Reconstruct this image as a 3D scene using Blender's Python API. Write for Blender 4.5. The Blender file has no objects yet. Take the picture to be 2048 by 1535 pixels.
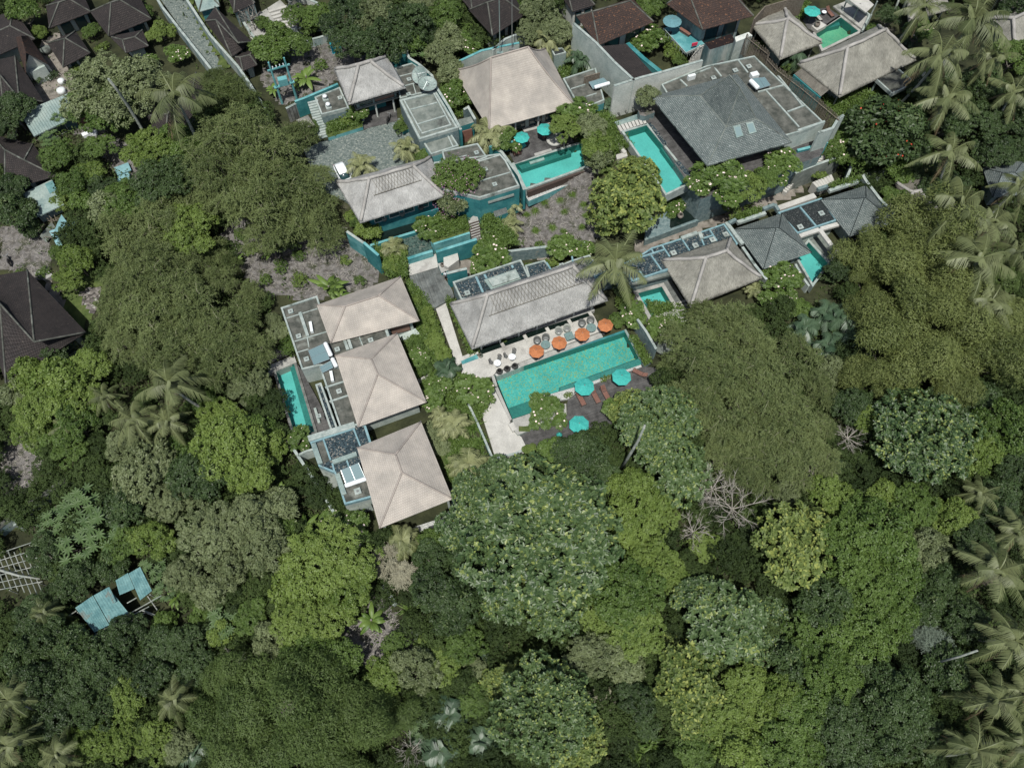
import bpy, math, random
import numpy as np
from mathutils import Vector, noise
R_ = math.radians
TILT, CAMH, FPX = 27.0, 88.0, 1558.0
sT, cT = math.sin(R_(TILT)), math.cos(R_(TILT))
S = bpy.context.scene
COL = S.collection
# ---------------- camera, sky, sun, exposure ----------------
cam_d = bpy.data.cameras.new('camera'); cam = bpy.data.objects.new('camera', cam_d); COL.objects.link(cam)
cam.location = (0, 0, CAMH); cam.rotation_euler = (R_(TILT), 0, 0)
cam_d.sensor_width = 36; cam_d.lens = 36*FPX/2048; cam_d.clip_end = 3000; cam_d.clip_start = 0.5
S.camera = cam
SUN_EL, SUN_AZ = 67.0, 188.0      # azimuth of the sun, clockwise from +Y
wd = bpy.data.worlds.new('World'); S.world = wd; wd.use_nodes = True
nt = wd.node_tree; bg = nt.nodes['Background']
sk = nt.nodes.new('ShaderNodeTexSky'); sk.sky_type = 'NISHITA'; sk.sun_disc = False
sk.sun_elevation = R_(SUN_EL); sk.sun_rotation = R_(SUN_AZ); sk.dust_density = 2.0
nt.links.new(sk.outputs[0], bg.inputs[0]); bg.inputs[1].default_value = 0.085
sd = bpy.data.lights.new('sun', 'SUN'); sd.energy = 4.3; sd.angle = R_(1.0); sd.color = (1, .97, .92)
so = bpy.data.objects.new('sun', sd); COL.objects.link(so)
az = R_(SUN_AZ); dv = Vector((math.sin(az)*math.cos(R_(SUN_EL)), math.cos(az)*math.cos(R_(SUN_EL)), math.sin(R_(SUN_EL))))
so.rotation_euler = dv.to_track_quat('Z', 'Y').to_euler(); so.location = dv*200
S.view_settings.view_transform = 'Standard'; S.view_settings.look = 'None'
S.view_settings.exposure = 0.2; S.view_settings.gamma = 1
S.cycles.max_bounces = 6; S.cycles.transparent_max_bounces = 8

# ---------------- placing: photo pixel + height -> point in the world ----------------
def P(px, py, z=0.0):
    x = (px-1024)/FPX; y = -(py-767.5)/FPX
    d = (x, sT+cT*y, -cT+sT*y); t = (CAMH-z)/-d[2]
    return Vector((d[0]*t, d[1]*t, z))
def pxm(py, z=0.0):    # pixels of the photo per metre at a row
    return FPX/((CAMH-z)/(cT-sT*(-(py-767.5)/FPX)))
def proj(p):
    v = Vector(p)-Vector((0, 0, CAMH)); dep = v.y*sT-v.z*cT; up = v.y*cT+v.z*sT
    return 1024+FPX*v.x/dep, 767.5-FPX*up/dep
LA, LB = P(690, 480), P(1700, 345)
LD = (LB-LA).normalized(); LN = Vector((-LD.y, LD.x, 0))
def G(x, y):
    d = (Vector((x, y, 0))-LA).dot(LN); u = (Vector((x, y, 0))-LA).dot(LD)
    w = 3.0 if u > 0 else 3.0+min(12, -u*.4)
    t = max(0, min(1, (d+w*.2)/(w*1.6)))
    b = 4*t*t*(3-2*t)
    return b + .25*noise.noise(Vector((x*.06, y*.06, 3)))
def Pg(px, py, h=0.0):    # point h metres above the ground seen at a pixel
    z = 0
    for _ in range(12):
        p = P(px, py, z+h); z = z*.4+.6*G(p.x, p.y)
    return Vector((p.x, p.y, z))

# ---------------- object helpers ----------------
ORG = {}
def org(o):
    return ORG.get(o.name, Vector((0, 0, 0))) if o else Vector((0, 0, 0))
def tag(o, label=None, cat=None, group=None, kind=None):
    if label: o['label'] = label
    if cat: o['category'] = cat
    if group: o['group'] = group
    if kind: o['kind'] = kind
    return o
def thing(name, label, cat, loc=(0, 0, 0), rz=0, group=None):
    o = bpy.data.objects.new(name, None); COL.objects.link(o); o.location = loc; o.rotation_euler = (0, 0, rz)
    o.empty_display_size = .2
    ORG[o.name] = Vector(loc) if rz == 0 else Vector((0, 0, 0))
    return tag(o, label, cat, group)
def copy_tree(o, parent=None):
    c = o.copy(); COL.objects.link(c); c.parent = parent
    for k in list(o.children): copy_tree(k, c)
    return c
def mesh_np(name, V, F, tint=None, smooth=False):
    me = bpy.data.meshes.new(name)
    V = np.asarray(V, dtype=np.float32); F = np.asarray(F, dtype=np.int32); n = len(F); k = F.shape[1]
    me.vertices.add(len(V)); me.vertices.foreach_set('co', V.ravel())
    me.loops.add(n*k); me.loops.foreach_set('vertex_index', F.ravel())
    me.polygons.add(n); me.polygons.foreach_set('loop_start', np.arange(0, n*k, k, dtype=np.int32))
    me.polygons.foreach_set('loop_total', np.full(n, k, dtype=np.int32))
    if tint is not None:
        a = me.attributes.new('tint', 'FLOAT', 'FACE'); a.data.foreach_set('value', np.asarray(tint, dtype=np.float32))
    me.update(calc_edges=True)
    if smooth: me.polygons.foreach_set('use_smooth', np.ones(n, dtype=bool))
    return me
class MB:
    def __init__(s): s.v = []; s.f = []; s.uv = []; s.mi = []
    def add(s, vs, fs, mi=0, uvs=None):
        b = len(s.v); s.v += [tuple(v) for v in vs]
        for k, f in enumerate(fs):
            s.f.append([b+i for i in f]); s.mi.append(mi)
            s.uv.append(uvs[k] if uvs else None)
        return s
    def box(s, c, d, rz=0, mi=0):
        cx, cy, cz = c; hx, hy, hz = d[0]/2, d[1]/2, d[2]/2; ca, sa = math.cos(rz), math.sin(rz)
        vs = [(cx+ca*x-sa*y, cy+sa*x+ca*y, cz+z) for z in (-hz, hz) for x, y in ((-hx, -hy), (hx, -hy), (hx, hy), (-hx, hy))]
        return s.add(vs, [(0, 3, 2, 1), (4, 5, 6, 7), (0, 1, 5, 4), (1, 2, 6, 5), (2, 3, 7, 6), (3, 0, 4, 7)], mi)
    def prism(s, poly, z0, z1, top=0, side=0):
        n = len(poly); a = sum(poly[i][0]*poly[(i+1) % n][1]-poly[(i+1) % n][0]*poly[i][1] for i in range(n))
        if a < 0: poly = poly[::-1]
        vs = [(p[0], p[1], z0) for p in poly]+[(p[0], p[1], z1) for p in poly]
        s.add(vs, [tuple(range(n, 2*n))], top); b = len(s.v)-2*n
        for i in range(n):
            j = (i+1) % n; s.f.append([b+i, b+j, b+n+j, b+n+i]); s.mi.append(side); s.uv.append(None)
        s.f.append([b+i for i in range(n)][::-1]); s.mi.append(side); s.uv.append(None)
        return s
    def tube(s, pts, rad, n=6, mi=0, cap=True):
        pts = [Vector(p) for p in pts]; m = len(pts)
        if not isinstance(rad, (list, tuple)): rad = [rad]*m
        vs = []
        for i, p in enumerate(pts):
            d = (pts[min(i+1, m-1)]-pts[max(i-1, 0)]).normalized()
            a = d.orthogonal().normalized() if i == 0 else (a-d*a.dot(d)).normalized()
            b = d.cross(a)
            vs += [p+(a*math.cos(2*math.pi*k/n)+b*math.sin(2*math.pi*k/n))*rad[i] for k in range(n)]
        fs = [(i*n+k, i*n+(k+1) % n, (i+1)*n+(k+1) % n, (i+1)*n+k) for i in range(m-1) for k in range(n)]
        if cap: fs += [tuple(range(n))[::-1], tuple((m-1)*n+k for k in range(n))]
        return s.add(vs, fs, mi)
    def lathe(s, prof, c=(0, 0, 0), n=14, mi=0):
        vs = [(c[0]+r*math.cos(2*math.pi*k/n), c[1]+r*math.sin(2*math.pi*k/n), c[2]+z) for r, z in prof for k in range(n)]
        m = len(prof)
        fs = [(i*n+k, i*n+(k+1) % n, (i+1)*n+(k+1) % n, (i+1)*n+k) for i in range(m-1) for k in range(n)]
        fs += [tuple(range(n))[::-1], tuple((m-1)*n+k for k in range(n))]
        return s.add(vs, fs, mi)
    def ribbon(s, pts, w, z0, z1, closed=False, mi=0):
        p = [Vector((q[0], q[1])) for q in pts]; n = len(p); L = []; Rr = []
        for i in range(n):
            a = p[(i-1) % n] if (closed or i > 0) else None; b = p[(i+1) % n] if (closed or i < n-1) else None
            d1 = (p[i]-a).normalized() if a is not None else None; d2 = (b-p[i]).normalized() if b is not None else None
            d = (d1+d2).normalized() if (d1 is not None and d2 is not None and (d1+d2).length > .01) else (d1 or d2)
            nn = Vector((-d.y, d.x)); k = w/2
            if d1 is not None and d2 is not None: k = min(w, k/max(.35, nn.dot(Vector((-d1.y, d1.x)))))
            L.append(p[i]+nn*k); Rr.append(p[i]-nn*k)
        vs = [];
        for i in range(n): vs += [(L[i].x, L[i].y, z0), (Rr[i].x, Rr[i].y, z0), (Rr[i].x, Rr[i].y, z1), (L[i].x, L[i].y, z1)]
        fs = []
        for i in range(n if closed else n-1):
            j = (i+1) % n; a, b = 4*i, 4*j
            fs += [(a+3, a+2, b+2, b+3), (a+1, b+1, b+2, a+2), (b, a, a+3, b+3), (a, b, b+1, a+1)]
        if not closed: fs += [(0, 1, 2, 3), (4*n-1, 4*n-2, 4*n-3, 4*n-4)]
        return s.add(vs, fs, mi)
    def build(s, name, mats, parent=None, smooth=False):
        o_ = org(parent); me = bpy.data.meshes.new(name)
        me.from_pydata([(v[0]-o_.x, v[1]-o_.y, v[2]-o_.z) for v in s.v], [], s.f)
        for m in (mats if isinstance(mats, (list, tuple)) else [mats]): me.materials.append(M[m])
        me.polygons.foreach_set('material_index', s.mi)
        if any(u is not None for u in s.uv):
            ul = me.uv_layers.new(name='UVMap')
            for pl, u in zip(me.polygons, s.uv):
                if u:
                    for li, c in zip(pl.loop_indices, u): ul.data[li].uv = c
        if smooth: me.polygons.foreach_set('use_smooth', [True]*len(me.polygons))
        me.update()
        o = bpy.data.objects.new(name, me); COL.objects.link(o)
        if parent: o.parent = parent; ORG[o.name] = o_
        return o
def cen(pts): return sum((Vector(p) for p in pts), Vector((0, 0, 0)))/len(pts)
def PP(pts, z): return [P(a, b, z) for a, b in pts]
def inset(poly, d):
    p = [Vector((q[0], q[1])) for q in poly]; n = len(p)
    a = sum(p[i].x*p[(i+1) % n].y-p[(i+1) % n].x*p[i].y for i in range(n)); sg = 1 if a > 0 else -1; out = []
    for i in range(n):
        d1 = (p[i]-p[i-1]).normalized(); d2 = (p[(i+1) % n]-p[i]).normalized()
        n1 = Vector((-d1.y, d1.x))*sg; n2 = Vector((-d2.y, d2.x))*sg; m = (n1+n2)
        m = m/max(.3, m.dot(n1)) if m.length > .01 else n1
        out.append(p[i]+m*d)
    return out

# ---------------- materials ----------------
M = {}
def mk(name, rough=.8, spec=.3):
    m = bpy.data.materials.new(name); m.use_nodes = True; t = m.node_tree; b = t.nodes['Principled BSDF']
    b.inputs['Roughness'].default_value = rough; b.inputs['Specular IOR Level'].default_value = spec
    M[name] = m; return m, t, b
def nd(t, ty, **kw):
    n = t.nodes.new(ty)
    for k, v in kw.items():
        if k in n.inputs: n.inputs[k].default_value = v
        else: setattr(n, k, v)
    return n
def ramp(t, src, stops):
    r = t.nodes.new('ShaderNodeValToRGB'); e = r.color_ramp.elements
    while len(e) < len(stops): e.new(.5)
    for k, (p, c) in enumerate(stops): e[k].position = p; e[k].color = (*c, 1)
    t.links.new(src, r.inputs[0]); return r
def mixc(t, fac, a, b, mode='MIX'):
    m = t.nodes.new('ShaderNodeMix'); m.data_type = 'RGBA'; m.blend_type = mode
    for s_, v in ((m.inputs[0], fac), (m.inputs[6], a), (m.inputs[7], b)):
        if hasattr(v, 'is_output'): t.links.new(v, s_)
        elif isinstance(v, tuple): s_.default_value = (*v, 1)
        else: s_.default_value = v
    return m.outputs[2]
def coord(t, uv=False, scale=(1, 1, 1), rot=0):
    c = t.nodes.new('ShaderNodeTexCoord') if uv else t.nodes.new('ShaderNodeNewGeometry')
    mp = t.nodes.new('ShaderNodeMapping'); mp.inputs['Scale'].default_value = scale; mp.inputs['Rotation'].default_value = (0, 0, rot)
    t.links.new(c.outputs['UV' if uv else 'Position'], mp.inputs[0]); return mp.outputs[0]
def noi(t, vec, sc, det=4, rough=.55):
    n = nd(t, 'ShaderNodeTexNoise'); n.inputs['Scale'].default_value = sc; n.inputs['Detail'].default_value = det; n.inputs['Roughness'].default_value = rough
    t.links.new(vec, n.inputs['Vector']); return n.outputs['Fac']
def bump(t, b, h, st, dist=.1):
    n = nd(t, 'ShaderNodeBump'); n.inputs['Strength'].default_value = st; n.inputs['Distance'].default_value = dist
    t.links.new(h, n.inputs['Height']); t.links.new(n.outputs[0], b.inputs['Normal'])
def mottled(name, c0, c1, c2=None, sc=1.2, rough=.85, fine=14, spec=.25, bs=.25, patch=.5, scale=(1, 1, 1), rot=0):
    m, t, b = mk(name, rough, spec); v = coord(t, False, scale, rot)
    r1 = ramp(t, noi(t, v, sc, 6, .62), [(.36, c0), (.64, c1)])
    c = r1.outputs[0]
    if c2 is not None:
        rr = ramp(t, noi(t, v, sc*.45, 5, .6), [(patch, (0, 0, 0)), (patch+.13, (1, 1, 1))])
        c = mixc(t, rr.outputs[0], c, c2)
    f = noi(t, v, fine, 3); r2 = ramp(t, f, [(.3, (.75, .75, .75)), (.7, (1.15, 1.15, 1.15))])
    c = mixc(t, .8, c, r2.outputs[0], 'MULTIPLY'); t.links.new(c, b.inputs['Base Color']); bump(t, b, f, bs, .05); return m
def plain(name, c, rough=.6, metal=0, spec=.4):
    m, t, b = mk(name, rough, spec); v = coord(t)
    r = ramp(t, noi(t, v, 2.5, 4), [(.3, tuple(x*.85 for x in c)), (.7, tuple(min(1, x*1.1) for x in c))])
    t.links.new(r.outputs[0], b.inputs['Base Color']); b.inputs['Metallic'].default_value = metal; return m
def roofmat(name, c0, c1, c2, row=.32, col=.28, wear=(.08, .07, .06), wearth=.7, bs=.7):
    m, t, b = mk(name, .85, .2); v = coord(t, True)
    br = nd(t, 'ShaderNodeTexBrick'); t.links.new(v, br.inputs['Vector'])
    br.inputs['Color1'].default_value = (*c0, 1); br.inputs['Color2'].default_value = (*c1, 1); br.inputs['Mortar'].default_value = (*c2, 1)
    br.inputs['Scale'].default_value = 1; br.inputs['Brick Width'].default_value = col; br.inputs['Row Height'].default_value = row
    br.inputs['Mortar Size'].default_value = .028; br.inputs['Mortar Smooth'].default_value = .6; br.offset = .5
    g = coord(t); st = ramp(t, noi(t, g, .5, 5, .6), [(.35, (.78, .78, .78)), (.7, (1.12, 1.1, 1.08))])
    c = mixc(t, 1.0, br.outputs['Color'], st.outputs[0], 'MULTIPLY')
    sp = ramp(t, noi(t, g, 3.2, 3, .5), [(wearth, (0, 0, 0)), (wearth+.05, (1, 1, 1))])
    c = mixc(t, sp.outputs[0], c, wear); t.links.new(c, b.inputs['Base Color'])
    bump(t, b, br.outputs['Fac'], bs, .06); t.nodes[-1].invert = True; return m
def thatch(name, c0, c1, c2, streak=9.0):
    m, t, b = mk(name, .95, .1); v = coord(t, True, (streak, 1.1, 1)); g = coord(t)
    f = noi(t, v, 1.6, 5, .65); h = noi(t, g, 9, 3, .6)
    r1 = ramp(t, f, [(.3, c0), (.6, c1)])
    r2 = ramp(t, noi(t, g, .55, 6, .62), [(.35, (.72, .72, .72)), (.65, (1.1, 1.1, 1.1))])
    c = mixc(t, 1.0, r1.outputs[0], r2.outputs[0], 'MULTIPLY')
    r3 = ramp(t, h, [(.62, (0, 0, 0)), (.72, (1, 1, 1))]); fac = nd(t, 'ShaderNodeMath', operation='MULTIPLY'); fac.inputs[1].default_value = .55
    t.links.new(r3.outputs[0], fac.inputs[0]); c = mixc(t, fac.outputs[0], c, c2)
    t.links.new(c, b.inputs['Base Color'])
    ad = nd(t, 'ShaderNodeMath', operation='ADD'); t.links.new(f, ad.inputs[0]); t.links.new(h, ad.inputs[1]); bump(t, b, ad.outputs[0], .9, .12); return m
def leafmat(name, c0, c1, c2=None, trans=.3, rough=.5, spec=.35, th=.86):
    m, t, b = mk(name, rough, spec)
    a = nd(t, 'ShaderNodeAttribute'); a.attribute_name = 'tint'; oi = nd(t, 'ShaderNodeObjectInfo')
    ma = nd(t, 'ShaderNodeMath', operation='MULTIPLY_ADD'); ma.inputs[1].default_value = .42
    t.links.new(oi.outputs['Random'], ma.inputs[0]); t.links.new(a.outputs['Fac'], ma.inputs[2])
    st = [(.05, c0), (.85, c1)]
    r = ramp(t, ma.outputs[0], st); c = r.outputs[0]
    if c2 is not None:
        rr = ramp(t, a.outputs['Fac'], [(th, (0, 0, 0)), (th+.02, (1, 1, 1))]); c = mixc(t, rr.outputs[0], c, c2)
    t.links.new(c, b.inputs['Base Color'])
    tr = nd(t, 'ShaderNodeBsdfTranslucent'); mx = nd(t, 'ShaderNodeMixShader'); mx.inputs[0].default_value = trans
    t.links.new(c, tr.inputs[0]); t.links.new(b.outputs[0], mx.inputs[1]); t.links.new(tr.outputs[0], mx.inputs[2])
    t.links.new(mx.outputs[0], t.nodes['Material Output'].inputs['Surface']); return m
roofmat('clay_tile', (.41, .385, .34), (.385, .36, .315), (.30, .27, .24), .27, .22, (.14, .12, .105), .725, .35)
roofmat('brown_tile', (.044, .038, .036), (.032, .029, .028), (.014, .012, .012), .3, .25, (.075, .065, .055), .66)
roofmat('rust_tile', (.07, .046, .036), (.045, .034, .03), (.015, .01, .01), .34, .25, (.16, .08, .045), .62)
roofmat('slate', (.19, .22, .21), (.125, .155, .15), (.03, .04, .04), .22, .3, (.27, .30, .29), .66)
mottled('stone_clad', (.09, .14, .145), (.18, .235, .23), (.25, .24, .19), 2.2, .9, 14, patch=.6, bs=.6)
thatch('thatch', (.25, .25, .235), (.435, .435, .41), (.12, .115, .105))
thatch('thatch_old', (.15, .147, .12), (.34, .335, .29), (.07, .065, .055))
thatch('thatch_dark', (.09, .085, .07), (.2, .19, .16), (.04, .035, .03))
thatch('thatch_ridge', (.22, .21, .19), (.42, .41, .38), (.15, .145, .135))
mottled('teal', (.022, .135, .145), (.035, .185, .19), (.06, .22, .22), .9, .8, 8)
mottled('teal_pale', (.09, .27, .28), (.15, .36, .36), (.05, .2, .21), .8, .8, 8)
mottled('pale_wall', (.30, .36, .33), (.42, .47, .43), (.2, .27, .26), .6, .85, 6, patch=.58)
mottled('white_wall', (.42, .45, .41), (.55, .57, .52), (.28, .32, .3), .5, .85, 6, patch=.62)
mottled('stained_wall', (.16, .24, .24), (.34, .38, .35), (.07, .13, .14), .8, .9, 6, patch=.5, scale=(1, 1, .25))
mottled('concrete', (.045, .05, .042), (.12, .122, .105), (.22, .235, .205), .9, .92, 10, patch=.6)
mottled('concrete_pale', (.10, .12, .105), (.20, .22, .195), (.05, .055, .05), .8, .92, 10, patch=.56)
mottled('parapet', (.22, .27, .25), (.35, .39, .36), (.09, .11, .095), 1.4, .9, 10, patch=.57)
mottled('blue_beam', (.13, .235, .26), (.21, .33, .35), (.12, .17, .17), 1.6, .7, 10, patch=.62)
mottled('paving_white', (.36, .355, .325), (.46, .455, .415), (.24, .23, .21), .7, .85, 9, patch=.6)
mottled('paving_grey', (.26, .26, .24), (.36, .36, .33), (.14, .15, .13), .7, .85, 9, patch=.58)
mottled('soil', (.075, .07, .062), (.165, .158, .15), (.035, .042, .02), 1.6, .95, 9, patch=.52, bs=.6)
mottled('earth_path', (.14, .125, .105), (.24, .22, .19), (.07, .07, .055), .9, .95, 9, patch=.55, bs=.4)
mottled('grass', (.045, .07, .018), (.09, .12, .035), (.13, .13, .06), 1.0, .95, 20, patch=.6, bs=.6)
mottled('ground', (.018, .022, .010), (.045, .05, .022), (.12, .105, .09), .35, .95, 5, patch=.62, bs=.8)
mottled('stain_metal', (.17, .235, .22), (.26, .32, .29), (.10, .16, .16), .5, .6, 5, patch=.55)
mottled('blue_metal', (.07, .165, .17), (.13, .25, .245), (.15, .13, .10), 1.1, .7, 6, patch=.6)
mottled('cushion', (.34, .34, .31), (.42, .42, .38), None, 3, .9, 12)
mottled('bark', (.10, .09, .075), (.2, .185, .16), (.3, .29, .26), 2.2, .95, 12, patch=.6)
mottled('bark_pale', (.16, .19, .165), (.33, .34, .30), (.1, .1, .08), 2.2, .95, 12, patch=.6)
mottled('pot', (.14, .12, .10), (.25, .22, .19), (.1, .14, .11), 3, .8, 12)
mottled('pot_dark', (.035, .035, .035), (.075, .075, .07), None, 3, .6, 12)
mottled('bamboo', (.09, .075, .055), (.2, .175, .14), None, 5, .9, 20)
mottled('pebble_white', (.2, .22, .21), (.55, .55, .52), None, 9, .9, 16, bs=.8)
mottled('pool_white', (.40, .41, .38), (.52, .52, .48), None, 2, .8, 9)
mottled('orange_cloth', (.34, .125, .05), (.42, .165, .07), None, 2.5, .9, 9); mottled('teal_cloth', (.035, .30, .265), (.055, .37, .325), None, 2.5, .9, 9); plain('blue_cloth', (.10, .22, .24), .95)
plain('white_metal', (.62, .66, .64), .45); plain('grey_metal', (.22, .23, .22), .45, .4); plain('steel', (.5, .54, .54), .3, .7)
plain('dark_metal', (.03, .03, .03), .5); plain('wood_red', (.19, .095, .07), .6); plain('wood_dark', (.05, .035, .028), .7)
plain('wicker', (.09, .095, .09), .9); plain('wicker_pale', (.25, .27, .24), .9); plain('table_top', (.14, .21, .2), .35)
plain('white_paint', (.68, .72, .72), .3); plain('black_rubber', (.012, .012, .012), .8); plain('teal_plastic', (.01, .35, .45), .6)
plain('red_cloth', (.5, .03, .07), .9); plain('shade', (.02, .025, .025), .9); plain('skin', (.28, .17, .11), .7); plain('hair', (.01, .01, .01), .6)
plain('shirt', (.55, .62, .63), .9); plain('trousers', (.03, .03, .04), .9); plain('tarp', (.17, .32, .34), .7); plain('flower', (.75, .62, .58), .8)
plain('flower_pink', (.45, .24, .36), .8); plain('flower_red', (.5, .06, .03), .8); plain('blind', (.20, .12, .09), .9); plain('water_dark', (.006, .012, .01), .08, 0, .6)
# glass, solar panel
m, t, b = mk('solar', .12, .6); v = coord(t, True, (1, 1, 1)); w_ = nd(t, 'ShaderNodeTexWave'); w_.inputs['Scale'].default_value = 2.6; t.links.new(v, w_.inputs['Vector'])
r = ramp(t, w_.outputs['Fac'], [(.1, (.09, .155, .165)), (.8, (.17, .25, .26))]); t.links.new(r.outputs[0], b.inputs['Base Color'])
mk('window_glass', .06, .8)[2].inputs['Base Color'].default_value = (.02, .05, .055, 1)
mk('skylight_glass', .2, .6)[2].inputs['Base Color'].default_value = (.17, .24, .24, 1)
# gravel
def stones(name, ca, cb, cc, sc=7, th=.86):
    m, t, b = mk(name, .9, .2); v = coord(t); vo = nd(t, 'ShaderNodeTexVoronoi'); vo.inputs['Scale'].default_value = sc; t.links.new(v, vo.inputs['Vector'])
    se = nd(t, 'ShaderNodeSeparateColor'); t.links.new(vo.outputs['Color'], se.inputs[0])
    r = ramp(t, se.outputs[0], [(.1, ca), (.7, cb), (th, cb), (min(.999, th+.04), cc)]); t.links.new(r.outputs[0], b.inputs['Base Color'])
    bump(t, b, vo.outputs['Distance'], .9, .08); t.nodes[-1].invert = True
stones('gravel', (.012, .02, .025), (.045, .07, .08), (.17, .17, .15)); stones('gravel_fine', (.012, .016, .017), (.035, .042, .042), (.12, .13, .12), 11, .93)
stones('cobble', (.085, .11, .10), (.15, .175, .16), (.22, .24, .21), 5.2, .9); stones('pond_stone', (.02, .04, .035), (.06, .10, .085), (.1, .12, .1), 5)
stones('rubble', (.06, .055, .05), (.18, .165, .15), (.3, .29, .27), 3)
def planks(name, c0, c1, ang, w=.14, wear=None):
    m, t, b = mk(name, .8, .3); v = coord(t, False, (1, 1, 1), ang)
    br = nd(t, 'ShaderNodeTexBrick'); t.links.new(v, br.inputs['Vector']); br.inputs['Scale'].default_value = 1
    br.inputs['Color1'].default_value = (*c0, 1); br.inputs['Color2'].default_value = (*c1, 1); br.inputs['Mortar'].default_value = (c0[0]*.25, c0[1]*.25, c0[2]*.25, 1)
    br.inputs['Brick Width'].default_value = 3.2; br.inputs['Row Height'].default_value = w; br.inputs['Mortar Size'].default_value = .012
    v2 = coord(t, False, (.25, 3, 1), ang) ; r = ramp(t, noi(t, coord(t, False, (1, 1, 1), ang), .9, 6, .65), [(.35, (.6, .6, .6)), (.68, (1.5, 1.5, 1.5))])
    c = mixc(t, 1.0, br.outputs['Color'], r.outputs[0], 'MULTIPLY'); t.links.new(c, b.inputs['Base Color'])
DA = math.atan2((P(1250, 664)-P(989, 751)).y, (P(1250, 664)-P(989, 751)).x)   # the resort's long direction
planks('deck', (.085, .083, .08), (.06, .06, .058), -DA); planks('deck_pale', (.17, .175, .16), (.12, .13, .12), -DA)
planks('deck_cross', (.13, .14, .13), (.09, .10, .095), -DA+math.pi/2)
# pool basin mosaic and water
def poolmat(name, c0, c1, c2=None):
    m, t, b = mk(name, .5, .4); v = coord(t); vo = nd(t, 'ShaderNodeTexVoronoi'); vo.inputs['Scale'].default_value = 7.5; t.links.new(v, vo.inputs['Vector'])
    se = nd(t, 'ShaderNodeSeparateColor'); t.links.new(vo.outputs['Color'], se.inputs[0])
    st = [(.1, c0), (.75, c1)]
    if c2: st += [(.8, c1), (.84, c2)]
    r = ramp(t, se.outputs[0], st); n = ramp(t, noi(t, v, .35, 3), [(.3, (.85, .85, .85)), (.7, (1.1, 1.1, 1.1))])
    t.links.new(mixc(t, 1.0, r.outputs[0], n.outputs[0], 'MULTIPLY'), b.inputs['Base Color'])
poolmat('mosaic', (.045, .29, .26), (.09, .38, .33), (.20, .31, .15)); poolmat('pool_teal', (.09, .38, .35), (.105, .42, .38)); poolmat('pool_green', (.08, .30, .18), (.14, .36, .21))
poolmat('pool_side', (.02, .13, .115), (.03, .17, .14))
m = bpy.data.materials.new('water'); m.use_nodes = True; M['water'] = m; t = m.node_tree; t.nodes.remove(t.nodes['Principled BSDF'])
tr = nd(t, 'ShaderNodeBsdfTransparent'); tr.inputs[0].default_value = (.84, .94, .93, 1); gl = nd(t, 'ShaderNodeBsdfGlossy'); gl.inputs['Roughness'].default_value = .04
fr = nd(t, 'ShaderNodeFresnel'); fr.inputs[0].default_value = 1.33; mx = nd(t, 'ShaderNodeMixShader'); bp = nd(t, 'ShaderNodeBump'); bp.inputs['Strength'].default_value = .12
t.links.new(noi(t, coord(t), 2.2, 3), bp.inputs['Height']); t.links.new(bp.outputs[0], gl.inputs['Normal'])
t.links.new(fr.outputs[0], mx.inputs[0]); t.links.new(tr.outputs[0], mx.inputs[1]); t.links.new(gl.outputs[0], mx.inputs[2]); t.links.new(mx.outputs[0], t.nodes['Material Output'].inputs['Surface'])
# foliage
leafmat('leaf_feather', (.045, .07, .018), (.155, .195, .07), (.30, .29, .20), .3, .6, th=.93)
leafmat('leaf_feather_dark', (.035, .058, .014), (.10, .135, .04), (.17, .175, .09), .3, .6, th=.95)
leafmat('leaf_small', (0.040, 0.079, 0.014), (0.112, 0.177, 0.040), None, .3)
leafmat('leaf_bright', (0.068, 0.116, 0.018), (0.172, 0.242, 0.056), None, .32)
leafmat('leaf_olive', (0.064, 0.088, 0.032), (0.184, 0.223, 0.104), None, .3)
leafmat('leaf_dark', (0.018, 0.035, 0.011), (0.060, 0.098, 0.032), (0.104, 0.140, 0.048), .25, th=.9)  # dark-leaved trees; at the lower right this colour also imitates the dimmer corner
leafmat('leaf_big', (.022, .05, .016), (.09, .14, .05), (.21, .26, .07), .22, .42, .4, th=.88)
leafmat('leaf_big_bright', (.045, .08, .018), (.16, .21, .06), (.27, .31, .08), .3, .5, .25, th=.78)
leafmat('leaf_bamboo', (.05, .075, .016), (.175, .21, .065), None, .32, .6)
leafmat('leaf_bamboo_green', (0.036, 0.065, 0.014), (0.100, 0.149, 0.040), None, .32, .6)
leafmat('leaf_palm', (.045, .065, .02), (.15, .175, .075), (.18, .14, .08), .25, .5, th=.965)
leafmat('leaf_palm_yellow', (.10, .125, .04), (.27, .29, .14), (.24, .19, .11), .3, .5, th=.965)
leafmat('leaf_palm_dark', (0.020, 0.047, 0.022), (0.072, 0.116, 0.064), None, .2, .4)
leafmat('leaf_banana', (0.060, 0.121, 0.020), (0.160, 0.242, 0.056), None, .35, .45)
leafmat('leaf_papaya', (.03, .065, .02), (.09, .145, .05), None, .3)
leafmat('leaf_pale', (.2, .19, .13), (.40, .39, .28), None, .25, .6)
leafmat('leaf_grey', (.07, .10, .065), (.2, .25, .19), None, .25, .6)
leafmat('twig', (.18, .17, .14), (.36, .34, .30), None, 0, .9)
leafmat('undergrowth_leaf_shaded', (0.018, 0.035, 0.007), (0.068, 0.107, 0.026), (0.144, 0.158, 0.072), .3, .7, th=.94)  # darkened greens: shade in the gaps between crowns is put into the leaf colour
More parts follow.
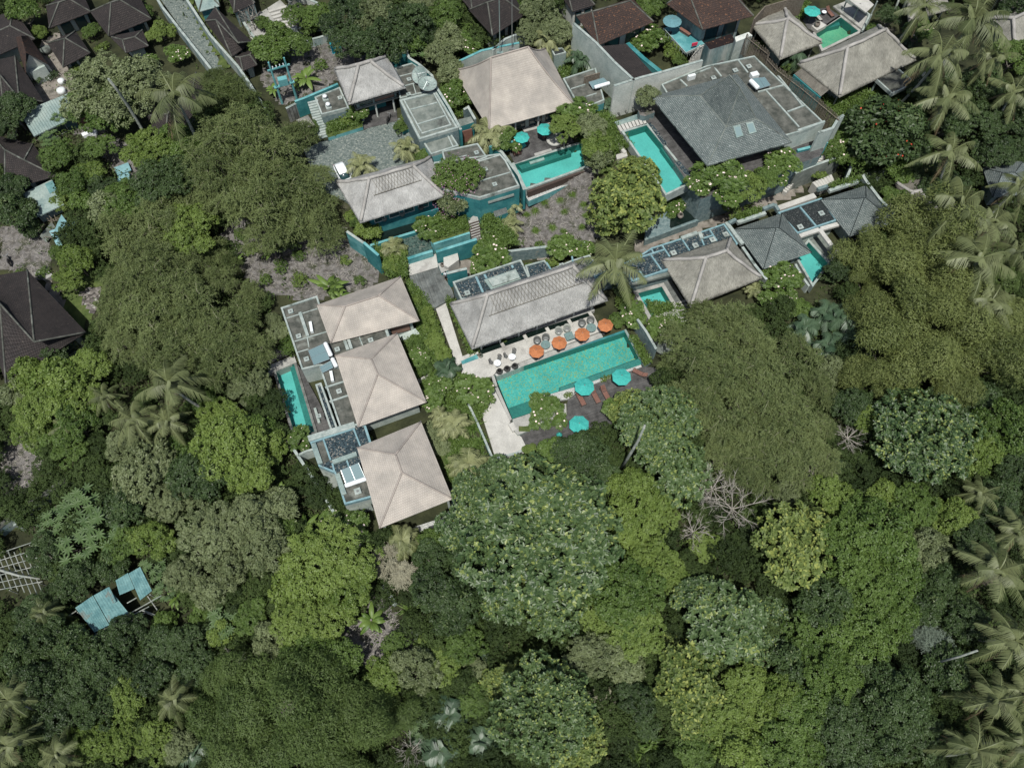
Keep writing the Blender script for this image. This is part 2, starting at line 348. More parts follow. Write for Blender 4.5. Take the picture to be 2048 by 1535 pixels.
# ---------------- foliage meshes ----------------
def unit(v): return v/np.maximum(1e-6, np.linalg.norm(v, axis=-1, keepdims=True))
def rnd_dirs(rg, n, zmin=-.3):
    v = unit(rg.normal(size=(n*3, 3))); v = v[v[:, 2] > zmin]
    while len(v) < n: v = np.concatenate([v, v])
    return v[:n]
def leaf_quads(b, d, up, L, W, fold=.15):
    """rhombic folded leaves: 1 quad each"""
    d = unit(d); s = unit(np.cross(d, up)+1e-4); n = np.cross(s, d); L = np.broadcast_to(np.asarray(L), (len(b),))[:, None]; W = np.broadcast_to(np.asarray(W), (len(b),))[:, None]
    mid = b+d*L*.5+n*W*fold
    V = np.stack([b, mid+s*W*.5, b+d*L, mid-s*W*.5], 1).reshape(-1, 3); F = np.arange(len(b)*4).reshape(-1, 4)
    return V, F
def leaf_wide(b, d, up, L, W, fold=.12, droop=.12):
    d = unit(d); s = unit(np.cross(d, up)+1e-4); n = unit(np.cross(s, d)); L = np.broadcast_to(np.asarray(L), (len(b),))[:, None]; W = np.broadcast_to(np.asarray(W), (len(b),))[:, None]
    tip = b+d*L-n*L*droop; a1 = b+d*L*.4; a2 = b+d*L*.75-n*L*droop*.4
    V = np.stack([b, a1+s*W*.5+n*W*fold, a2+s*W*.42+n*W*fold, tip, a2-s*W*.42+n*W*fold, a1-s*W*.5+n*W*fold], 1).reshape(-1, 3)
    i = np.arange(len(b))[:, None]*6; F = np.concatenate([i+np.array([[0, 1, 2, 3]]), i+np.array([[0, 3, 4, 5]])], 0); return V, F
def strands(p, d, L, w, droop, seg=2):
    """thin drooping blades, seg quads each"""
    d = unit(d); s = unit(np.cross(d, np.array([0, 0, 1.]))+1e-4); L = np.broadcast_to(np.asarray(L), (len(p),))[:, None]
    rows = []
    for k in range(seg+1):
        u = k/seg; c = p+d*L*u; c = c-np.array([0, 0, 1.])*L*droop*u*u; ww = w*(1-.75*u); rows += [c+s*ww*.5, c-s*ww*.5]
    V = np.stack(rows, 1).reshape(-1, 3); m = 2*(seg+1); i = np.arange(len(p))[:, None]*m
    F = np.concatenate([i+np.array([[2*k, 2*k+1, 2*k+3, 2*k+2]]) for k in range(seg)], 0); return V, F
def lobes(rg, R, H, n, lr):
    a = rg.uniform(0, 2*np.pi, n*4); r = np.sqrt(rg.uniform(0, 1, n*4)); c = np.stack([r*np.cos(a), r*np.sin(a)], 1); keep = []
    for q in c:
        if all(np.hypot(*(q-k)) > 1.15/math.sqrt(n) for k in keep): keep.append(q)
        if len(keep) >= n: break
    c = np.array(keep); rr = np.hypot(c[:, 0], c[:, 1]); z = H*np.sqrt(np.maximum(0, 1-(rr*.93)**2))*rg.uniform(.5, 1.12, len(c))
    c = c*(1-lr*.5)*rg.uniform(.92, 1.1, (len(c), 1))
    return np.column_stack([c*R, z]), R*lr*rg.uniform(.7, 1.3, len(c))
def shell(rg, C, LR, n, zmin=-.35, flat=.8, jit=(.72, 1.08)):
    w = LR**2/np.sum(LR**2); k = rg.choice(len(C), n, p=w); d = rnd_dirs(rg, n, zmin); d = d[rg.permutation(n)]
    p = C[k]+d*LR[k][:, None]*rg.uniform(*jit, (n, 1))*np.array([1, 1, flat]); return p, d, k
def finish(name, parts, smooth=False):
    V = []; F = []; T = []; b = 0
    for v, f, t in parts:
        V.append(v); F.append(f+b); T.append(t if len(t) == len(f) else np.tile(t, len(f)//len(t))); b += len(v)
    return mesh_np(name, np.concatenate(V), np.concatenate(F), np.concatenate(T), smooth)
def crown_small(seed, R=4.0, H=3.2, nl=17, lr=.28, nt=400, per=30, ll=.34, lw=.18, tr=.38):
    """leaves gathered in tufts that stand off the lobes, with dark gaps between"""
    rg = np.random.default_rng(seed); C, LR = lobes(rg, R, H, nl, lr); p, d, k = shell(rg, C, LR, nt*3, jit=(.78, 1.18))
    keep = []; grid = {}
    for i, q in enumerate(p):
        g = tuple((q/(tr*1.25)).astype(int))
        if g in grid: continue
        grid[g] = 1; keep.append(i)
        if len(keep) >= nt: break
    p, d, k = p[keep], d[keep], k[keep]; nt = len(p); lt = rg.uniform(-.12, .18, len(C)); tt = rg.uniform(.0, .5, nt); n = nt*per
    T = tr*rg.uniform(.6, 1.35, nt); O = unit(rg.normal(size=(n, 3))); D = np.repeat(d, per, 0); sgn = np.sign((O*D).sum(1))[:, None]; O = O*np.where(sgn == 0, 1, sgn)
    P_ = np.repeat(p, per, 0)+O*np.repeat(T, per)[:, None]*rg.uniform(.5, 1, (n, 1))*np.array([1, 1, .75]); nr = unit(O*.7+D*.3+np.array([0, 0, .55])+rg.normal(size=O.shape)*.35)
    dd = unit(np.cross(nr, rg.normal(size=nr.shape))+nr*.12); t = np.clip(np.repeat(lt[k]+tt, per)+rg.uniform(-.05, .35, n), 0, 1)
    V, F = leaf_quads(P_, dd, nr, ll*rg.uniform(.65, 1.25, n), lw)
    return finish('crown', [(V, F, t)])
def crown_big(seed, R, H, nl, lr, nr, ll=.56, lw=.29, per=7):
    rg = np.random.default_rng(seed); C, LR = lobes(rg, R, H, nl, lr); p, d, k = shell(rg, C, LR, nr, jit=(.8, 1.05))
    lt = rg.uniform(-.12, .15, len(C)); a = np.tile(np.arange(per)/per*2*np.pi, nr)+np.repeat(rg.uniform(0, 6.3, nr), per)+rg.uniform(-.3, .3, nr*per)
    ax = unit(d*.7+np.array([0, 0, .75])+rg.normal(size=d.shape)*.25); e1 = unit(np.cross(ax, [1, .3, 0])); e2 = np.cross(ax, e1)
    A, E1, E2 = (np.repeat(q, per, 0) for q in (ax, e1, e2)); el = rg.uniform(.05, .75, nr*per)[:, None]
    dd = unit((E1*np.cos(a)[:, None]+E2*np.sin(a)[:, None])+A*el); B = np.repeat(p, per, 0)+dd*.05
    t = np.clip(np.repeat(lt[k], per)+rg.uniform(.0, .95, nr*per), 0, 1)
    V, F = leaf_wide(B, dd, A, ll*rg.uniform(.6, 1.15, nr*per), lw*rg.uniform(.8, 1.15, nr*per)); F2 = F
    return finish('crown', [(V, F2, np.concatenate([t, t]))])
def crown_feather(seed, R=5.0, H=4.0, nl=13, lr=.31, ns=44, w=.07, droop=.5, twig=.16, sub=6):
    """fountains of arching sprays: every lobe throws long thin twigs outwards, each twig carries short side sprays and leaflets"""
    rg = np.random.default_rng(seed); C, LR = lobes(rg, R, H, nl, lr); parts = []
    lt = rg.uniform(-.12, .2, len(C)); k = np.repeat(np.arange(len(C)), ns); n = len(k); d = rnd_dirs(rg, n, .05); c = C[k]+rg.normal(size=(n, 3))*.3; L = LR[k]*rg.uniform(.8, 1.55, n); t0 = np.clip(lt[k]+rg.uniform(.1, .55, n), 0, .9)
    t = t0.copy(); t[rg.uniform(size=n) < twig] = .97; V, F = strands(c, d, L, w, droop, 4); parts.append((V, F, np.tile(t, 4)))
    P_ = np.repeat(c, sub, 0); D = np.repeat(d, sub, 0); LL = np.repeat(L, sub)[:, None]; m = n*sub; u = rg.uniform(.2, 1, (m, 1)); B = P_+D*LL*u-np.array([0, 0, 1.])*LL*droop*u*u
    tg = unit(D-np.array([0, 0, 2.])*droop*u); dd = unit(tg+rg.normal(size=(m, 3))*.55); ts = np.clip(np.repeat(t0, sub)+rg.uniform(-.1, .25, m), 0, .92); l2 = rg.uniform(.35, .85, m)
    V, F = strands(B, dd, l2, .06, .3, 2); parts.append((V, F, np.tile(ts, 2)))
    q = 4; B2 = np.repeat(B, q, 0); D2 = np.repeat(dd, q, 0); u2 = rg.uniform(.1, 1, (m*q, 1)); B2 = B2+D2*np.repeat(l2, q)[:, None]*u2-np.array([0, 0, 1.])*np.repeat(l2, q)[:, None]*.3*u2*u2; ld = unit(D2*.8+rg.normal(size=B2.shape)*.6)
    V, F = leaf_quads(B2, ld, np.array([0, 0, 1.])+rg.normal(size=B2.shape)*.35, rg.uniform(.2, .36, m*q), .10); parts.append((V, F, np.clip(np.repeat(ts, q)+rg.uniform(-.1, .15, m*q), 0, .92))); return finish('crown', parts)
def crown_bamboo(seed, R=4.0, H=5.0, nl=4, lr=.56, n=9500, ll=.42, w=.10):
    rg = np.random.default_rng(seed); C, LR = lobes(rg, R, H, nl, lr); p, d, k = shell(rg, C, LR, n, zmin=-.4, flat=.95, jit=(.8, 1.12))
    lt = rg.uniform(-.1, .15, len(C)); nz = np.array([noise.noise(Vector(q*1.1)) for q in p]); t = np.clip(.35+lt[k]+nz*.25+rg.uniform(-.25, .35, n), 0, 1)
    p = p+d*(nz[:, None]*.9); nr_ = unit(d*.8+np.array([0, 0, .5])+rg.normal(size=d.shape)*.4); dd = unit(np.cross(nr_, rg.normal(size=d.shape))+np.array([0, 0, -.25])); V, F = leaf_quads(p, dd, nr_, ll*rg.uniform(.6, 1.4, n), w)
    return finish('crown', [(V, F, t)])
def frond_parts(rg, base, az, el, L, droop, nleaf, ll, lw, parts, tb, hang=.5, stalk=.05, hole=.12):
    h = np.array([math.cos(az), math.sin(az), 0.]); s = np.array([-h[1], h[0], 0.]); tw = rg.uniform(-.5, .5)
    def pt(u): return base+h*L*math.cos(el)*u*(1-.12*u)+np.array([0, 0, 1.])*(L*math.sin(el)*u-droop*L*u*u)
    us = np.linspace(.12, 1, nleaf); pts = np.array([pt(u) for u in us]); tan = unit(np.gradient(pts, axis=0)); ln = ll*np.sin(np.clip(us*1.02, .16, 1)*math.pi*.86+.28)**.7
    ln = np.clip(np.nan_to_num(ln, nan=.3), .25, None)
    for sg in (-1, 1):
        k = rg.uniform(size=nleaf) > hole; d = unit(s*sg+tan*.75-np.array([0, 0, hang])+s*tw*.3+rg.normal(size=pts.shape)*.07)
        V, F = strands(pts[k], d[k], ln[k]*rg.uniform(.85, 1.1, k.sum()), lw, .22); t = np.clip(tb+rg.uniform(-.12, .12, k.sum()), 0, .94) if tb < .98 else np.full(k.sum(), .99); parts.append((V, F, np.concatenate([t, t])))
    q = np.array([pt(u) for u in np.linspace(0, 1, 9)]); wv = stalk*np.linspace(1.3, .35, 9)[:, None]
    V = np.stack([q+s*wv, q-s*wv], 1).reshape(-1, 3)+np.array([0, 0, .02]); i = np.arange(8)[:, None]*2; F = i+np.array([[0, 1, 3, 2]]); parts.append((V, F, np.full(8, min(.94, tb+.35) if tb < .98 else .99)))
def crown_palm(seed, nf=15, L=4.3, nleaf=42, ll=1.0, lw=.075, wind=.35, hang=.75):
    rg = np.random.default_rng(seed); parts = []
    for i in range(nf):
        u = i/nf; az = i*2.39996+rg.uniform(-.2, .2); el = 1.25-1.5*u+rg.uniform(-.1, .1)
        frond_parts(rg, np.array([0, 0, .1]), az, el, L*rg.uniform(.85, 1.1)*(1 if u > .15 else .75), .35+.35*rg.uniform(), nleaf, ll, lw, parts, rg.uniform(.15, .75), hang+rg.uniform(-.15, .3))
    for i in range(3):
        frond_parts(rg, np.array([0, 0, -.1]), rg.uniform(0, 6.28), -.75, L*.75, .35, nleaf//2, ll*.6, lw, parts, .99, 1.2)
    return finish('crown', parts)
def crown_banana(seed, n=9, L=2.3, W=.55):
    rg = np.random.default_rng(seed); parts = []
    for i in range(n):
        az = i*2.4+rg.uniform(-.3, .3); h = np.array([math.cos(az), math.sin(az), 0]); s = np.array([-h[1], h[0], 0]); el = rg.uniform(.3, 1.05); Ln = L*rg.uniform(.75, 1.15); dr = rg.uniform(.35, .7)
        rows = []; N = 9
        for k in range(N+1):
            u = k/N; c = h*Ln*math.cos(el)*u+np.array([0, 0, 1.])*(Ln*math.sin(el)*u-dr*Ln*u*u); w = W*(.12 if k == 0 else math.sin(min(1, u*1.05)*math.pi*.93+.12)**.6 if u < .98 else .05)*.5
            w = max(.02, w if w == w else .02); rows += [c+s*w-np.array([0, 0, w*.45]), c, c-s*w-np.array([0, 0, w*.45])]
        V = np.array(rows); F = []
        for k in range(N): F += [[3*k, 3*k+3, 3*k+4, 3*k+1], [3*k+1, 3*k+4, 3*k+5, 3*k+2]]
        tb = rg.uniform(.1, .8); parts.append((V, np.array(F), np.clip(tb+rg.uniform(-.08, .08, len(F)), 0, 1)))
        q = V[1::3]+np.array([0, 0, .02]); V2 = np.stack([q+s*.03, q-s*.03], 1).reshape(-1, 3); i_ = np.arange(N)[:, None]*2; parts.append((V2, i_+np.array([[0, 1, 3, 2]]), np.full(N, .98)))
    return finish('crown', parts)
def crown_strap(seed, n=70, L=1.6, w=.16, droop=.45):
    rg = np.random.default_rng(seed); a = rg.uniform(0, 6.28, n); e = rg.uniform(.25, 1.35, n); p = rg.normal(size=(n, 3))*np.array([.15, .15, .05])
    d = np.stack([np.cos(a)*np.cos(e), np.sin(a)*np.cos(e), np.sin(e)], 1); V, F = strands(p, d, L*rg.uniform(.6, 1.15, n), w, droop, 4); t = rg.uniform(0, 1, n); return finish('crown', [(V, F, np.tile(t, 4))])
def crown_star(seed, n=16, R=2.0, H=1.6, k=9, L=.75):   # papaya / compound leaf rosettes on stalks
    rg = np.random.default_rng(seed); parts = []; C, LR = lobes(rg, R, H, n, .25)
    for c in C:
        a = np.arange(k)/k*6.283+rg.uniform(0, 6); d = np.stack([np.cos(a), np.sin(a), np.full(k, rg.uniform(0, .35))], 1); V, F = leaf_wide(np.tile(c, (k, 1)), d, np.array([[0, 0, 1.]]), L*rg.uniform(.7, 1.1, k), .2); parts.append((V, F, np.tile(np.clip(rg.uniform(0, .7)+rg.uniform(0, .3, k), 0, 1), 2)))
    return finish('crown', parts)
def crown_bare(seed, R=2.5, H=2.0, n=9, up=.5):
    rg = np.random.default_rng(seed); P_ = []; D = []; L = []; W = []
    def br(p, d, l, w, lev):
        P_.append(p); D.append(d); L.append(l); W.append(w)
        if lev == 0: return
        for i in range(5 if lev > 1 else 6):
            u = rg.uniform(.3, 1); nd_ = unit(d+rg.normal(size=3)*.55+np.array([0, 0, .12])); br(p+d*l*u, nd_, l*rg.uniform(.4, .65), w*.55, lev-1)
    for i in range(n):
        a = i*2.4; br(np.array([0, 0, 0.]), unit(np.array([math.cos(a), math.sin(a), up+rg.uniform(-.2, .4)])), R*rg.uniform(.6, 1), .09, 2)
    P_, D, L, W = map(np.array, (P_, D, L, W)); s = unit(np.cross(D, rg.normal(size=D.shape))); parts = []
    n_ = np.cross(D, s)
    for q in (s, n_):
        V = np.stack([P_+q*W[:, None]*.5, P_+D*L[:, None]+q*W[:, None]*.2, P_+D*L[:, None]-q*W[:, None]*.2, P_-q*W[:, None]*.5], 1).reshape(-1, 3); parts.append((V, np.arange(len(P_)*4).reshape(-1, 4), rg.uniform(0, 1, len(P_))))
    return finish('crown', parts)
def crown_frangi(seed, R=2.2, H=1.5, nr=420, per=8, ll=.36, lw=.12):
    rg = np.random.default_rng(seed); C, LR = lobes(rg, R, H, 16, .3); p, d, k = shell(rg, C, LR, nr, zmin=-.1, jit=(.75, 1.05)); a = np.tile(np.arange(per)/per*6.283, nr)+np.repeat(rg.uniform(0, 6.3, nr), per)
    ax = unit(d*.5+np.array([0, 0, .9])); e1 = unit(np.cross(ax, [1, .3, 0])); e2 = np.cross(ax, e1); A, E1, E2 = (np.repeat(q, per, 0) for q in (ax, e1, e2))
    dd = unit(E1*np.cos(a)[:, None]+E2*np.sin(a)[:, None]+A*rg.uniform(-.1, .55, nr*per)[:, None]); t = np.clip(np.repeat(rg.uniform(.1, .7, nr), per)+rg.uniform(-.1, .25, nr*per), 0, 1)
    V, F = leaf_quads(np.repeat(p, per, 0), dd, A, ll*rg.uniform(.7, 1.15, nr*per), lw); cr = finish('crown', [(V, F, t)])
    j = rg.choice(nr, 15, replace=False); fp = p[j]+ax[j]*.14; per2 = 5; a = np.tile(np.arange(per2)/per2*6.283, len(j)); A2 = np.repeat(ax[j], per2, 0); q1 = np.repeat(e1[j], per2, 0); q2 = np.repeat(e2[j], per2, 0)
    dd = unit(q1*np.cos(a)[:, None]+q2*np.sin(a)[:, None]+A2*.4); V, F = leaf_quads(np.repeat(fp, per2, 0), dd, A2, .15, .12); fl = finish('flowers', [(V, F, np.full(len(F), .5))]); return cr, fl
def flowers_for(seed, R, H, n, size=.2):
    rg = np.random.default_rng(seed); d = rnd_dirs(rg, n, .15); p = d*np.array([R*.95, R*.95, H*1.12]); V, F = leaf_quads(np.repeat(p, 4, 0)+rg.normal(size=(n*4, 3))*.12, rg.normal(size=(n*4, 3)), np.array([[0, 0, 1.]]), size, size*.8); return finish('flowers', [(V, F, np.full(len(F), .5))])
def trunk_mesh(seed, H, R, r0=.22, nb=5, lean=.3, top=.6):
    rg = random.Random(seed); mb = MB(); tp = (rg.uniform(-lean, lean), rg.uniform(-lean, lean), H*top)
    pts = [(0, 0, -.6), (tp[0]*.3, tp[1]*.3+.1, H*top*.5), tp]; mb.tube(pts, [r0*1.25, r0, r0*.75], 7)
    for i in range(nb):
        a = i*6.283/nb+rg.uniform(-.4, .4); e = Vector((math.cos(a)*R*.62, math.sin(a)*R*.62, H*rg.uniform(1.0, 1.2))); m_ = Vector(tp).lerp(e, .5)+Vector((0, 0, -.25))
        mb.tube([tp, m_, e], [r0*.6, r0*.38, r0*.12], 5)
    me = bpy.data.meshes.new('trunk'); me.from_pydata(mb.v, [], mb.f); return me
def palm_trunk(seed, H, lean):
    rg = random.Random(seed); mb = MB(); pts = []; rad = []
    for i in range(11):
        u = i/10; pts.append((lean*(u-1)*(1.2-u*.3), .3*math.sin(u*2.5)-.3*math.sin(2.5), H*u-.5)); rad.append((.26 if i == 0 else .17)-.05*u)
    mb.tube(pts, rad, 7); mb.lathe([(.05, -.9), (.34, -.6), (.3, -.1), (.1, .2)], (0, 0, H-.35), 8)
    me = bpy.data.meshes.new('trunk'); me.from_pydata(mb.v, [], mb.f); return me
# every kind: variants of (crown, crown base height, unit radius, trunk, flowers)
KIND = {}
def reg(k, variants, R, H): KIND[k] = (variants, R, H)
reg('F', [(crown_feather(s), trunk_mesh(s, 5, 5), None) for s in (1, 2, 3)], 5.6, 5.0)
reg('S', [(crown_small(s), trunk_mesh(s, 4, 4), None) for s in (11, 12)]+[(crown_small(13, 4.0, 3.4, 15, .28, 300, 22, .52, .25, .45), trunk_mesh(13, 4, 4), None), (crown_small(19, 4.0, 3.0, 22, .24, 620, 30, .25, .14, .27), trunk_mesh(19, 4, 4), None)], 4.3, 4.2)
reg('E', [(crown_small(s, 6.4, 4.6, 34, .2, 950), trunk_mesh(s, 6, 6), None) for s in (14, 15)], 6.6, 6.0)
reg('U', [(crown_small(s, 1.5, 1.1, 8, .36, 110, 22, .2, .1, .2), trunk_mesh(s, 1, 1.2, .06, 4), None) for s in (16, 17, 18)], 1.75, .5)
reg('B', [(crown_big(s, 4.6, 2.8, 22, .32, 620), trunk_mesh(s, 5, 4.5), None) for s in (21, 22, 23)], 5.0, 4.5)
reg('H', [(crown_big(24, 8.2, 4.8, 40, .22, 1750, .58, .29), trunk_mesh(24, 7, 8, .4), None)], 8.6, 6.0)
reg('M', [(crown_bamboo(s), trunk_mesh(s, 4, 3, .07, 9), None) for s in (31, 32, 33)], 4.3, 3.6)
reg('P', [(crown_palm(s, 14+s % 3), palm_trunk(s, 8.0, [1.6, -1.3, .8][s % 3]), None) for s in (41, 42, 43)], 4.2, 7.8)
reg('p', [(crown_palm(s, 19, 2.8, 34, .75, .07, hang=.35), palm_trunk(s, 2.6, .3), None) for s in (44, 45)], 2.8, 2.4)
reg('O', [(crown_palm(s, 13, 3.6, 30, 1.1, .14, hang=.15), palm_trunk(s, 3.0, .3), None) for s in (46, 47)], 3.6, 2.8)
reg('N', [(crown_banana(s, 9+s % 3), trunk_mesh(s, 1.8, .1, .14, 0, .1, 1.1), None) for s in (51, 52, 53)], 2.2, 1.5)
reg('T', [(crown_strap(s), trunk_mesh(s, .4, .1, .1, 0, .05, 1), None) for s in (54, 55)], 1.5, .2)
reg('Y', [(crown_star(s), trunk_mesh(s, 2.6, 1.6, .07, 6), None) for s in (56, 57)], 2.3, 2.4)
fr_ = [crown_frangi(s) for s in (61, 62, 63)]
reg('R', [(c, trunk_mesh(i+61, 2.2, 2.0, .13, 7), f) for i, (c, f) in enumerate(fr_)], 2.4, 1.9)
reg('X', [(crown_bare(s), trunk_mesh(s, 3, .8, .1, 0, .1, 1), None) for s in (71, 72)], 2.4, 3.0)
reg('G', [(crown_strap(s, 240, .95, .035, .55), None, None) for s in (74, 75)], .8, .05)
FLW = {'flower_pink': flowers_for(81, 1, .6, 60, .045), 'flower_red': flowers_for(82, 1, .6, 26, .06)}
# text for each kind + leaf material
LOOK = {
 'F': ('tall feathery olive tree', 'tree', 'leaf_feather'), 'f': ('dark feathery tree', 'tree', 'leaf_feather_dark'), 'S': ('bushy small-leaved green tree', 'tree', 'leaf_small'),
 's': ('bright yellow-green bushy tree', 'tree', 'leaf_bright'), 'L': ('pale olive bushy tree', 'tree', 'leaf_olive'), 'D': ('dark dense round tree', 'tree', 'leaf_dark'), 'E': ('broad spreading small-leaved tree', 'tree', 'leaf_small'),
 'e': ('broad bright yellow-green tree', 'tree', 'leaf_bright'), 'B': ('dark big-leaved tree', 'tree', 'leaf_big'), 'b': ('bright big-leaved tree', 'tree', 'leaf_big_bright'),
 'H': ('huge dark big-leaved tree', 'tree', 'leaf_big'), 'M': ('fluffy domed bamboo clump', 'bamboo', 'leaf_bamboo'), 'm': ('fine green domed bamboo clump', 'bamboo', 'leaf_bamboo_green'),
 'P': ('tall coconut palm with drooping fronds', 'palm', 'leaf_palm'), 'p': ('short yellowish palm', 'palm', 'leaf_palm_yellow'), 'O': ('dark palm with stiff glossy fronds', 'palm', 'leaf_palm_dark'), 'o': ('fan of upright palm leaves', 'palm', 'leaf_palm'),
 'N': ('banana plant with long split leaves', 'banana plant', 'leaf_banana'), 'T': ('clump of strap-shaped leaves', 'plant', 'leaf_small'), 'Y': ('papaya plant with star-shaped leaves', 'papaya', 'leaf_papaya'),
 'R': ('frangipani with pale blossoms', 'frangipani', 'leaf_small'), 'X': ('bare pale twiggy tree', 'bare tree', 'twig'), 'U': ('small rounded green shrub', 'shrub', 'leaf_small'), 'u': ('small yellow-green shrub', 'shrub', 'leaf_bright'),
 'd': ('small dark shrub', 'shrub', 'leaf_dark'), 'w': ('pale cream-leaved bush', 'shrub', 'leaf_pale'), 'W': ('wispy pale grey-green tree', 'tree', 'leaf_grey'), 'G': ('spiky green grass tuft', 'grass tuft', 'leaf_banana'), 'V': ('pale fern-leaved tree', 'tree', 'leaf_pale')}
SHRUB = {'S': 'leafy green shrub', 's': 'bright yellow-green shrub', 'L': 'pale olive shrub', 'D': 'dark leafy shrub'}
BASE = {'f': 'F', 's': 'S', 'L': 'S', 'D': 'S', 'e': 'E', 'b': 'B', 'm': 'M', 'o': 'T', 'u': 'U', 'd': 'U', 'w': 'U', 'W': 'F', 'V': 'F'}
NM = {'palm': 'palm_tree', 'bamboo': 'bamboo_clump', 'banana plant': 'banana_plant', 'frangipani': 'frangipani_tree', 'bare tree': 'bare_tree', 'grass tuft': 'grass_tuft', 'plant': 'leafy_plant', 'papaya': 'papaya_plant'}
PLANTS = []   # (kind, px, py, object)
def plant(kind, px, py, r, lift=None, mat=None, fl=None, z0=None, rnd=random.Random(5)):
    """kind, crown centre in the photo, crown radius in photo pixels; lift = height of the crown base above ground"""
    bk = BASE.get(kind, kind); variants, R, H = KIND[bk]; vi = rnd.randrange(len(variants)); cr, tk, flm = variants[vi]
    text, cat, lm = LOOK[kind]
    if bk == 'S' and r <= 30: text, cat = SHRUB[kind], 'shrub'
    m = pxm(py, 4); s = r/m/R*(.94 if bk in 'SEF' else 1); h = (H if lift is None else lift)
    H0 = H*s if lift is None else lift
    hc = H0+({'P': .3, 'p': .3, 'O': .3, 'N': .5, 'T': .5, 'G': .3, 'X': 1.}.get(bk, R*.35))*s
    p = Pg(px, py, hc) if z0 is None else P(px, py, z0+hc)
    gz = p.z if z0 is None else z0
    o = thing(NM.get(cat, cat), None, cat, (p.x, p.y, gz)); ORG[o.name] = Vector((0, 0, 0))
    o.rotation_euler.z = rnd.uniform(0, 6.283)
    c = bpy.data.objects.new('crown', cr); COL.objects.link(c); c.parent = o; c.scale = (s*rnd.uniform(.86, 1.14), s*rnd.uniform(.86, 1.14), s*rnd.uniform(.85, 1.2)); c.location = (0, 0, H0)
    if not cr.materials: cr.materials.append(M['leaf_small'])
    c.material_slots[0].link = 'OBJECT'; c.material_slots[0].material = M[mat or (rnd.choices(['leaf_small', 'leaf_bright', 'leaf_olive', 'leaf_dark'], [6, 2, 1.5, .8])[0] if kind in 'SE' and r > 34 else lm)]
    if tk:
        t_ = bpy.data.objects.new('trunk', tk); COL.objects.link(t_); t_.parent = o; t_.scale = (s, s, H0/max(.1, H))
        if not tk.materials: tk.materials.append(M['bark_pale' if bk in 'PpO' else 'bark'])
    if flm or fl:
        if fl: f_ = bpy.data.objects.new('flowers', FLW[fl]); sc = (R*s, R*s, R*s)
        else: f_ = bpy.data.objects.new('flowers', flm); sc = c.scale
        COL.objects.link(f_); f_.parent = o; f_.scale = sc; f_.location = (0, 0, H0)
        if not f_.data.materials: f_.data.materials.append(M['flower'])
        f_.material_slots[0].link = 'OBJECT'; f_.material_slots[0].material = M[fl or 'flower']
    PLANTS.append((kind, px, py, o, text, cat)); return o
# ---------------- roofs and building parts ----------------
def nz(p, f=.6): return noise.noise(Vector((p[0]*f, p[1]*f, p[2]*f)))
def face_grid(mb, b0, b1, t0, t1, nu, nv, sag=0, jit=0, mi=0, bulge=0):
    b0, b1, t0, t1 = map(Vector, (b0, b1, t0, t1)); vs = []; W = (b1-b0).length; L = ((t0+t1)/2-(b0+b1)/2).length; U = []
    e = (b1-b0).normalized()
    for j in range(nv+1):
        t = j/nv; a = b0.lerp(t0, t); c = b1.lerp(t1, t)
        for i in range(nu+1):
            s = i/nu; p = a.lerp(c, s); p.z -= sag*4*t*(1-t)
            if jit: p.z += jit*nz(p)+jit*.5*nz(p, 2.3)
            vs.append(p); U.append(((p-b0).dot(e), t*L))
    fs = []; uv = []
    for j in range(nv):
        for i in range(nu):
            a = j*(nu+1)+i; q = (a, a+1, a+nu+2, a+nu+1)
            if t0 == t1 and j == nv-1 : q = (a, a+1, a+nu+2)
            fs.append(q); uv.append([U[k] for k in q])
    mb.add(vs, fs, mi, uv)
def solve_ridge(rp, m0, m1, ze, lo=.8, hi=9):
    best = None; d = Vector((m1.x-m0.x, m1.y-m0.y)).normalized(); z = ze+lo
    while z < ze+hi:
        p = P(rp[0], rp[1], z); e = abs((p.x-m0.x)*d.y-(p.y-m0.y)*d.x)
        if best is None or e < best[0]: best = (e, z)
        z += .05
    return best[1]
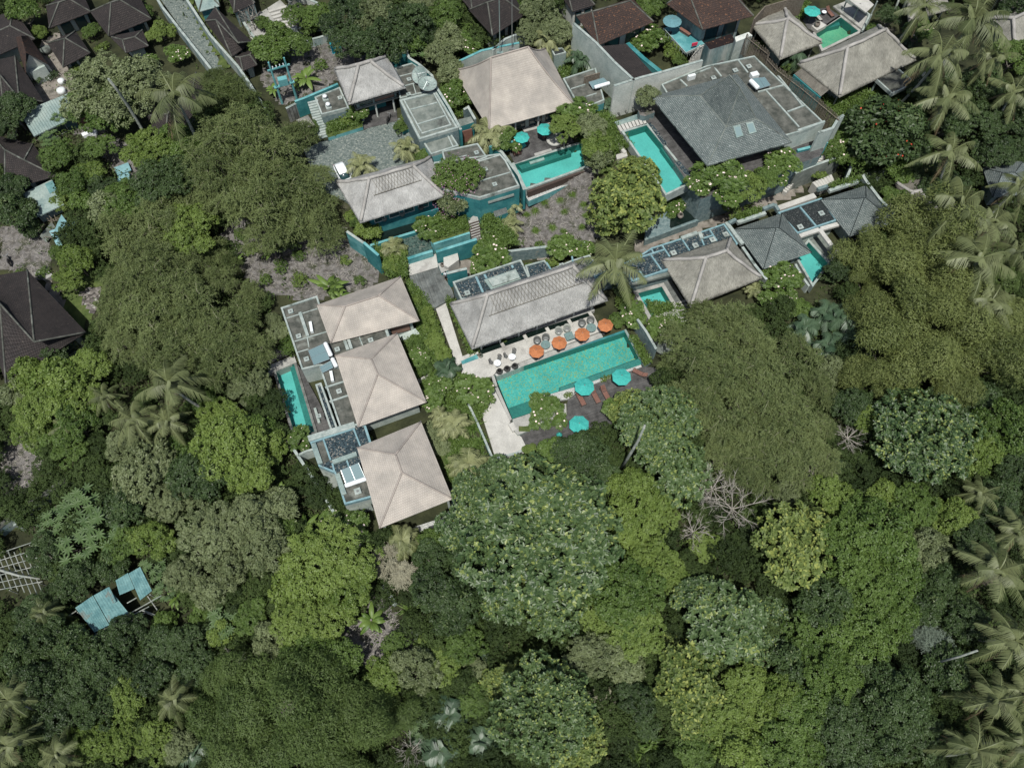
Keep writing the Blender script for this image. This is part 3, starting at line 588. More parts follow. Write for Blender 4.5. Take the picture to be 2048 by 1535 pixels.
def hip_roof(parent, corners, ridge, ze, rise=None, mat='clay_tile', sag=0, jit=0, thick=.18, cap=.11, capmat=None, name='roof', n=(14, 8), und='wood_dark', capname='ridge_cap', pyr=False):
    """corners in order c0..c3 so that the ridge runs from the c0-c3 side to the c1-c2 side (photo pixels at eave height)"""
    c = PP(corners, ze); m0 = (c[0]+c[3])/2; m1 = (c[1]+c[2])/2
    if rise is None: rise = max(solve_ridge(r, m0, m1, ze)-ze for r in (ridge[0], ridge[-1]))
    if pyr or len(ridge) == 1:
        r0 = r1 = P(*ridge[0], ze+rise)
    else: r0, r1 = P(*ridge[0], ze+rise), P(*ridge[1], ze+rise)
    print('roof', parent.name if parent else name, 'rise %.2f' % rise, 'size %.1f x %.1f' % ((c[1]-c[0]).length, (c[3]-c[0]).length), 'ridge %.1f' % (r1-r0).length)
    mb = MB()
    face_grid(mb, c[0], c[1], r0, r1, n[0], n[1], sag, jit)      # far/long
    face_grid(mb, c[2], c[3], r1, r0, n[0], n[1], sag, jit)
    face_grid(mb, c[1], c[2], r1, r1, n[0], n[1], sag, jit); face_grid(mb, c[3], c[0], r0, r0, n[0], n[1], sag, jit)
    # thick eave and underside
    ci = inset(c, thick*.5); N = n[0]
    for k in range(4):
        a, b = c[k], c[(k+1) % 4]; ai, bi = ci[k], ci[(k+1) % 4]; vs = []
        for i in range(N+1):
            p = a.lerp(b, i/N); q = Vector((ai.x, ai.y, 0)).lerp(Vector((bi.x, bi.y, 0)), i/N); z = ze+(jit*nz(p)+jit*.5*nz(p, 2.3) if jit else 0)
            vs += [(p.x, p.y, z), ((p.x*2-q.x), (p.y*2-q.y), ze-thick*.5) if jit else (p.x, p.y, ze-thick*.5), (q.x, q.y, ze-thick)]
        mb.add(vs, [(3*i+j, 3*i+j+1, 3*i+j+4, 3*i+j+3)[::-1] for i in range(N) for j in (0, 1)], 0, [[(i*.1, 0), (i*.1, .1), (i*.1+.1, .1), (i*.1+.1, 0)] for i in range(N) for j in (0, 1)])
    mb.add([(q.x, q.y, ze-thick) for q in ci], [(0, 1, 2, 3)], 1)
    ro = mb.build(name, [mat, und], parent, smooth=bool(jit))
    if cap:
        cm = MB(); K = 8
        for a, b in ((c[0], r0), (c[3], r0), (c[1], r1), (c[2], r1)) + (((r0, r1),) if (r1-r0).length > .2 else ()):
            pts = []
            for i in range(K+1):
                t = i/K; p = a.lerp(b, t); tt = t if a.z < b.z-.1 else 1
                p.z -= sag*4*tt*(1-tt) if tt < 1 else 0
                if jit: p.z += jit*nz(p)
                pts.append(p+Vector((0, 0, cap*.15)))
            cm.tube(pts, cap, 6)
        cm.build(capname, capmat or mat, ro, smooth=True)
    return ro, c, r0, r1
def walls(parent, c, z0, z1, d, mat='pale_wall', name='wall', top=None):
    q = inset(c, d); mb = MB(); mb.prism([(v.x, v.y) for v in q], z0, z1); return mb.build(name, mat, parent), q
def opening(parent, a, b, u0, u1, z0, z1, frame='white_wall', pane='window_glass', nm='window', depth=.06, sub='pane'):
    """window or door set proud of the wall face a->b (outward is the right-hand side seen from a to b flipped to face the camera)"""
    a = Vector((a[0], a[1], 0)); b = Vector((b[0], b[1], 0)); d = (b-a).normalized(); n = Vector((d.y, -d.x, 0))
    if n.y > 0 and abs(n.y) > .3: n = -n
    L = (b-a).length; p = a+d*(u0+u1)/2*L; w = (u1-u0)*L; ang = math.atan2(d.y, d.x); h = z1-z0; zc = (z0+z1)/2
    mb = MB(); fw = .08
    for off, ww, hh, dz in ((-w/2+fw/2, fw, h, 0), (w/2-fw/2, fw, h, 0), (0, w-2*fw, fw, h/2-fw/2), (0, w-2*fw, fw, -h/2+fw/2)):
        q = p+d*off+n*(depth/2+.01); mb.box((q.x, q.y, zc+dz), (ww, depth, hh), ang)
    f = mb.build(nm, frame, parent); q = p+n*(.025); MB().box((q.x, q.y, zc), (w-2*fw-.01, .03, h-2*fw-.01), ang).build(sub, pane, f); return f
def flat_roof(parent, poly, z, zb, top='concrete', side='pale_wall', name='flat_roof', par='parapet', pw=.22, ph=.22, closed=True, parapet=True):
    c = PP(poly, z); mb = MB().prism([(v.x, v.y) for v in c], zb, z, 0, 1); o = mb.build(name, [top, side], parent)
    if parapet:
        ci = inset(c, pw/2-.003); MB().ribbon([(v.x, v.y) for v in ci], pw, z-.4, z+ph, closed).build('parapet', par, parent)
    return o, c
def beams(parent, segs, z, w=.22, h=.16, mat='blue_beam', name='roof_beam'):
    for k, (a, b) in enumerate(segs):
        p, q = P(*a, z), P(*b, z); MB().ribbon([(p.x, p.y), (q.x, q.y)], w, z-.15, z+h+.004*k).build(name, mat, parent)
def hatch(parent, x, y, z, s=.62, mat='parapet'):
    p = P(x, y, z+.25); mb = MB().box((p.x, p.y, z+.1), (s*.8, s*.8, .24), DA).box((p.x, p.y, z+.26), (s, s, .09), DA); o = mb.build('roof_hatch', mat, parent)
    MB().box((p.x, p.y, z+.325), (s*.35, s*.35, .06), DA).build('vent_cap', 'grey_metal', o)
def solar(label, quad, t0, t1, z, lo=.35, hi=.9, rad=.27, tank_z=None):
    """panel quad (pixels): first two corners low, last two high"""
    a, b = P(*quad[0], z+lo), P(*quad[1], z+lo); c, d = P(*quad[2], z+hi), P(*quad[3], z+hi); o = thing('solar_water_heater', label, 'water heater', ((a.x+c.x)/2, (a.y+c.y)/2, z))
    mb = MB(); n = (b-a).cross(d-a).normalized(); n = n if n.z > 0 else -n; L1, L2 = (b-a).length, (d-a).length
    mb.add([a, b, c, d, a-n*.08, b-n*.08, c-n*.08, d-n*.08], [(0, 1, 2, 3)], 0, [[(0, 0), (L1, 0), (L1, L2), (0, L2)]]); mb.f += [[4, 7, 6, 5], [0, 4, 5, 1], [1, 5, 6, 2], [2, 6, 7, 3], [3, 7, 4, 0]]; mb.mi += [1]*5; mb.uv += [None]*5
    pn = mb.build('panel', ['solar', 'grey_metal'], o); fm = MB(); off = n*.03
    for p, q in ((a, b), (b, c), (c, d), (d, a), ((a+b)/2, (c+d)/2)): fm.tube([p+off, q+off], .02, 4)
    fm.build('frame', 'steel', pn); tz = tank_z or z+hi+.15; p, q = P(*t0, tz), P(*t1, tz); e = (q-p).normalized()
    MB().tube([p, p+e*.06, p+e*.14, q-e*.14, q-e*.06, q], [rad*.55, rad*.9, rad, rad, rad*.9, rad*.55], 14).build('tank', 'white_paint', o, True)
    for v in (p+e*.3, q-e*.3): MB().tube([(v.x, v.y, z), (v.x, v.y, tz-rad*.8)], .04, 5).build('leg', 'grey_metal', o)
    for v in (a, b): MB().tube([(v.x, v.y, z), (v.x, v.y, v.z)], .03, 5).build('leg', 'grey_metal', o)
    return o
def free_wall(label, pts, z, zb, w=.22, mat='teal', cap='parapet', nm='garden_wall', capw=.06, caph=.06):
    c = PP(pts, z); o = thing(nm, label, 'wall', (c[0].x, c[0].y, zb)); q = [(v.x, v.y) for v in c]
    MB().ribbon(q, w, zb, z-caph).build('wall_body', mat, o); MB().ribbon(q, w+capw, z-caph+.002, z).build('coping', cap, o); return o
def slab(name, poly, z, zb, top, side=None, parent=None, kind='structure'):
    c = PP(poly, z); o = MB().prism([(v.x, v.y) for v in c], zb, z, 0, 1).build(name, [top, side or top], parent)
    if kind and not parent: o['kind'] = kind
    return o
def pool(label, poly, z, depth=1.3, tile='mosaic', side='pool_side', coping='parapet', wl=.12, cw=.32, extra=None, copz=.08):
    c = PP(poly, z); o = thing('swimming_pool', label, 'pool', (c[0].x, c[0].y, z)); q = [(v.x, v.y) for v in c]; mb = MB(); n = len(q)
    a = sum(q[i][0]*q[(i+1) % n][1]-q[(i+1) % n][0]*q[i][1] for i in range(n)); q = q if a > 0 else q[::-1]
    mb.add([(x, y, z-depth) for x, y in q], [tuple(range(n))], 0)
    vs = [(x, y, z-depth) for x, y in q]+[(x, y, z+.0) for x, y in q]; mb.add(vs, [(i, n+i, n+(i+1) % n, (i+1) % n) for i in range(n)], 1)
    mb.build('basin', [tile, side], o); qi = q
    MB().add([(x, y, z-wl) for x, y in qi], [tuple(range(n))]).build('water', 'water', o)
    co = inset([Vector((x, y, 0)) for x, y in q], -cw/2-.004)
    if coping: MB().ribbon([(v.x, v.y) for v in co], cw, z-depth-.1, z+copz, True).build('coping', coping, o)
    if extra:
        for nm, poly2, z2, m2 in extra:
            cc = PP(poly2, z2); MB().prism([(v.x, v.y) for v in cc], z-depth+.004, z2).build(nm, m2, o)
    return o
HOLES = []   # polygons (world) where the ground and slabs are cut by a pool basin
# ---------------- small things ----------------
def umbrella(label, px, py, r, z0, h=2.45, cloth='orange_cloth', group='sun umbrellas', proto={}, ribs=8, cat='umbrella'):
    key = (cloth, ribs); p = P(px, py, z0+h)
    if key not in proto:
        o = thing('sun_umbrella', label, cat, (0, 0, 0), 0, group); mb = MB(); n = ribs
        rows = []
        for j, (rr, zz) in enumerate(((.03, .0), (.35, -.13), (.7, -.26), (1.0, -.37))):
            for k in range(n*2):
                a = math.pi*k/n; sc = rr*(1 if k % 2 == 0 else math.cos(math.pi/n)*.985); rows.append((sc*math.cos(a), sc*math.sin(a), zz-(0 if k % 2 == 0 else .015*rr)))
        m2 = n*2; fs = [(j*m2+k, (j+1)*m2+k, (j+1)*m2+(k+1) % m2, j*m2+(k+1) % m2) for j in range(3) for k in range(m2)]; fs.append(tuple(range(m2)))
        mb.add(rows, fs); b = len(mb.v); mb.add([(3*0+x*.999, y*.999, z-.012) for x, y, z in rows], [f[::-1] for f in fs])
        rim = [(3*m2+k, b+3*m2+k, b+3*m2+(k+1) % m2, 3*m2+(k+1) % m2) for k in range(m2)]; mb.f += [list(f) for f in rim]; mb.mi += [0]*m2; mb.uv += [None]*m2
        ca = mb.build('canopy', cloth, o)
        for k in range(n):
            a = 2*math.pi*k/n; MB().tube([(0, 0, .012), (math.cos(a), math.sin(a), -.358)], .012, 4).build('rib', cloth, ca)
        MB().lathe([(.01, 0), (.05, .01), (.06, .05), (.02, .09)], (0, 0, 0), 8).build('finial', 'grey_metal', ca)
        MB().tube([(0, 0, -2.3), (0, 0, 0)], .02, 6).build('pole', 'grey_metal', o); MB().lathe([(.05, -2.31), (.24, -2.3), (.24, -2.24), (.04, -2.2)], (0, 0, 0), 12).build('base', 'dark_metal', o)
        proto[key] = o
    else:
        o = copy_tree(proto[key])
    rad = r/pxm(py, z0+h); o.scale = (rad, rad, h/2.3); o.location = (p.x, p.y, z0+h); o.rotation_euler.z = DA+.2+px*.01
    o['label'] = label; o['category'] = cat; o['group'] = group; return o
def inst(proto, label, loc, rz=0, s=1, group=None):
    """first use moves the thing itself, later ones copy it"""
    if proto.get('used'): o = copy_tree(proto)
    else: o = proto; o['used'] = 1
    o.location = loc; o.rotation_euler.z = rz; o.scale = (s, s, s); o['label'] = label
    if group: o['group'] = group
    return o
def mk_tub():
    o = thing('lounge_chair', 'x', 'chair'); mb = MB(); n = 14; vs = []
    for j, (rr, zz) in enumerate(((.36, .12), (.45, .42), (.47, .8), (.40, .8), (.37, .42))):
        for k in range(n+1):
            a = -2.3+4.6*k/n; hh = zz if zz < .7 else .52+.34*math.cos(a*.55)**2; vs.append((-rr*math.cos(a), rr*math.sin(a), hh))
    m2 = n+1; mb.add(vs, [(j*m2+k, j*m2+k+1, (j+1)*m2+k+1, (j+1)*m2+k) for j in range(4) for k in range(n)]); mb.build('backrest', 'wicker', o, True)
    MB().lathe([(.3, .1), (.37, .14), (.38, .38), (.3, .4)], (0, 0, 0), 16).build('seat', 'wicker', o); MB().lathe([(.2, .4), (.31, .42), (.31, .5), (.24, .53)], (.02, 0, 0), 14).build('cushion', 'wood_dark' if 0 else 'grey_metal', o)
    for x, y in ((.24, .24), (-.24, .24), (.24, -.24), (-.24, -.24)): MB().tube([(x, y, 0), (x, y, .14)], .025, 5).build('leg', 'dark_metal', o)
    return o
def mk_cafe():
    o = thing('cafe_chair', 'x', 'chair'); MB().lathe([(.2, .42), (.23, .44), (.22, .47)], (0, 0, 0), 12).build('seat', 'wicker', o); b = MB()
    for k in range(6): a = -1.1+2.2*k/5; b.tube([(-.21*math.cos(a), .21*math.sin(a), .45), (-.25*math.cos(a), .25*math.sin(a), .88)], .02, 4)
    b.tube([(-.25*math.cos(-1.1+2.2*k/8), .25*math.sin(-1.1+2.2*k/8), .88) for k in range(9)], .035, 5); b.build('backrest', 'dark_metal', o)
    for x, y in ((.15, .15), (-.15, .15), (.15, -.15), (-.15, -.15)): MB().tube([(x*1.2, y*1.2, 0), (x, y, .43)], .015, 4).build('leg', 'dark_metal', o)
    return o
def mk_table(r, top, sq=False, h=.72, legm='dark_metal'):
    o = thing('round_table' if not sq else 'square_table', 'x', 'table')
    if sq: MB().box((0, 0, h-.02), (r*2, r*2, .05)).build('table_top', top, o)
    else: MB().lathe([(r*.97, -.03), (r, -.015), (r, .01), (r*.97, .02)], (0, 0, h), 24).build('table_top', top, o)
    MB().lathe([(.04, 0), (.035, .3), (.05, h-.04)], (0, 0, 0), 8).build('pedestal', legm, o); MB().lathe([(r*.55, 0), (r*.55, .03), (.05, .07)], (0, 0, 0), 12).build('base', legm, o)
    MB().lathe([(.05, 0), (.06, .06), (.03, .09)], (0, 0, h+.02), 8).build('centre_cap', 'grey_metal', o); return o
def mk_jar(R=.45, H=.75, mat='pot', wat=True):
    o = thing('stone_jar', 'x', 'jar'); p = [(R*.55, 0), (R*.85, H*.25), (R, H*.55), (R*.8, H*.85), (R*.62, H*.93), (R*.72, H), (R*.6, H), (R*.5, H*.9), (R*.6, H*.8)]
    MB().lathe(p, (0, 0, 0), 18).build('body', mat, o, True); MB().lathe([(R*.5, H*.72), (R*.56, H*.8)], (0, 0, 0), 14).build('water_fill' if wat else 'soil_fill', 'water_dark', o); return o
def mk_lounger():
    o = thing('sun_lounger', 'x', 'lounger'); f = MB()
    for y in (-.3, .3): f.box((0, y, .3), (1.95, .06, .08))
    for x in (-.96, .96): f.box((x, 0, .3), (.06, .54, .08))
    f.build('frame', 'wood_dark', o); s = MB()
    for k in range(12): s.box((-.9+k*.105, 0, .33), (.085, .53, .025))
    s.build('seat', 'wood_red', o); b = MB(); n = 7
    for k in range(n): u = (k+.5)/n*.72; b.box((.36+u*.85, 0, .36+u*.62), (.07, .55, .03))
    for y in (-.25, .25): b.tube([(.34, y, .34), (.98, y, .80)], .022, 4)
    b.build('backrest', 'wood_red', o)
    for x, y in ((-.9, -.3), (-.9, .3), (.9, -.3), (.9, .3)): MB().box((x, y, .13), (.06, .055, .26)).build('leg', 'wood_dark', o)
    return o
def mk_scooter(body='dark_metal'):
    o = thing('motor_scooter', 'x', 'scooter')
    for x in (-.62, .62):
        w = MB(); w.tube([(x+.24*math.cos(a*.5236), 0, .27+.24*math.sin(a*.5236)) for a in range(13)], .055, 6, cap=False); wo = w.build('wheel', 'black_rubber', o); MB().tube([(x, -.03, .27), (x, .03, .27)], .17, 12).build('hub', 'grey_metal', wo)
    b = MB().tube([(-.78, 0, .62), (-.5, 0, .66), (-.1, 0, .5), (.1, 0, .34), (.35, 0, .4), (.5, 0, .85)], [.06, .16, .19, .14, .1, .12], 8); b.build('body', body, o, True)
    MB().tube([(-.72, 0, .80), (-.45, 0, .82), (-.05, 0, .76), (.02, 0, .72)], [.06, .14, .13, .05], 8).build('seat', 'black_rubber', o, True)
    MB().tube([(.46, -.33, 1.02), (.52, -.1, .98), (.52, .1, .98), (.46, .33, 1.02)], .025, 6).build('handlebar', 'grey_metal', o)
    for y in (-.28, .28): MB().lathe([(.01, 0), (.05, .01), (.05, .04), (.01, .05)], (.5, y, 1.1), 8).build('mirror', 'steel', o)
    MB().tube([(.6, 0, .27), (.5, 0, .8)], .045, 6).build('fork', 'grey_metal', o); MB().lathe([(.02, 0), (.07, .02), (.05, .08)], (.6, 0, .82), 8).build('headlight', 'white_paint', o); return o
def mk_car():
    o = thing('parked_car', 'x', 'car'); L, W = 4.3, 1.75
    xs = [-2.12, -2.05, -1.6, -.9, 0, .9, 1.5, 1.95, 2.12]; hw = [.66, .76, .85, .875, .875, .87, .84, .74, .6]; zt = [.78, .88, .93, .95, .95, .94, .9, .8, .66]
    def loft(mb, X, HW, Z0, Z1, tp=1.0):
        vs = []; m_ = 8
        for x, w, a, b in zip(X, HW, Z0, Z1):
            vs += [(x, -w*.9, a), (x, -w, a+(b-a)*.35), (x, -w*tp*.98, a+(b-a)*.8), (x, -w*tp*.85, b), (x, w*tp*.85, b), (x, w*tp*.98, a+(b-a)*.8), (x, w, a+(b-a)*.35), (x, w*.9, a)]
        n = len(X); fs = [(i*m_+k, i*m_+(k+1) % m_, (i+1)*m_+(k+1) % m_, (i+1)*m_+k) for i in range(n-1) for k in range(m_)]; fs += [tuple(range(m_))[::-1], tuple((n-1)*m_+k for k in range(m_))]; mb.add(vs, fs)
    b = MB(); loft(b, xs, hw, [.3]*9, zt); b.build('body', 'white_paint', o, True)
    c = MB(); loft(c, [-1.95, -1.6, -.9, 0, .55, 1.15], [.6, .7, .74, .74, .72, .6], [.86]*6, [1.0, 1.36, 1.47, 1.48, 1.42, .98], .84); c.build('window_band', 'window_glass', o, True)
    r = MB(); loft(r, [-1.62, -1.2, -.4, .25, .52], [.6, .63, .64, .63, .58], [1.34, 1.42, 1.45, 1.43, 1.38], [1.43, 1.5, 1.53, 1.51, 1.45], .95); r.build('roof', 'white_paint', o, True)
    for x in (-1.35, 1.35):
        for y in (-.8, .8): w = MB().tube([(x, y-.1, .31), (x, y+.1, .31)], .32, 16).build('wheel', 'black_rubber', o); MB().tube([(x, y-.11, .31), (x, y+.11, .31)], .18, 10).build('rim', 'steel', w)
    for y in (-.58, .58): MB().box((2.0, y, .66), (.12, .3, .14)).build('headlight', 'steel', o); MB().box((-2.06, y, .75), (.1, .26, .16)).build('tail_light', 'red_cloth', o)
    for y in (-.93, .93): MB().box((.75, y, .98), (.12, .16, .12)).build('mirror', 'white_paint', o)
    return o
def mk_dish():
    o = thing('satellite_dish', 'x', 'satellite dish'); n = 24; vs = []; rr = (.02, .35, .7, 1.0, 1.2)
    for r in rr:
        for k in range(n): a = 2*math.pi*k/n; vs.append((r*math.cos(a), r*math.sin(a), .28*r*r))
    mb = MB().add(vs, [(j*n+k, (j+1)*n+k, (j+1)*n+(k+1) % n, j*n+(k+1) % n) for j in range(4) for k in range(n)]).add([(x, y, z-.02) for x, y, z in vs], [(j*n+k, j*n+(k+1) % n, (j+1)*n+(k+1) % n, (j+1)*n+k) for j in range(4) for k in range(n)])
    d = mb.build('reflector', 'stain_metal', o); rb = MB()
    for k in range(12): a = math.pi*k/6; rb.tube([(r*math.cos(a), r*math.sin(a), .28*r*r+.015) for r in rr], .014, 4)
    rb.tube([(1.2*math.cos(2*math.pi*k/n), 1.2*math.sin(2*math.pi*k/n), .41) for k in range(n+1)], .025, 5); rb.build('rim', 'grey_metal', d)
    f = MB()
    for a in (0, 2.09, 4.19): f.tube([(1.0*math.cos(a), 1.0*math.sin(a), .3), (0, 0, .95)], .018, 4)
    f.lathe([(.02, 0), (.08, .02), (.08, .16), (.03, .2)], (0, 0, .86), 8); f.build('feed_horn', 'steel', o); MB().tube([(0, 0, -1.1), (0, 0, 0)], .06, 8).build('mast', 'grey_metal', o); return o
def mk_person():
    o = thing('person', 'x', 'person'); J = {}; V = []; E = []; Rd = []
    def j(n, p, r, par=None):
        J[n] = len(V); V.append(p); Rd.append(r)
        if par: E.append((J[par], J[n]))
    j('pelvis', (0, 0, .96), .15); j('waist', (0, 0, 1.12), .135, 'pelvis'); j('chest', (.02, 0, 1.34), .165, 'waist'); j('neck', (.02, 0, 1.5), .06, 'chest'); j('head', (.05, 0, 1.6), .085, 'neck'); j('crown', (.05, 0, 1.71), .075, 'head')
    for s, n in ((1, 'l'), (-1, 'r')):
        j(n+'hip', (0, s*.1, .9), .095, 'pelvis'); j(n+'knee', (.05*s, s*.11, .5), .062, n+'hip'); j(n+'ank', (.02*s, s*.11, .09), .042, n+'knee'); j(n+'toe', (.17+.02*s, s*.12, .04), .035, n+'ank')
        j(n+'sh', (.01, s*.19, 1.42), .058, 'chest'); j(n+'el', (.03, s*.25, 1.14), .042, n+'sh'); j(n+'wr', (.14, s*.24, .92), .028, n+'el'); j(n+'palm', (.17, s*.235, .85), .03, n+'wr')
        for k in range(4): j(n+'f%d' % k, (.185+.012*k, s*(.21+.016*k), .77+.006*abs(k-2)), .009, n+'palm')
        j(n+'th', (.21, s*.20, .82), .010, n+'palm')
    me = bpy.data.meshes.new('body'); me.from_pydata(V, E, []); me.materials.append(M['skin']); b = bpy.data.objects.new('body', me); COL.objects.link(b); b.parent = o
    md = b.modifiers.new('skin', 'SKIN'); sv = me.skin_vertices[0].data
    for k, r in enumerate(Rd): sv[k].radius = (r, r)
    sv[0].use_root = True; b.modifiers.new('sub', 'SUBSURF').levels = 1
    MB().lathe([(.15, .93), (.165, 1.05), (.175, 1.3), (.185, 1.42), (.1, 1.5), (.06, 1.52)], (.01, 0, 0), 14).tube([(.01, .17, 1.43), (.03, .25, 1.15)], [.085, .06], 8).tube([(.01, -.17, 1.43), (.03, -.25, 1.15)], [.085, .06], 8).build('shirt', 'shirt', o, True)
    MB().tube([(0, .09, .98), (.05, .11, .5), (.02, .11, .1)], [.125, .085, .07], 8).tube([(0, -.09, .98), (-.05, -.11, .5), (-.02, -.11, .1)], [.125, .085, .07], 8).build('trousers', 'trousers', o, True)
    MB().lathe([(.09, 1.62), (.098, 1.68), (.08, 1.77), (.02, 1.8)], (.04, 0, 0), 12).build('hair', 'hair', o, True); return o
def K(ox, oy, k): return lambda *a: [(ox+a[i]/k, oy+a[i+1]/k) for i in range(0, len(a), 2)]
KA, KB, KC, KD, KE, KF = K(540, 540, 5.686), K(540, 800, 5.1175), K(880, 480, 5.686), K(960, 620, 5.686), K(1180, 400, 5.686), K(1460, 320, 5.686)
KG, KH, KI, KJ, KK = K(600, 90, 5.686), K(660, 300, 5.1175), K(880, 80, 5.686), K(1120, 0, 5.1175), K(1220, 150, 4.2646)
KL, KM, KN, KO, KQ = K(1480, 0, 3.1725), K(0, 0, 3.1725), K(300, 0, 3.1725), K(0, 250, 3.1725), K(1750, 0, 4.25)
def pr(l): return [(l[i], l[i+1]) for i in range(0, len(l), 2)]
def ctr(c, z=0): v = cen(c); return (v.x, v.y, z)
UP, SL = 4.0, 5.6     # floor of the upper terrace and of the slate villa
# ================= pools first (the ground dips under them) =================
POOLS = [(pr([551, 739, 588, 728, 629, 863, 592, 877]), .3), (KD(165, 745, 1650, 250, 1805, 545, 900, 880, 900, 1062, 365, 1235), .3), (KE(545, 1060, 815, 985, 965, 1240, 700, 1330), .6),
         (KI(850, 1415, 1600, 1180, 1750, 1400, 980, 1680), UP), (KK(120, 490, 310, 430, 700, 905, 480, 1010), SL), (KF(760, 1090, 895, 935, 1110, 1170, 940, 1400), .6), (KL(480, 215, 640, 112, 752, 200, 525, 310), UP)]
PW = [([ (v.x, v.y) for v in PP(p, z)], z) for p, z in POOLS]
def inpoly(x, y, q):
    c = False; n = len(q); j = n-1
    for i in range(n):
        if (q[i][1] > y) != (q[j][1] > y) and x < (q[j][0]-q[i][0])*(y-q[i][1])/(q[j][1]-q[i][1])+q[i][0]: c = not c
        j = i
    return c
PWI = [([(v.x, v.y) for v in inset([Vector((a, b, 0)) for a, b in q], -.35)], z) for q, z in PW]
def Gv(x, y):
    g = G(x, y)
    for q, z in PWI:
        if inpoly(x, y, q): g = min(g, z-1.9)
    return g
# ================= ground =================
xs = np.concatenate([np.arange(-900, -110, 60), np.arange(-110, -42, 3.), np.arange(-42, 78, .8), np.arange(78, 130, 3.), np.arange(130, 900, 60)])
ys = np.concatenate([np.arange(-700, -60, 60), np.arange(-60, 20, 2.), np.arange(20, 140, .8), np.arange(140, 900, 60)])
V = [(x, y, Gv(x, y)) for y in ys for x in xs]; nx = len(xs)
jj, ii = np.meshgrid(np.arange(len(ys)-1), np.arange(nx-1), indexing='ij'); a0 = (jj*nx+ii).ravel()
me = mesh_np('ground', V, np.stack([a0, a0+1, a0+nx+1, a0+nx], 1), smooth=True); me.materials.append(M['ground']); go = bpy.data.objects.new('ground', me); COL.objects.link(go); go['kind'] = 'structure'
def patch(name, poly, mat, lift=.06, z=None):
    """thin sheet lying on the ground"""
    pts = [Pg(a, b) for a, b in poly]; zz = [G(p.x, p.y)+lift for p in pts]; q = [(p.x, p.y) for p in pts]
    x0, x1 = min(p[0] for p in q), max(p[0] for p in q); y0, y1 = min(p[1] for p in q), max(p[1] for p in q); st = .7; mb = MB(); idx = {}
    gx = np.arange(x0, x1+st, st); gy = np.arange(y0, y1+st, st)
    for j in range(len(gy)-1):
        for i in range(len(gx)-1):
            if inpoly(gx[i]+st/2+.5*noise.noise(Vector((gx[i], gy[j], 0))), gy[j]+st/2+.5*noise.noise(Vector((gy[j], gx[i], 3))), q):
                f = []
                for u, v in ((i, j), (i+1, j), (i+1, j+1), (i, j+1)):
                    if (u, v) not in idx: idx[(u, v)] = len(mb.v); x_, y_ = gx[u]+.25*noise.noise(Vector((u*.9, v*.9, 1))), gy[v]+.25*noise.noise(Vector((u*.9, v*.9, 7))); mb.v.append((x_, y_, G(x_, y_)+lift))
                    f.append(idx[(u, v)])
                mb.f.append(f); mb.mi.append(0); mb.uv.append(None)
    o = mb.build(name, mat, None, True); o['kind'] = 'structure'; return o
SOIL = [pr([640, 420, 700, 470, 760, 540, 745, 580, 620, 600, 520, 590, 470, 520, 440, 470, 480, 430, 560, 500]), pr([690, 1130, 730, 1150, 800, 1240, 840, 1300, 790, 1330, 700, 1330, 680, 1270, 740, 1220]), pr([0, 870, 60, 850, 90, 930, 50, 990, 0, 1010]),
        pr([0, 455, 60, 440, 110, 500, 90, 560, 40, 545, 0, 540]), pr([180, 240, 240, 280, 290, 320, 270, 370, 230, 340, 200, 310, 150, 260]), pr([1030, 385, 1190, 330, 1205, 480, 1040, 500, 1000, 450]), pr([540, 110, 700, 60, 740, 110, 640, 190, 560, 210, 520, 160]), pr([85, 80, 130, 60, 150, 130, 175, 190, 60, 230, 60, 150])]
for s_ in SOIL[:6]: patch('bare_soil', s_, 'soil')
patch('bare_soil', SOIL[6], 'soil'); patch('village_yard', SOIL[7], 'earth_path')
patch('lawn', pr([125, 590, 180, 540, 215, 560, 190, 620, 165, 660, 140, 650]), 'grass', .08); patch('lawn', KB(1690, 540, 1850, 500, 1900, 700, 1990, 860, 1840, 890), 'grass', .08); patch('lawn', KA(1700, 1040, 1870, 1140, 1720, 1200), 'grass', .08)
patch('earth_path', KE(500, 470, 900, 330, 1250, 240, 1700, 100, 1990, -20, 2400, -160, 2420, -80, 1960, 90, 1640, 220, 1000, 430, 560, 640), 'earth_path', .09)
patch('earth_path', KC(60, 300, 240, 240, 560, 160, 1500, 90, 1700, 60, 1740, 150, 1480, 190, 930, 230, 300, 400, 80, 420), 'earth_path', .09)
# lane and cobbled courtyard
z = UP+.15; slab('lane', pr([318, -6, 372, -6, 448, 139, 420, 139]), z, z-1, 'cobble'); patch('verge', pr([366, -6, 382, -6, 462, 139, 448, 139]), 'grass', .25)
slab('courtyard', pr([607, 300, 640, 284, 727, 261, 760, 245, 800, 236, 815, 262, 840, 290, 866, 340, 700, 405, 640, 380]), UP+.12, UP-1, 'cobble')
free_wall('plastered wall along the left side of the cobbled lane', pr([312, -6, 325, 15, 420, 135, 437, 160]), UP+2.2, UP-.5, .3, 'stained_wall')
free_wall('long leaning plastered wall along the right side of the cobbled lane', pr([370, -6, 420, 70, 476, 133, 500, 168, 531, 218]), UP+2.2, UP-.5, .3, 'stained_wall')

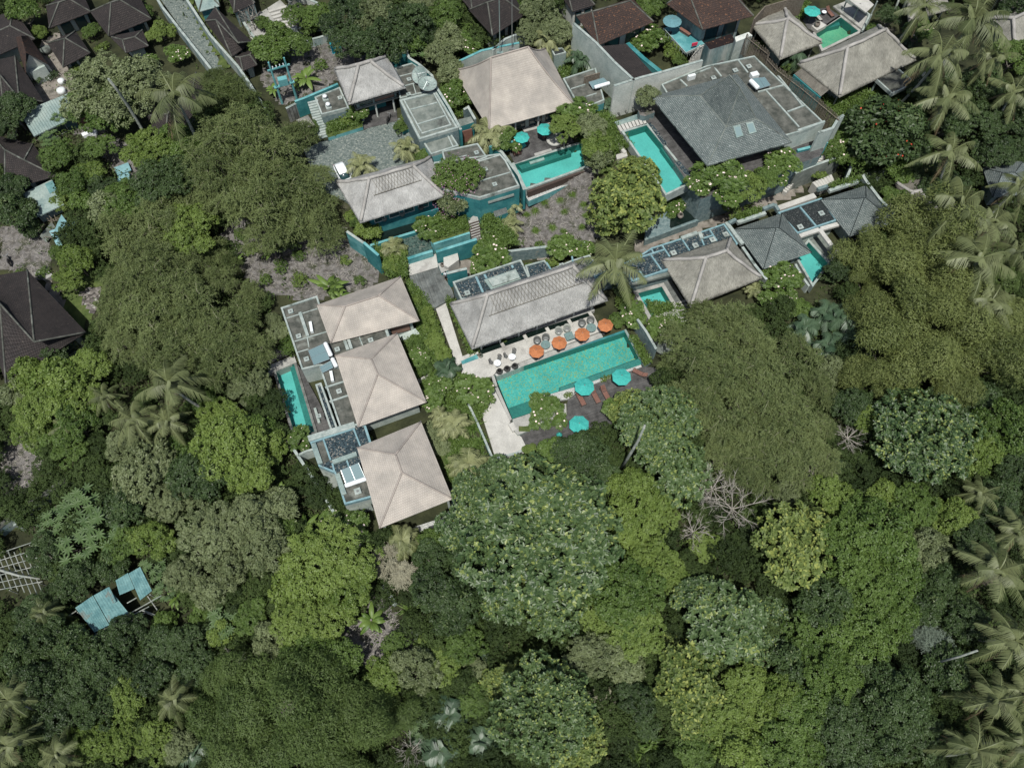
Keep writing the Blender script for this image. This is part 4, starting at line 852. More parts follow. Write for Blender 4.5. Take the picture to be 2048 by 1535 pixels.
# ================= left row of three tiled villas =================
v1 = thing('tiled_villa', 'uppermost of the three pale tiled villas left of the restaurant', 'villa', ctr(PP(KA(530, 395, 1485, 70, 1700, 570, 690, 830), 0)), 0, 'tiled villas in a row')
_, c, r0, r1 = hip_roof(v1, KA(530, 395, 1485, 70, 1700, 575, 690, 830), KA(855, 412, 1235, 290), 3.9)
w_, q = walls(v1, c, 0, 3.75, .8)
opening(v1, q[2], q[3], .04, .30, 1.0, 3.3, 'wood_dark', 'blind'); opening(v1, q[1], q[2], .3, .7, .9, 2.8)
_, c1 = flat_roof(v1, KA(125, 435, 540, 300, 600, 480, 1300, 560, 1375, 790, 1000, 950, 860, 1110, 555, 1095, 365, 1140), 3.3, -1.2)
zr = 3.3
for a in (KA(235, 468), KA(325, 750), KA(1145, 795), KA(765, 900), KA(415, 1010)): hatch(v1, a[0][0], a[0][1], zr)
beams(v1, [(KA(345, 490)[0], KA(435, 760)[0]), (KA(845, 790)[0], KA(890, 915)[0]), (KA(890, 780)[0], KA(930, 905)[0])], zr, .38, .3, 'parapet', 'roof_duct')
beams(v1, [(KA(185, 550)[0], KA(540, 440)[0]), (KA(270, 815)[0], KA(650, 700)[0]), (KA(300, 940)[0], KA(440, 900)[0]), (KA(1010, 745)[0], KA(1055, 860)[0]), (KA(425, 770)[0], KA(445, 880)[0])], zr, .14, .07, 'parapet')
beams(v1, [(KA(1310, 650)[0], KA(1355, 790)[0])], zr, .3, .35, 'parapet')
p = P(*KA(470, 650)[0], zr+.3); mb = MB().box((p.x, p.y, zr+.3), (.35, 1.5, .5), DA-.1); tag(mb.build('air_conditioner', 'white_metal'), 'white air conditioner on the upper villa flat roof, left of its tiled roof', 'air conditioner')
solar('large solar heater with upright white tank between upper and middle tiled villas', KA(500, 1080, 435, 915, 600, 840, 680, 1010), KA(625, 825)[0], KA(695, 975)[0], zr)
solar('smaller solar heater with a white tank at the middle villa roof corner', KA(595, 1170, 565, 1100, 690, 1030, 720, 1110), KA(705, 1000)[0], KA(755, 1100)[0], zr, .3, .6)
v2 = thing('tiled_villa', 'middle of the three pale tiled villas left of the restaurant', 'villa', ctr(PP(KA(740, 970, 1445, 715, 1780, 1500, 1000, 1780), 0)), 0, 'tiled villas in a row')
_, c, r0, r1 = hip_roof(v2, [KA(1445, 715)[0], KA(1780, 1500)[0], (715.8, 853.7), KA(740, 970)[0]], KA(1150, 1010, 1225, 1185), 3.9, rise=2.1)
w_, q = walls(v2, c, -.5, 3.75, .9); opening(v2, q[1], q[2], .04, .49, 2.0, 3.5, 'white_wall', 'blind'); opening(v2, q[1], q[2], .53, .97, 2.0, 3.5, 'white_wall', 'blind'); opening(v2, q[0], q[1], .2, .5, 1, 3)
flat_roof(v2, pr([640, 737, 690, 733, 730, 848, 681, 858]), 3.32, -.6); hatch(v2, *KA(785, 1375)[0], 3.3); hatch(v2, *KB(500, 160)[0], 3.0, .5)
flat_roof(v2, pr([631, 770, 643, 766, 676, 857, 662, 862]), 3.0, -.6, 'gravel'); beams(v2, [(KA(630, 1340)[0], KA(880, 1260)[0]), (KA(680, 1500)[0], KA(890, 1430)[0])], 3.3, .2, .2, 'parapet')
p = P(*KA(705, 1210)[0], 3.6); tag(MB().box((p.x, p.y, 3.62), (.35, 1.4, .5), DA-.1).build('air_conditioner', 'white_metal'), 'white air conditioner on the middle villa flat roof, beside its tiled roof', 'air conditioner')
v3 = thing('tiled_villa', 'lowest of the three pale tiled villas, above the big-leaved trees', 'villa', ctr(PP(KB(890, 485, 1545, 215, 1870, 1010, 1120, 1310), 0)), 0, 'tiled villas in a row')
_, c, r0, r1 = hip_roof(v3, [KB(1545, 215)[0], KB(1870, 1010)[0], KB(1120, 1310)[0], KB(890, 485)[0]], KB(1285, 555, 1350, 740), 3.9, rise=2.2)
w_, q = walls(v3, c, -.5, 3.75, 1.3); opening(v3, q[1], q[2], .05, .45, .6, 3.2, 'wood_dark', 'window_glass'); opening(v3, q[1], q[2], .55, .95, .6, 3.2, 'wood_dark', 'window_glass')
mb = MB(); e = inset(c, .5)
for k in (1, 2): MB().box((e[k].x, e[k].y, 1.85), (.25, .25, 3.9), DA).build('column', 'pale_wall', v3)
_, c3 = flat_roof(v3, KB(400, 395, 870, 245, 975, 255, 1040, 450, 1060, 990, 765, 1070, 660, 745, 500, 680), 3.2, -2.0, 'gravel', par='blue_beam', ph=.14)
slab('x', KB(655, 745, 1050, 640, 1070, 980, 765, 1065), 3.26, 3.1, 'concrete', None, v3).name = 'service_roof'; slab('x', KB(480, 440, 545, 415, 615, 615, 545, 645), 3.26, 3.1, 'concrete', None, v3).name = 'service_roof'
beams(v3, [(KB(395, 400)[0], KB(870, 255)[0])], 3.3, .75, .25, 'parapet', 'roof_parapet')
beams(v3, [(KB(550, 405)[0], KB(622, 615)[0]), (KB(855, 290)[0], KB(925, 470)[0]), (KB(975, 265)[0], KB(1032, 440)[0]), (KB(415, 440)[0], KB(870, 292)[0]), (KB(640, 650)[0], KB(665, 740)[0]), (KB(790, 620)[0], KB(812, 690)[0])], 3.2, .2, .2)
beams(v3, [(KB(645, 640)[0], KB(890, 555)[0]), (KB(450, 450)[0], KB(520, 655)[0]), (KB(690, 760)[0], KB(765, 970)[0])], 3.25, .55, .3, 'stain_metal', 'roof_duct')
hatch(v3, *KB(897, 930)[0], 3.3, .75); solar('solar heater with silver tank on the lowest tiled villa flat roof', KB(905, 640, 725, 715, 775, 850, 970, 785), KB(765, 875)[0], KB(985, 800)[0], 3.25, .9, .4, .27, 3.9)
slab('x', KB(505, 690, 640, 640, 700, 900, 620, 900), 1.9, -1.5, 'concrete_pale', 'pale_wall', v3).name = 'lower_block'; slab('x', KB(765, 1080, 1010, 990, 1040, 1080, 800, 1130), 1.6, -1.5, 'concrete_pale', 'pale_wall', v3).name = 'lower_block'
# their pool, decks, walls
pool('long narrow turquoise pool left of the three tiled villas', *POOLS[0], tile='pool_teal', coping='deck_pale', extra=[('bench', pr([579, 731, 588, 728, 629, 863, 617, 867]), -.15, 'pool_side')])
slab('pool_deck', pr([594, 727, 603, 739, 636, 800, 664, 861, 636, 864]), .35, -1, 'deck'); slab('walkway', pr([536, 731, 588, 710, 593, 724, 536, 748]), .45, -1, 'paving_grey'); slab('walkway', pr([536, 704, 578, 690, 585, 706, 536, 728]), .3, -1, 'deck')
tag(slab('garden_bench', KB(445, 80, 470, 75, 515, 225, 490, 235), .75, .35, 'parapet', None, None, None), 'low pale bench beside the long narrow pool', 'bench')
free_wall('long straight wall running down left of the lowest tiled villa', KB(235, 490, 300, 590, 520, 920, 680, 1195), 2.0, -1.5, .28, 'pale_wall')
free_wall('short curved grey wall joining the left boundary wall to the lowest villa', KB(290, 560, 360, 525, 440, 500), 2.0, -1.5, .24, 'pale_wall')
slab('x', pr([618, 876, 637, 866, 640, 871, 622, 882]), .6, -1, 'parapet').name = 'kerb'
slab('stepping_path', KB(1835, 915, 2030, 840, 2040, 880, 1850, 960), .25, -.5, 'paving_grey'); slab('gravel_bed', KB(1490, 1290, 1990, 1130, 2020, 1180, 1480, 1370, 1400, 1340), .15, -.5, 'pebble_white')
pn = tag(slab('lily_pond', KB(1850, 975, 2060, 900, 2080, 1040, 1870, 1130), .3, -.6, 'water_dark', 'parapet', None, None), 'small dark square pond beside the lowest tiled villa', 'pond')
slab('garden_path', KA(1690, 600, 1730, 600, 1790, 760, 1850, 950, 1900, 1100, 1870, 1110, 1810, 990, 1740, 800), .2, -.4, 'paving_grey'); slab('garden_path', KA(1680, 1240, 1900, 1130, 1910, 1170, 1700, 1290), .2, -.4, 'paving_grey')
slab('plaster_terrace', KA(1470, 740, 1650, 660, 1700, 720, 1500, 800), .9, -.5, 'pale_wall')
# ================= restaurant pavilion =================
rs = thing('thatched_restaurant', 'long grey thatched restaurant pavilion beside the orange umbrellas', 'pavilion', ctr(PP(KC(130, 730, 1620, 225, 1890, 670, 370, 1215), 0)))
ro, c, r0, r1 = hip_roof(rs, KC(130, 720, 1620, 215, 1890, 670, 370, 1215), KC(540, 620, 1510, 300), 3.3, None, 'thatch', .15, .16, .45, .24, 'thatch_ridge', n=(30, 14))
def netting(ro, a0, a1, b0, b1, n):
    """crossed ropes lying on the slope between the ridge a0-a1 and the line b0-b1"""
    mb = MB(); nrm = (a1-a0).cross(b0-a0).normalized(); nrm = nrm if nrm.z > 0 else -nrm
    for i in range(n):
        for s in (-1, 1):
            u0, u1 = (i+.5)/n, (i+.5+s*2.0)/n
            if not 0 <= u1 <= 1: continue
            pts = [a0.lerp(a1, u0).lerp(b0.lerp(b1, u1), t) for t in (0, .33, .66, 1)]; mb.tube([Vector((p.x, p.y, p.z+.1+.16*nz(p)+.08*nz(p, 2.3)-.15*4*(1-t*.42)*(t*.42))) for p, t in zip(pts, (0, .33, .66, 1))], .028, 3)
    mb.tube([b0+Vector((0, 0, -.03)), b0.lerp(b1, .5)+Vector((0, 0, 0)), b1+Vector((0, 0, -.03))], .05, 4); mb.build('netting', 'thatch_dark', ro)
k = .42; netting(ro, r0, r1, r0.lerp(c[3], k).lerp(c[2], .06), r1.lerp(c[2], k).lerp(c[3], .03), 26)
w_, q = walls(rs, c, .3, 3.2, 2.2, 'stained_wall'); mb = MB(); e = inset(c, .9)
for i in range(7): p = e[3].lerp(e[2], (i+.2)/6.4); MB().box((p.x, p.y, 1.7), (.22, .22, 3.0), DA).build('column', 'white_wall', rs)
for i in range(6): opening(rs, q[2], q[3], i/6+.02, (i+1)/6-.02, .5, 2.8, 'wood_dark', 'window_glass')
slab('restaurant_floor', KC(250, 800, 1600, 400, 1760, 800, 440, 1230), .42, -.4, 'paving_grey')
wt = tag(slab('reflecting_pond', KC(452, 1225, 1720, 800, 1745, 850, 472, 1300), .36, -.6, 'water_dark', 'teal', None, None), 'dark narrow reflecting pond along the thatched restaurant front', 'pond')
for i, xy in enumerate(KC(722, 1205, 978, 1112, 1232, 1028, 1482, 938, 1722, 852)):
    p = P(*xy, .5); tag(MB().box((p.x, p.y, .4), (.45, 1.05, .22), DA+.12).build('stepping_block', 'paving_white'), ['first', 'second', 'third', 'fourth', 'fifth'][i]+' pale stepping block from the left in the restaurant pond', 'stepping block', 'stepping blocks across the pond')
# gravel flat roofs behind the restaurant
g1 = thing('gravel_roof_block', 'flat dark gravel roof block with white skylight behind the thatched restaurant', 'building', ctr(PP(KC(145, 485, 920, 235, 1250, 330, 220, 680), 0)))
flat_roof(g1, KC(145, 485, 920, 230, 1010, 420, 1100, 560, 240, 690), 2.9, -.3, 'gravel', 'stone_clad', ph=.25); beams(g1, [(KC(410, 420)[0], KC(490, 600)[0]), (KC(505, 395)[0], KC(530, 440)[0]), (KC(815, 290)[0], KC(830, 320)[0])], 2.9, .28, .12)
o = slab('x', KC(500, 450, 860, 330, 920, 440, 580, 560), 3.1, 2.8, 'stain_metal', None, g1); o.name = 'roof_deck'; o = slab('x', KC(545, 445, 855, 340, 905, 425, 600, 525), 3.35, 3.0, 'parapet', None, g1); o.name = 'skylight'; slab('x', KC(590, 455, 845, 365, 880, 410, 620, 505), 3.38, 3.3, 'concrete_pale', None, o).name = 'pane'
hatch(g1, *KC(310, 600)[0], 2.9, .7)
flat_roof(g1, KC(965, 290, 1190, 230, 1265, 330, 1500, 230, 1700, 170, 1860, 380, 1700, 420, 1010, 430), 2.5, -.3, 'gravel', 'stone_clad', ph=.1); beams(g1, [(KC(960, 335)[0], KC(1000, 410)[0]), (KC(1210, 260)[0], KC(1260, 340)[0]), (KC(1500, 190)[0], KC(1510, 250)[0])], 2.55, .22, .15)
hatch(g1, *KC(1385, 285)[0], 2.5)
g2 = thing('gravel_roof_block', 'long gravel flat roof with pale blue beams behind the square thatched pavilion', 'building', ctr(PP(KE(560, 660, 1530, 265, 1650, 500, 820, 810), 0)))
flat_roof(g2, KE(20, 880, 550, 640, 700, 545, 1030, 440, 1525, 270, 1680, 500, 1600, 600, 900, 800, 470, 925, 430, 820, 60, 900), 3.0, -.3, 'gravel', 'stone_clad', par='blue_beam', ph=.12)
beams(g2, [(KE(820, 525)[0], KE(905, 650)[0]), (KE(1045, 450)[0], KE(1130, 580)[0]), (KE(1240, 385)[0], KE(1295, 520)[0]), (KE(1355, 340)[0], KE(1440, 470)[0]), (KE(690, 630)[0], KE(810, 800)[0]), (KE(560, 660)[0], KE(840, 570)[0]), (KE(1290, 440)[0], KE(1400, 405)[0]), (KE(480, 930)[0], KE(880, 790)[0]), (KE(560, 810)[0], KE(600, 870)[0]), (KE(700, 570)[0], KE(720, 610)[0])], 3.03, .2, .16)
beams(g2, [(KE(1035, 445)[0], KE(1215, 380)[0]), (KE(1240, 375)[0], KE(1270, 450)[0]), (KE(1545, 265)[0], KE(1730, 510)[0])], 3.06, .5, .3, 'parapet', 'roof_parapet')
for xy in KE(950, 600, 1200, 515, 1395, 450, 1545, 390): hatch(g2, *xy, 3.0, .75)
beams(g2, [(KE(440, 960)[0], KE(920, 840)[0])], 2.7, .5, .25, 'concrete_pale', 'roof_parapet')
# square thatched pavilion with small pool
tp = thing('thatched_pavilion', 'square pale grey thatched pavilion right of the small plunge pool', 'pavilion', ctr(PP(KE(835, 675, 1590, 430, 1940, 870, 1155, 1180), 0)))
ro, c, r0, r1 = hip_roof(tp, KE(835, 680, 1600, 430, 1940, 870, 1155, 1185), KE(1320, 650, 1555, 580), 3.3, None, 'thatch_old', .12, .22, .5, .24, 'thatch_ridge', n=(22, 12))
w_, q = walls(tp, c, .4, 3.2, 1.3, 'pale_wall'); opening(tp, q[2], q[3], .1, .9, .7, 2.9, 'wood_dark', 'window_glass'); opening(tp, q[3], q[0], .1, .45, .5, 2.8, 'wood_dark', 'blind', 'door'); opening(tp, q[3], q[0], .55, .9, .5, 2.8, 'wood_dark', 'blind', 'door')
free_wall('pale wall between the square thatched pavilion and the slate pavilion', KE(1735, 530, 1880, 740, 2010, 900), 3.4, -.5, .3, 'concrete_pale')
pool('small square plunge pool left of the square thatched pavilion', *POOLS[2], tile='pool_teal', coping='paving_grey', cw=.5); slab('x', KE(820, 960, 900, 870, 1150, 1270, 1000, 1240, 970, 1210), .5, -.5, 'deck_cross').name = 'pool_deck'
for k in range(6): a = KE(985+k*10, 1160+k*42, 1085+k*18, 1130+k*42, 1095+k*18, 1150+k*42, 990+k*10, 1180+k*42); slab('deck_slat', a, .62, .4, 'paving_grey')
slab('timber_deck', KE(880, 1400, 1150, 1330, 1250, 1500, 1000, 1640, 850, 1640), .35, -.6, 'deck_pale'); slab('pebble_bed', KE(890, 1300, 1000, 1270, 1030, 1330, 900, 1375), .6, -.5, 'pebble_white')
p = P(*KD(1020*1+960, 395)[0], .6) if 0 else P(1328, 690, .8); jt = tag(MB().lathe([(.1, -.3), (1.25, -.3), (1.3, .15), (1.25, .2), (1.0, .14), (.1, .12)], (p.x, p.y, .6), 24).build('stone_basin', 'concrete_pale', None, True), 'large round pale stone basin right of the main pool wall', 'basin')
# slate pavilions
def slate_pav(label, cs, apex, poolx):
    o = thing('slate_pavilion', label, 'pavilion', ctr(PP(cs, 0)), 0, 'slate-roofed pavilions'); ro, c, r0, r1 = hip_roof(o, cs, apex, 3.2, None, 'slate', .05, 0, .2, .06, 'slate', n=(10, 8)); w_, q = walls(o, c, .2, 3.1, 1.0, 'stained_wall')
    opening(o, q[2], q[3], .15, .85, .5, 2.8, 'wood_dark', 'window_glass'); return o
s1 = slate_pav('slate hip roof pavilion right of the square thatched pavilion', KF(45, 785, 590, 605, 930, 1050, 380, 1240), KF(525, 772, 560, 772), 0)
s2 = slate_pav('right-hand slate hip roof pavilion at the end of the pavilion row', KF(1030, 450, 1545, 290, 1890, 715, 1360, 870), KF(1530, 432, 1550, 432), 0)
g3 = thing('gravel_roof_block', 'flat fine gravel roof with a blue cross beam between the two slate pavilions', 'building', ctr(PP(KF(560, 600, 1035, 430, 1210, 690, 760, 840), 0)))
flat_roof(g3, KF(540, 600, 1035, 435, 1215, 690, 765, 840), 3.0, -.3, 'gravel_fine', 'pale_wall', par='blue_beam', ph=.14); beams(g3, [(KF(795, 540)[0], KF(980, 760)[0])], 3.05, .24, .14); hatch(g3, *KF(1040, 605)[0], 3.0, .75); hatch(g3, *KF(800, 760)[0], 3.0, .75)
beams(g3, [(KF(545, 560)[0], KF(960, 415)[0])], 2.6, .8, .3, 'paving_white', 'light_ledge'); beams(g3, [(KF(790, 870)[0], KF(1010, 795)[0]), (KF(1010, 790)[0], KF(1215, 1060)[0]), (KF(1030, 790)[0], KF(1240, 730)[0])], 2.75, .6, .2, 'paving_white', 'pale_beam')
beams(g3, [(KF(80, 720)[0], KF(400, 610)[0]), (KF(1120, 360)[0], KF(1450, 250)[0])], 3.0, .5, .3, 'parapet', 'roof_parapet'); beams(g3, [(KF(-20, 730)[0], KF(60, 690)[0]), (KF(370, 570)[0], KF(500, 520)[0]), (KF(500, 520)[0], KF(545, 590)[0]), (KF(990, 345)[0], KF(1100, 310)[0])], 3.1, .45, .4, 'stone_clad', 'roof_parapet')
pool('turquoise plunge pool below the gap between the two slate pavilions', *POOLS[5], tile='pool_teal', coping='parapet'); slab('pool_terrace', KF(912, 925, 1005, 815, 1235, 1060, 1160, 1185, 1125, 1165), .5, -1, 'concrete_pale')
free_wall('pale garden wall at the lower left of the turquoise pool between slate pavilions', KF(745, 1180, 830, 1330, 900, 1430), 1.6, -.5, .25, 'pale_wall')
free_wall('dark mossy boundary wall right of the slate pavilions', KF(1510, 170, 1560, 250, 1700, 430, 1870, 610), 3.0, 0, .35, 'stained_wall'); free_wall('low white-capped wall behind the curved garden bench', KF(1510, 165, 1660, 130, 1830, 120), 2.6, 0, .25, 'stained_wall')
o = tag(MB().ribbon([(P(*xy, 1.0).x, P(*xy, 1.0).y) for xy in KF(1755, 270, 1800, 330, 1870, 390, 1980, 430)], .35, 0, 1.0).build('curved_bench', 'parapet'), 'curved white garden bench right of the slate pavilions', 'bench')
# ================= main pool and terraces =================
pool('long main swimming pool with golden-flecked mosaic between orange and teal umbrellas', *POOLS[1], tile='mosaic', coping=None, extra=[('step', KD(318, 1115, 560, 1030, 900, 920, 900, 1062, 365, 1235), -.5, 'pool_side')])
slab('terrace', KC(250, 1395, 470, 1300, 1745, 850, 1835, 1030, 1060, 1330, 640, 1495, 600, 1540, 120, 1700, 250, 1500), .4, -1, 'paving_white')
slab('pool_ledge', KD(440, 605, 1375, 255, 1400, 305, 460, 650), .25, -1, 'paving_grey'); slab('pool_ledge', KD(165, 735, 460, 640, 1400, 310, 1640, 225, 1652, 248, 168, 742), .16, -1.2, 'teal')
slab('pool_ledge', KD(1640, 225, 1660, 215, 1850, 560, 1808, 548), .34, -1.2, 'stain_metal'); slab('pool_ledge', KD(1808, 550, 1850, 562, 1830, 620, 903, 945, 903, 884), .28, -1.2, 'pool_side', 'stone_clad')
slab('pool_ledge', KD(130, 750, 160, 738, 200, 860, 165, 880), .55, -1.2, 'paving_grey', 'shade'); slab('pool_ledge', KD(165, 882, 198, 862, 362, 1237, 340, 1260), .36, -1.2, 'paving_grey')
slab('poolside_path', KD(-40, 900, 160, 890, 345, 1270, 330, 1290, 385, 1380, 470, 1440, 560, 1620, 200, 1760, 40, 1250), .32, -1.2, 'paving_white')
slab('x', KD(320, 1295, 375, 1270, 420, 1350, 370, 1380), .62, .2, 'paving_white').name = 'paving_block'
tag(slab('planter_box', KD(368, 1240, 640, 1150, 980, 1060, 985, 1180, 430, 1420, 395, 1375), .6, -1, 'paving_grey', 'parapet', None, None), 'raised pale planter box at the lower left corner of the main pool', 'planter')
patch('verge', KD(440, 1380, 640, 1300, 640, 1330, 450, 1400), 'grass', .62)
slab('timber_deck', KD(430, 1440, 990, 1180, 990, 1060, 1010, 990, 1180, 880, 1830, 640, 1990, 650, 2100, 760, 1700, 1420, 1230, 1440, 620, 1620, 500, 1560), .3, -1, 'deck')
slab('pebble_bed', KD(1160, 850, 1830, 620, 1840, 645, 1180, 880, 1000, 1010, 770, 1040, 780, 960), .36, 0, 'pebble_white')
slab('walkway', KD(655, 1530, 745, 1500, 760, 1530, 670, 1570), .5, 0, 'paving_white'); slab('garden_steps', KB(1985, 640, 2100, 600, 2110, 640, 2000, 700), .2, -.5, 'paving_grey')
free_wall('blue stone-clad wall at the right end of the main pool', KD(1790, 100, 1890, 240, 2005, 440), 2.7, -.3, .25, 'stone_clad'); tag(slab('planter_box', KD(1700, 290, 1760, 280, 1945, 590, 1870, 640), .7, -.3, 'grass', 'stain_metal', None, None), 'narrow planted trough at the right end of the main pool', 'planter')
free_wall('low white wall below the poolside path, above the big-leaved trees', pr([985, 917, 1030, 906, 1052, 897]), .9, -1.2, .2, 'white_wall')
free_wall('thin teal wall beside the poolside path', pr([936, 806, 955, 845, 985, 915]), 1.0, -.6, .2, 'teal_pale')
slab('garden_path', pr([868, 607, 890, 601, 925, 712, 955, 700, 957, 706, 920, 727, 915, 735]), .3, -.5, 'paving_white'); slab('walkway', pr([922, 722, 953, 708, 957, 716, 925, 728]), .48, -.5, 'teal_pale')
slab('timber_deck', KH(815, 1270, 1105, 1200, 1160, 1290, 1250, 1430, 1270, 1500, 1060, 1620, 820, 1360), .7, -.5, 'deck_cross'); slab('garden_path', KH(800, 1130, 1090, 1060, 1105, 1195, 810, 1285), .8, -.5, 'paving_white')
for i, (x, y) in enumerate([(1073, 699), (1118.8, 682), (1165.2, 665.2), (1211.5, 647)]): umbrella(['leftmost', 'second from left', 'third from left', 'rightmost'][i]+' orange umbrella in the row beside the main pool', x, y, 16, .4)
TE = 'teal_cloth'; umbrella('teal umbrella shading two wooden loungers below the main pool', 1169.3, 770, 20.8, .3, 2.6, TE); umbrella('teal umbrella at the right end of the dark deck below the main pool', 1244, 750.5, 20, .3, 2.6, TE)
umbrella('lowest teal umbrella, alone in the middle of the dark wooden deck', 1158.7, 846, 21, .3, 2.6, TE); umbrella('teal umbrella beside the round daybed on the upper deck', 1090, 254.5, 17, UP, 2.5, TE); umbrella('teal umbrella half hidden by a frangipani left of the round daybed', 1043.5, 270.5, 16, UP, 2.5, TE)
umbrella('teal umbrella behind the green pool at the top right', 1626.5, 18, 17, UP, 2.5, TE); umbrella('faded grey-blue striped umbrella on the brown-roofed house balcony', 1345.6, 38, 19, UP+3, 2.4, 'blue_cloth', ribs=16)
# furniture
tub = mk_tub(); caf = mk_cafe(); lo = mk_lounger(); ZT = .4
for (x, y, s_, mt, lb) in ((1195.5, 645.5, 1.05, 'wicker', 'dark wicker lounge chair, left of a pair, by the rightmost round table'), (1181 if 0 else 1164 , 645.5, 1.0, 'wicker', None)): pass
for x, y, mt, lb in ((1164, 647, 0, 'left dark wicker tub chair behind the third orange umbrella'), (1181, 641.5, 0, 'right dark wicker tub chair behind the third orange umbrella'), (1117.5, 662, 1, 'left pale wicker tub chair behind the second orange umbrella'), (1134, 657, 1, 'right pale wicker tub chair behind the second orange umbrella'),
                     (1074.5, 681.5, 0, 'left dark wicker tub chair behind the leftmost orange umbrella'), (1091.5, 676.5, 0, 'right dark wicker tub chair behind the leftmost orange umbrella')):
    p = P(x, y, ZT+.5); o = inst(tub, lb, (p.x, p.y, ZT), DA-math.pi/2+(.2 if 'left' in lb[:5] else -.2), 1.12, 'wicker tub chairs')
    for ch in o.children:
        if ch.name.startswith(('seat', 'backrest')): ch.material_slots[0].link = 'OBJECT'; ch.material_slots[0].material = M['wicker_pale' if mt else 'wicker']
rt = mk_table(.62, 'table_top'); sq = mk_table(.5, 'table_top', True); wtb = mk_table(.46, 'white_paint')
p = P(1182.5, 656, ZT+.6); inst(rt, 'round glass table right of the third orange umbrella', (p.x, p.y, ZT), 0, 1.05, 'patio tables'); p = P(1091, 689.5, ZT+.6); inst(rt, 'round glass table right of the leftmost orange umbrella', (p.x, p.y, ZT), 0, 1, 'patio tables')
p = P(1138.5, 673, ZT+.6); inst(sq, 'square glass table right of the second orange umbrella', (p.x, p.y, ZT), DA, 1.1)
for x, y, lb in ((994.8, 725.5, 'left'), (1024.2, 713.2, 'right')):
    p = P(x, y, ZT+.7); inst(wtb, lb+' white round cafe table on the pale terrace', (p.x, p.y, ZT), 0, 1, 'cafe tables')
    for ax, l2, rz in ((-1.15, 'left', .1), (1.05, 'upper', 0)):
        a = math.radians(165 if ax < 0 else 75); inst(caf, ('dark cafe chair left of the ' if ax < 0 else 'dark cafe chair behind the ')+lb+' white cafe table', (p.x+math.cos(a)*.85, p.y+math.sin(a)*.85, ZT), a+math.pi, 1.15, 'cafe chairs')
jar = mk_jar(.5, .85, 'pot_dark', False)
for i, (x, y) in enumerate(KD(222, 685, 308, 655, 397, 625)): p = P(x, y, .9); inst(jar, ['left', 'middle', 'right'][i]+' dark round pot in the row at the main pool corner', (p.x, p.y, .2), 0, .9, 'dark pots by the pool')
slab('pebble_bed', KD(165, 725, 440, 620, 462, 645, 190, 750), .44, -1, 'pebble_white')
for x, y, lb, rz in ((1161, 796, 'left wooden lounger, half under a teal umbrella', 0), (1190, 791, 'middle wooden lounger right of a teal umbrella', 0), (1211.5, 788, 'right wooden lounger with raised back, partly under leaves', 0)): p = P(x, y, .6); inst(lo, lb, (p.x, p.y, .3), DA+math.pi/2+.05, 1.1, 'wooden sun loungers')
p = P(1280, 746, .6); inst(lo, 'grey lounger beside the right-hand teal umbrella', (p.x, p.y, .3), DA-.9, 1.0, 'wooden sun loungers')
pt = mk_jar(.45, .75, 'pot'); JL = [(755.7, 459, .6, .9, 'green-rimmed round pot at the left of the dark entrance pond'), (867, 424, .6, .9, 'round pot at the right of the dark entrance pond'), (829, 497, .2, 1.25, 'large stone jar standing in the small green pond'), (884.6, 527.5, 1.2, .7, 'small stone jar on the teal plinth above the timber walkway'), (921.5, 990, .3, 1.3, 'stone jar standing in the small dark pond beside the lowest villa'), (1361.5, 430, 1.6, 1.0, 'terracotta jar in the dark niche under the frangipani'), (961, 709, .4, .7, 'small jar at the lower left corner of the restaurant')]
for x, y, z, s_, lb in JL: p = P(x, y, z+.5); inst(pt, lb, (p.x, p.y, z), x, s_)
p = P(1118.5, 869, .6); mb = MB().lathe([(.38, 0), (.4, .25), (.3, .5), (.12, .75), (.04, .9)], (p.x, p.y, .3), 9); tag(mb.build('towel_stand', 'teal_cloth', None, True), 'small teal draped stand on the dark wooden deck', 'towel stand')
pe = mk_person(); p = P(891.8, 556, .9); inst(pe, 'person in a white shirt standing beside the teal wall', (p.x, p.y, .7), -1.2, 1.0)
# ================= entrance pavilion and teal walls =================
en = thing('thatched_entrance', 'thatched entrance pavilion with rope netting below the cobbled courtyard', 'pavilion', ctr(PP(KH(80, 325, 1020, 65, 1150, 440, 320, 725), 0)))
EZ = 6.3; ro, c, r0, r1 = hip_roof(en, KH(80, 325, 1030, 70, 1165, 455, 315, 725), KH(400, 290, 850, 160), EZ, None, 'thatch', .12, .14, .45, .24, 'thatch_ridge', n=(24, 12))
k = .4; netting(ro, r0, r1, r0.lerp(c[3], k).lerp(c[2], .1), r1.lerp(c[2], k).lerp(c[3], .06), 15)
w_, q = walls(en, c, 1.6, EZ-.1, 1.5, 'teal')
for i in range(4): opening(en, q[2], q[3], .06+i*.235, .06+i*.235+.17, 3.2, EZ-.6, 'white_wall', 'window_glass')
slab('x', KH(365, 745, 1085, 540, 1110, 600, 385, 810), 2.9, 0, 'teal', None, en).name = 'plinth'
for xy in KH(555, 700, 738, 650, 930, 590): p = P(*xy, 3.4); o = thing('wall_urn', ['left', 'middle', 'right'][len([1 for k in bpy.data.objects if k.name.startswith('wall_urn')]) % 3]+' carved pale urn on the teal ledge of the thatched entrance', 'urn', (p.x, p.y, 2.9), 0, 'carved urns'); MB().lathe([(.1, 0), (.28, .15), (.4, .5), (.42, .75), (.3, .8), (.1, .7)], (p.x, p.y, 2.9), 12).build('body', 'concrete_pale', o, True)
tag(slab('reflecting_pond', KH(385, 815, 1115, 600, 1180, 690, 900, 820, 430, 960), 1.5, 0, 'water_dark', 'teal', None, None), 'black reflecting pond in front of the thatched entrance', 'pond')
